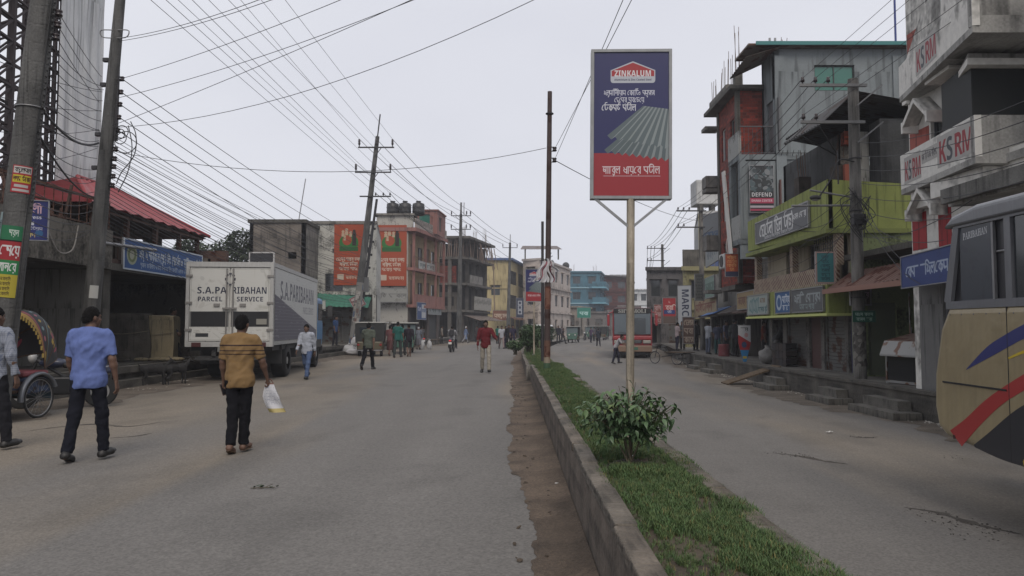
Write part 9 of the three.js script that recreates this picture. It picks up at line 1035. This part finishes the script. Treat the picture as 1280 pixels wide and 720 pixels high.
for (let i = 0; i < 28; i++) wire(PB.t.position.clone().add(PB.p(6.05 - i * 0.09)).add(V(0.16, 0, 0.05)), at(449 - i * 0.6, 308 + i * 4 + 8 * hash(i, 4), 44.3), 0.45 + 0.15 * hash(i, 3), 'thin service wire sagging from the second pole toward the leaning pole', 'service wires between the second and the leaning pole', 0.009);
spA.forEach((p, i) => wire(p, spB[i].clone().add(V(-0.5, 0.05, 0)), 0.05, 'wire from a spool high on the nearest pole to the second pole', 'spool wires between the two left poles'));
for (let i = 0; i < 20; i++) { const y = 6.1 - i * 0.16, y2 = 7.1 - i * 0.19 + 0.3 * hash(i, 2); wire(PA.t.position.clone().add(PA.p(y)).add(V(0.17, 0, 0.05)), PB.t.position.clone().add(PB.p(y2)).add(V(-0.18, 0, 0.03)), 0.06 + 0.14 * hash(i, 8), 'wire strung between the nearest pole and the second pole', 'wires between the two left poles', 0.009); }
for (let i = 0; i < 4; i++) wire(at(-40, 60 + i * 50, 10), PB.t.position.clone().add(PB.p(7.1 - i * 0.45)).add(V(-0.16, 0, 0.1)), 0.1, 'wire coming in from beyond the left picture edge to the second pole', 'wires from beyond the left edge', 0.008);
wire(PA.t.position.clone().add(PA.p(5.0)).add(V(0.2, 0, 0.05)), PB.t.position.clone().add(PB.p(5.9)).add(V(-0.2, 0, 0)), 0.25, 'thick twisted cable between the two left poles', undefined, 0.03); wire(PA.t.position.clone().add(PA.p(4.6)).add(V(0.2, 0, 0.05)), PB.t.position.clone().add(PB.p(4.6)).add(V(-0.2, 0, 0)), 0.2, 'second thick cable, lower down between the two left poles', undefined, 0.022);
[[PB.p(8.35), 313], [PB.p(8.42), 298], [PB.p(7.4), 403], [PB.p(6.95), 478], [PB.p(6.3), 500], [PB.p(6.25), 566]].forEach(([p, px], i) => { const a = PB.t.position.clone().add(p).add(V(0.12, 0, 0.06)), h = 7.2; const m = at(px, 0, (h - 1.5) * FPX / 410); wire(a, a.clone().lerp(m, 1.5), [0.15, 0.15, 0.15, 0.25, 0.1, 0.75][i], 'wire crossing the sky above the left road from the second pole', 'wires crossing over the left road'); });
wire(PB.t.position.clone().add(PB.p(5.7)).add(V(0.12, 0, 0.06)), PM.t.position.clone().add(PM.p(5.9)).add(V(-0.07, 0, 0)), 0.55, 'long slack wire crossing the whole left road to the median pole'); spM.forEach((p, i) => { const h = [6.0, 5.75][i], d = (h - 1.5) * FPX / 410, m = V(([787, 777][i] - 640) * d / FPX, h, -d); wire(p, p.clone().lerp(m, 1.9), 0.03, 'wire running from the median pole up past the large signboard', 'wires from the median pole'); });
wire(spM[1], PR[1].P.t.position.clone().add(PR[1].P.p(8.0)), 0.3, 'thin wire from the median pole across to the second right pole');
wC1.forEach((p, i) => wire(p, wD1[[0, 1, 3][i]], 0.5, 'wire between the top arms of the leaning pole and the unfinished-building pole', 'top-arm wires beyond the leaning pole')); wC2.forEach((p, i) => wire(p, wD2[[0, 1, 3][i]], 0.5, 'wire between the lower arms of the leaning pole and the unfinished-building pole', 'lower-arm wires beyond the leaning pole')); wC3.forEach((p, i) => wire(p, PD.t.position.clone().add(PD.p(10.2 - i * 0.5)), 0.5, 'low wire from the leaning pole to the unfinished-building pole', 'low wires beyond the leaning pole')); wE1.forEach((p, i) => wire(wD1[[0, 1, 3][i]], p, 0.3, 'far wire from the unfinished-building pole to the yellow-building pole', 'far left wires')); wE2.forEach((p, i) => wire(wD2[i * 3], p, 0.3, 'far lower wire between the last two left poles', 'far left lower wires'));
for (let j = 0; j < 3; j++) { PR[j].u.forEach((p, i) => wire(p, PR[j + 1].u[i], 0.4, `wire between the upper arms of the ${['first and second', 'second and third', 'third and last'][j]} right poles`, `upper right wires, span ${['one', 'two', 'three'][j]}`)); PR[j].l.forEach((p, i) => wire(p, PR[j + 1].l[i], 0.4, `wire between the lower arms of the ${['first and second', 'second and third', 'third and last'][j]} right poles`, `lower right wires, span ${['one', 'two', 'three'][j]}`)); }
PR[0].u.forEach((p, i) => wire(p, V(p.x - 0.35 + i * 0.1, p.y + 0.25, 2), 0.12, 'wire running from the first right pole overhead in front of the white building', 'upper wires in front of the white building')); PR[0].l.forEach((p, i) => wire(p, V(p.x - 0.2, p.y + 0.2, 2), 0.15, 'wire from the lower arm of the first right pole past the white balconies', 'lower wires in front of the white building'));
for (let i = 0; i < 6; i++) { const P = PR[0].P; wire(P.t.position.clone().add(P.p(6.4 - i * 0.36)).add(V(0.05, 0, 0.15)), at(1300, 118 + i * 26, 9.6), 0.18 + 0.1 * hash(i, 5), 'service wire from the first right pole to the white building balconies', 'service wires at the white building', 0.009); }
[[960, 298, 26], [945, 330, 28], [985, 275, 24], [1005, 300, 22.5], [1000, 340, 22], [950, 262, 28], [930, 345, 30]].forEach(([px, py, d], i) => { const P = PR[0].P; wire(P.t.position.clone().add(P.p(5.2 - i * 0.17)).add(V(-0.12, 0, 0.12)), at(px, py, d - 1.2), 0.25 + 0.3 * hash(i, 6), 'drooping service wire from the first right pole to the green building front', 'service wires at the green building', 0.010); });
[[1142, 335, 15.5], [1150, 355, 15], [1180, 300, 13], [1135, 300, 16], [1215, 250, 11]].forEach(([px, py, d], i) => { const P = PR[0].P; wire(P.t.position.clone().add(P.p(4.9 - i * 0.25)).add(V(0.12, 0, 0.14)), at(px, py, d), 0.2 + 0.15 * hash(i, 7), 'drooping service wire from the first right pole to the blue shop board', 'service wires at the blue shop board', 0.009); });
// tangle at the first right pole
{ const c = PR[0].P.t.position.clone().add(PR[0].P.p(4.5)), t = thing('cable_coil', 'tangled black cables bunched round the first right pole', 'cable', [c.x, c.y, c.z + 0.2]); for (let i = 0; i < 9; i++) mb().path([[rr(-0.3, 0.2), rr(-0.2, 0.7), 0], [rr(-0.6, 0.4), rr(-0.3, 0.5), rr(0, 0.15)], [rr(-0.3, 0.3), rr(-0.7, 0), rr(0, 0.1)], [rr(-0.1, 0.2), rr(-0.9, 0.1), 0]], 0.012).build('loop', BLACKM, t); }
// ================================================================== trees and bushes
function foliage(n, shapeFn, size, seedKeep) { const pos = [], nor = []; for (let i = 0; i < n; i++) { const p = shapeFn(); if (!p) continue; const a = rnd() * 6.28, tl = rr(-0.9, 0.9), s = size * rr(0.6, 1.3), q = new THREE.Quaternion().setFromEuler(new THREE.Euler(tl, a, rr(-0.6, 0.6), 'YXZ')); const f = (x, y, z) => V(x, y, z).multiplyScalar(s).applyQuaternion(q).add(p); const A = f(0, 0, -0.5), B = f(0.24, 0.05, 0), C = f(0, -0.06, 0.55), D2 = f(-0.24, 0.05, 0); for (const k of [A, B, C, A, C, D2]) pos.push(k.x, k.y, k.z); } const g = new THREE.BufferGeometry(); g.setAttribute('position', new THREE.Float32BufferAttribute(pos, 3)); g.computeVertexNormals(); return g; }
const leafM = (r, g, b) => { const m = new THREE.MeshStandardMaterial({ roughness: 0.75, side: THREE.DoubleSide }); m.color.setRGB(r, g, b); return m; };
function crownShape(blobs) { return () => { const b = blobs[Math.floor(rnd() * blobs.length)], u = rr(-1, 1), a = rnd() * 6.28, r = Math.cbrt(0.25 + 0.75 * rnd()), s = Math.sqrt(1 - u * u); const p = V(b[0] + Math.cos(a) * s * r * b[3], b[1] + u * r * b[3] * 0.8, b[2] + Math.sin(a) * s * r * b[3]); return vnoise3(p.x * 1.3 + 5, p.y * 1.3, p.z * 1.3) > 0.27 ? p : null; }; }
function tree(pos, blobs, n, size, color, label, th) { const t = thing('tree', label, 'tree', pos); const m = mb().bar([0, 0, 0], [0.1, th, 0], 0.22, 0.13, 8); for (const b of blobs) m.bar([0.1, th * 0.8, 0], [b[0], b[1], b[2]], 0.1, 0.03, 5); m.build('trunk', M([0.09, 0.075, 0.06], 0.95, { tex: 'concrete', s: 0.8 }), t); mesh('crown', foliage(n, crownShape(blobs), size), leafM(...color), t); return t; }
tree([-17.2, 0.3, -46], [[0, 5.6, 0, 1.6], [1.5, 5.3, 0.3, 1.4], [-1.3, 5.2, 0, 1.5], [0.6, 6.4, 0, 1.2], [-0.4, 4.2, 0.6, 1.5], [1.6, 4.2, 0.4, 1.4]], 8200, 0.26, [0.038, 0.058, 0.026], 'dark green bushy tree between the red roof and the grey block', 4);
tree([-20.6, 0.3, -47], [[0, 5.2, 0, 1.6], [1.2, 5.0, 0.3, 1.4], [-1.4, 4.8, 0, 1.5], [0.2, 6.0, 0, 1.1], [0, 4.0, 0.5, 1.5]], 7600, 0.26, [0.032, 0.052, 0.026], 'dark tree rising behind the right end of the red roof', 3.6);
tree([-14.9, 0.3, -50], [[0, 5.4, 0, 1.3], [-1.0, 5.6, 0, 1.2], [0.6, 4.6, 0, 1.2]], 5200, 0.25, [0.042, 0.066, 0.03], 'smaller green tree tucked against the left side of the grey block', 3.6);
function bush(pos, w, h, n, color, label) { const t = thing('bush', label, 'bush', pos, 0, undefined); const bl = []; for (let i = 0; i < 6; i++) bl.push([rr(-w, w) * 0.55, h * rr(0.35, 0.75), rr(-w, w) * 0.5, h * 0.32]); const m = mb(); for (const b of bl) m.bar([rr(-0.1, 0.1), 0, 0], [b[0], b[1], b[2]], 0.03, 0.012, 5); m.build('stem', M([0.08, 0.07, 0.05], 0.9), t); mesh('foliage', foliage(n, crownShape(bl), 0.11), leafM(...color), t); }
bush([0.75, 0.4, -33.5], 0.55, 1.25, 2600, [0.045, 0.085, 0.03], 'green bush on the median just behind the distant signboard post'); bush([1.1, 0.4, -36.5], 0.6, 1.4, 2600, [0.04, 0.07, 0.03], 'darker bush on the median behind the first median bush'); bush([1.5, 0.4, -41], 0.65, 1.35, 2400, [0.05, 0.08, 0.04], 'pale-flowered bush farther along the median'); bush([2.4, 0.35, -52], 0.7, 1.3, 2000, [0.045, 0.075, 0.035], 'last bush on the median before the far bend'); bush([0.1, 0.38, -31.5], 0.3, 0.7, 900, [0.05, 0.09, 0.035], 'small low bush at the left edge of the median by the pole');
// ================================================================== goods on the left footway
function lump(name, label, cat, pos, r, mat, ry = 0, group) { const t = thing(name, label, cat, pos, ry, group); const g = new THREE.SphereGeometry(1, 22, 16), a = g.attributes.position; for (let i = 0; i < a.count; i++) { const n = 0.88 + 0.3 * (vnoise3(a.getX(i) * 2.3 + pos[0], a.getY(i) * 2.3, a.getZ(i) * 2.3 + pos[2]) - 0.3) + 0.1 * (vnoise3(a.getX(i) * 7, a.getY(i) * 7 + pos[0], a.getZ(i) * 7) - 0.5); a.setXYZ(i, a.getX(i) * r[0] * n, Math.max(-r[1] * 0.75, a.getY(i) * r[1] * n) + r[1] * 0.75, a.getZ(i) * r[2] * n); } g.computeVertexNormals(); mesh('bag', boxUV(clean(g)), mat, t); mb().bar([0, r[1] * 1.6, 0], [r[0] * 0.2, r[1] * 1.9, 0], 0.05, 0.09).build('tied_neck', mat, t); }
const sackM = M([0.48, 0.48, 0.49], 0.7, { tex: 'fabric', s: 0.3 }); lump('sack', 'upright white sack, top of the heap by the leaning pole', 'sack', [-8.75, 0.42, -42], [0.34, 0.36, 0.28], sackM); lump('sack', 'white sack at the left foot of the heap by the leaning pole', 'sack', [-9.15, 0.02, -41.7], [0.4, 0.32, 0.32], sackM); lump('sack', 'white sack at the right foot of the heap, next to the three-wheeler', 'sack', [-8.4, 0.02, -41.6], [0.36, 0.34, 0.3], sackM); lump('sack', 'white sack lying flat at the front of the heap', 'sack', [-8.75, 0.02, -41.2], [0.42, 0.22, 0.28], M([0.42, 0.42, 0.44], 0.7));
function drape(label, x, z, w, h, d, mat, ry) { const t = thing('covered_load', label, 'covered goods', [x, PLATL + 0.03, z], ry); const g = new THREE.BoxGeometry(w, h, d, 16, 16, 12).translate(0, h / 2, 0), a = g.attributes.position; for (let i = 0; i < a.count; i++) { const X = a.getX(i), Y = a.getY(i), Z = a.getZ(i), f = 0.10 * (vnoise3(X * 3 + x, Y * 2, Z * 3) - 0.5) + 0.05 * Math.sin(X * 9 + Y * 2) * (1 - Y / h), sp = 1 + 0.10 * (1 - Y / h); a.setXYZ(i, X * sp + f, Y - 0.06 * (Math.abs(X) / w + Math.abs(Z) / d) ** 2 * (Y > h * 0.9 ? 1 : 0), Z * sp + f); } g.computeVertexNormals(); mesh('tarpaulin', boxUV(clean(g)), mat, t); const hem = mb(); for (let i = 0; i < 5; i++) hem.ball(rr(-w, w) * 0.6, 0.05, d * 0.55 + rr(0, 0.25), 0.28, 0.07, 0.18, 10); hem.build('crumpled_hem', mat, t); mb().path([[-w * 0.52, h * 0.6, d * 0.54], [0, h * 0.56, d * 0.56], [w * 0.52, h * 0.62, d * 0.54]], 0.012).build('tie_rope', M([0.2, 0.17, 0.12], 0.9), t); }
drape('load of goods under a dull grey-brown tarpaulin beneath the blue signboard', -11.5, -22.2, 1.35, 1.42, 1.1, M([0.13, 0.118, 0.10], 0.9, { tex: 'concrete', s: 1.2, bump: true, bs: 0.3 }), 0.3); drape('load under a pale yellowish sheet next to the man in the dark waistcoat', -10.75, -22.6, 1.05, 1.36, 1.0, M([0.30, 0.255, 0.165], 0.85, { tex: 'plaster', s: 1.2, bump: true, bs: 0.3 }), 0.25);
for (const [x, z, l] of [[-7.6, -57.5, 'worn plank bench at the left kerb behind the motorcycle rider'], [-6.9, -66, 'plank bench by the robed man at the left kerb'], [-8.3, -53, 'low plank bench beyond the elderly man']]) { const t = thing('bench', l, 'bench', [x, 0, z], 1.3); for (let i = 0; i < 3; i++) mb().rbox(0, 0.45, -0.16 + i * 0.16, 1.7, 0.04, 0.14, 0.01).build('plank', M([0.17, 0.14, 0.11], 0.9, { tex: 'wood', s: 0.7 }), t); for (const a of [-0.7, 0.7]) for (const b of [-0.15, 0.15]) mb().box(a - 0.03, 0, b - 0.03, a + 0.03, 0.43, b + 0.03).build('leg', M([0.12, 0.10, 0.08], 0.9), t); }
lump('sack', 'small pair-like white bag at the left kerb beside the elderly man', 'sack', [-6.35, 0, -52.5], [0.2, 0.4, 0.18], sackM); lump('sack', 'smaller white bag standing right of it at the kerb', 'sack', [-5.85, 0, -52.8], [0.18, 0.38, 0.18], sackM);
renderer.render(scene, camera);
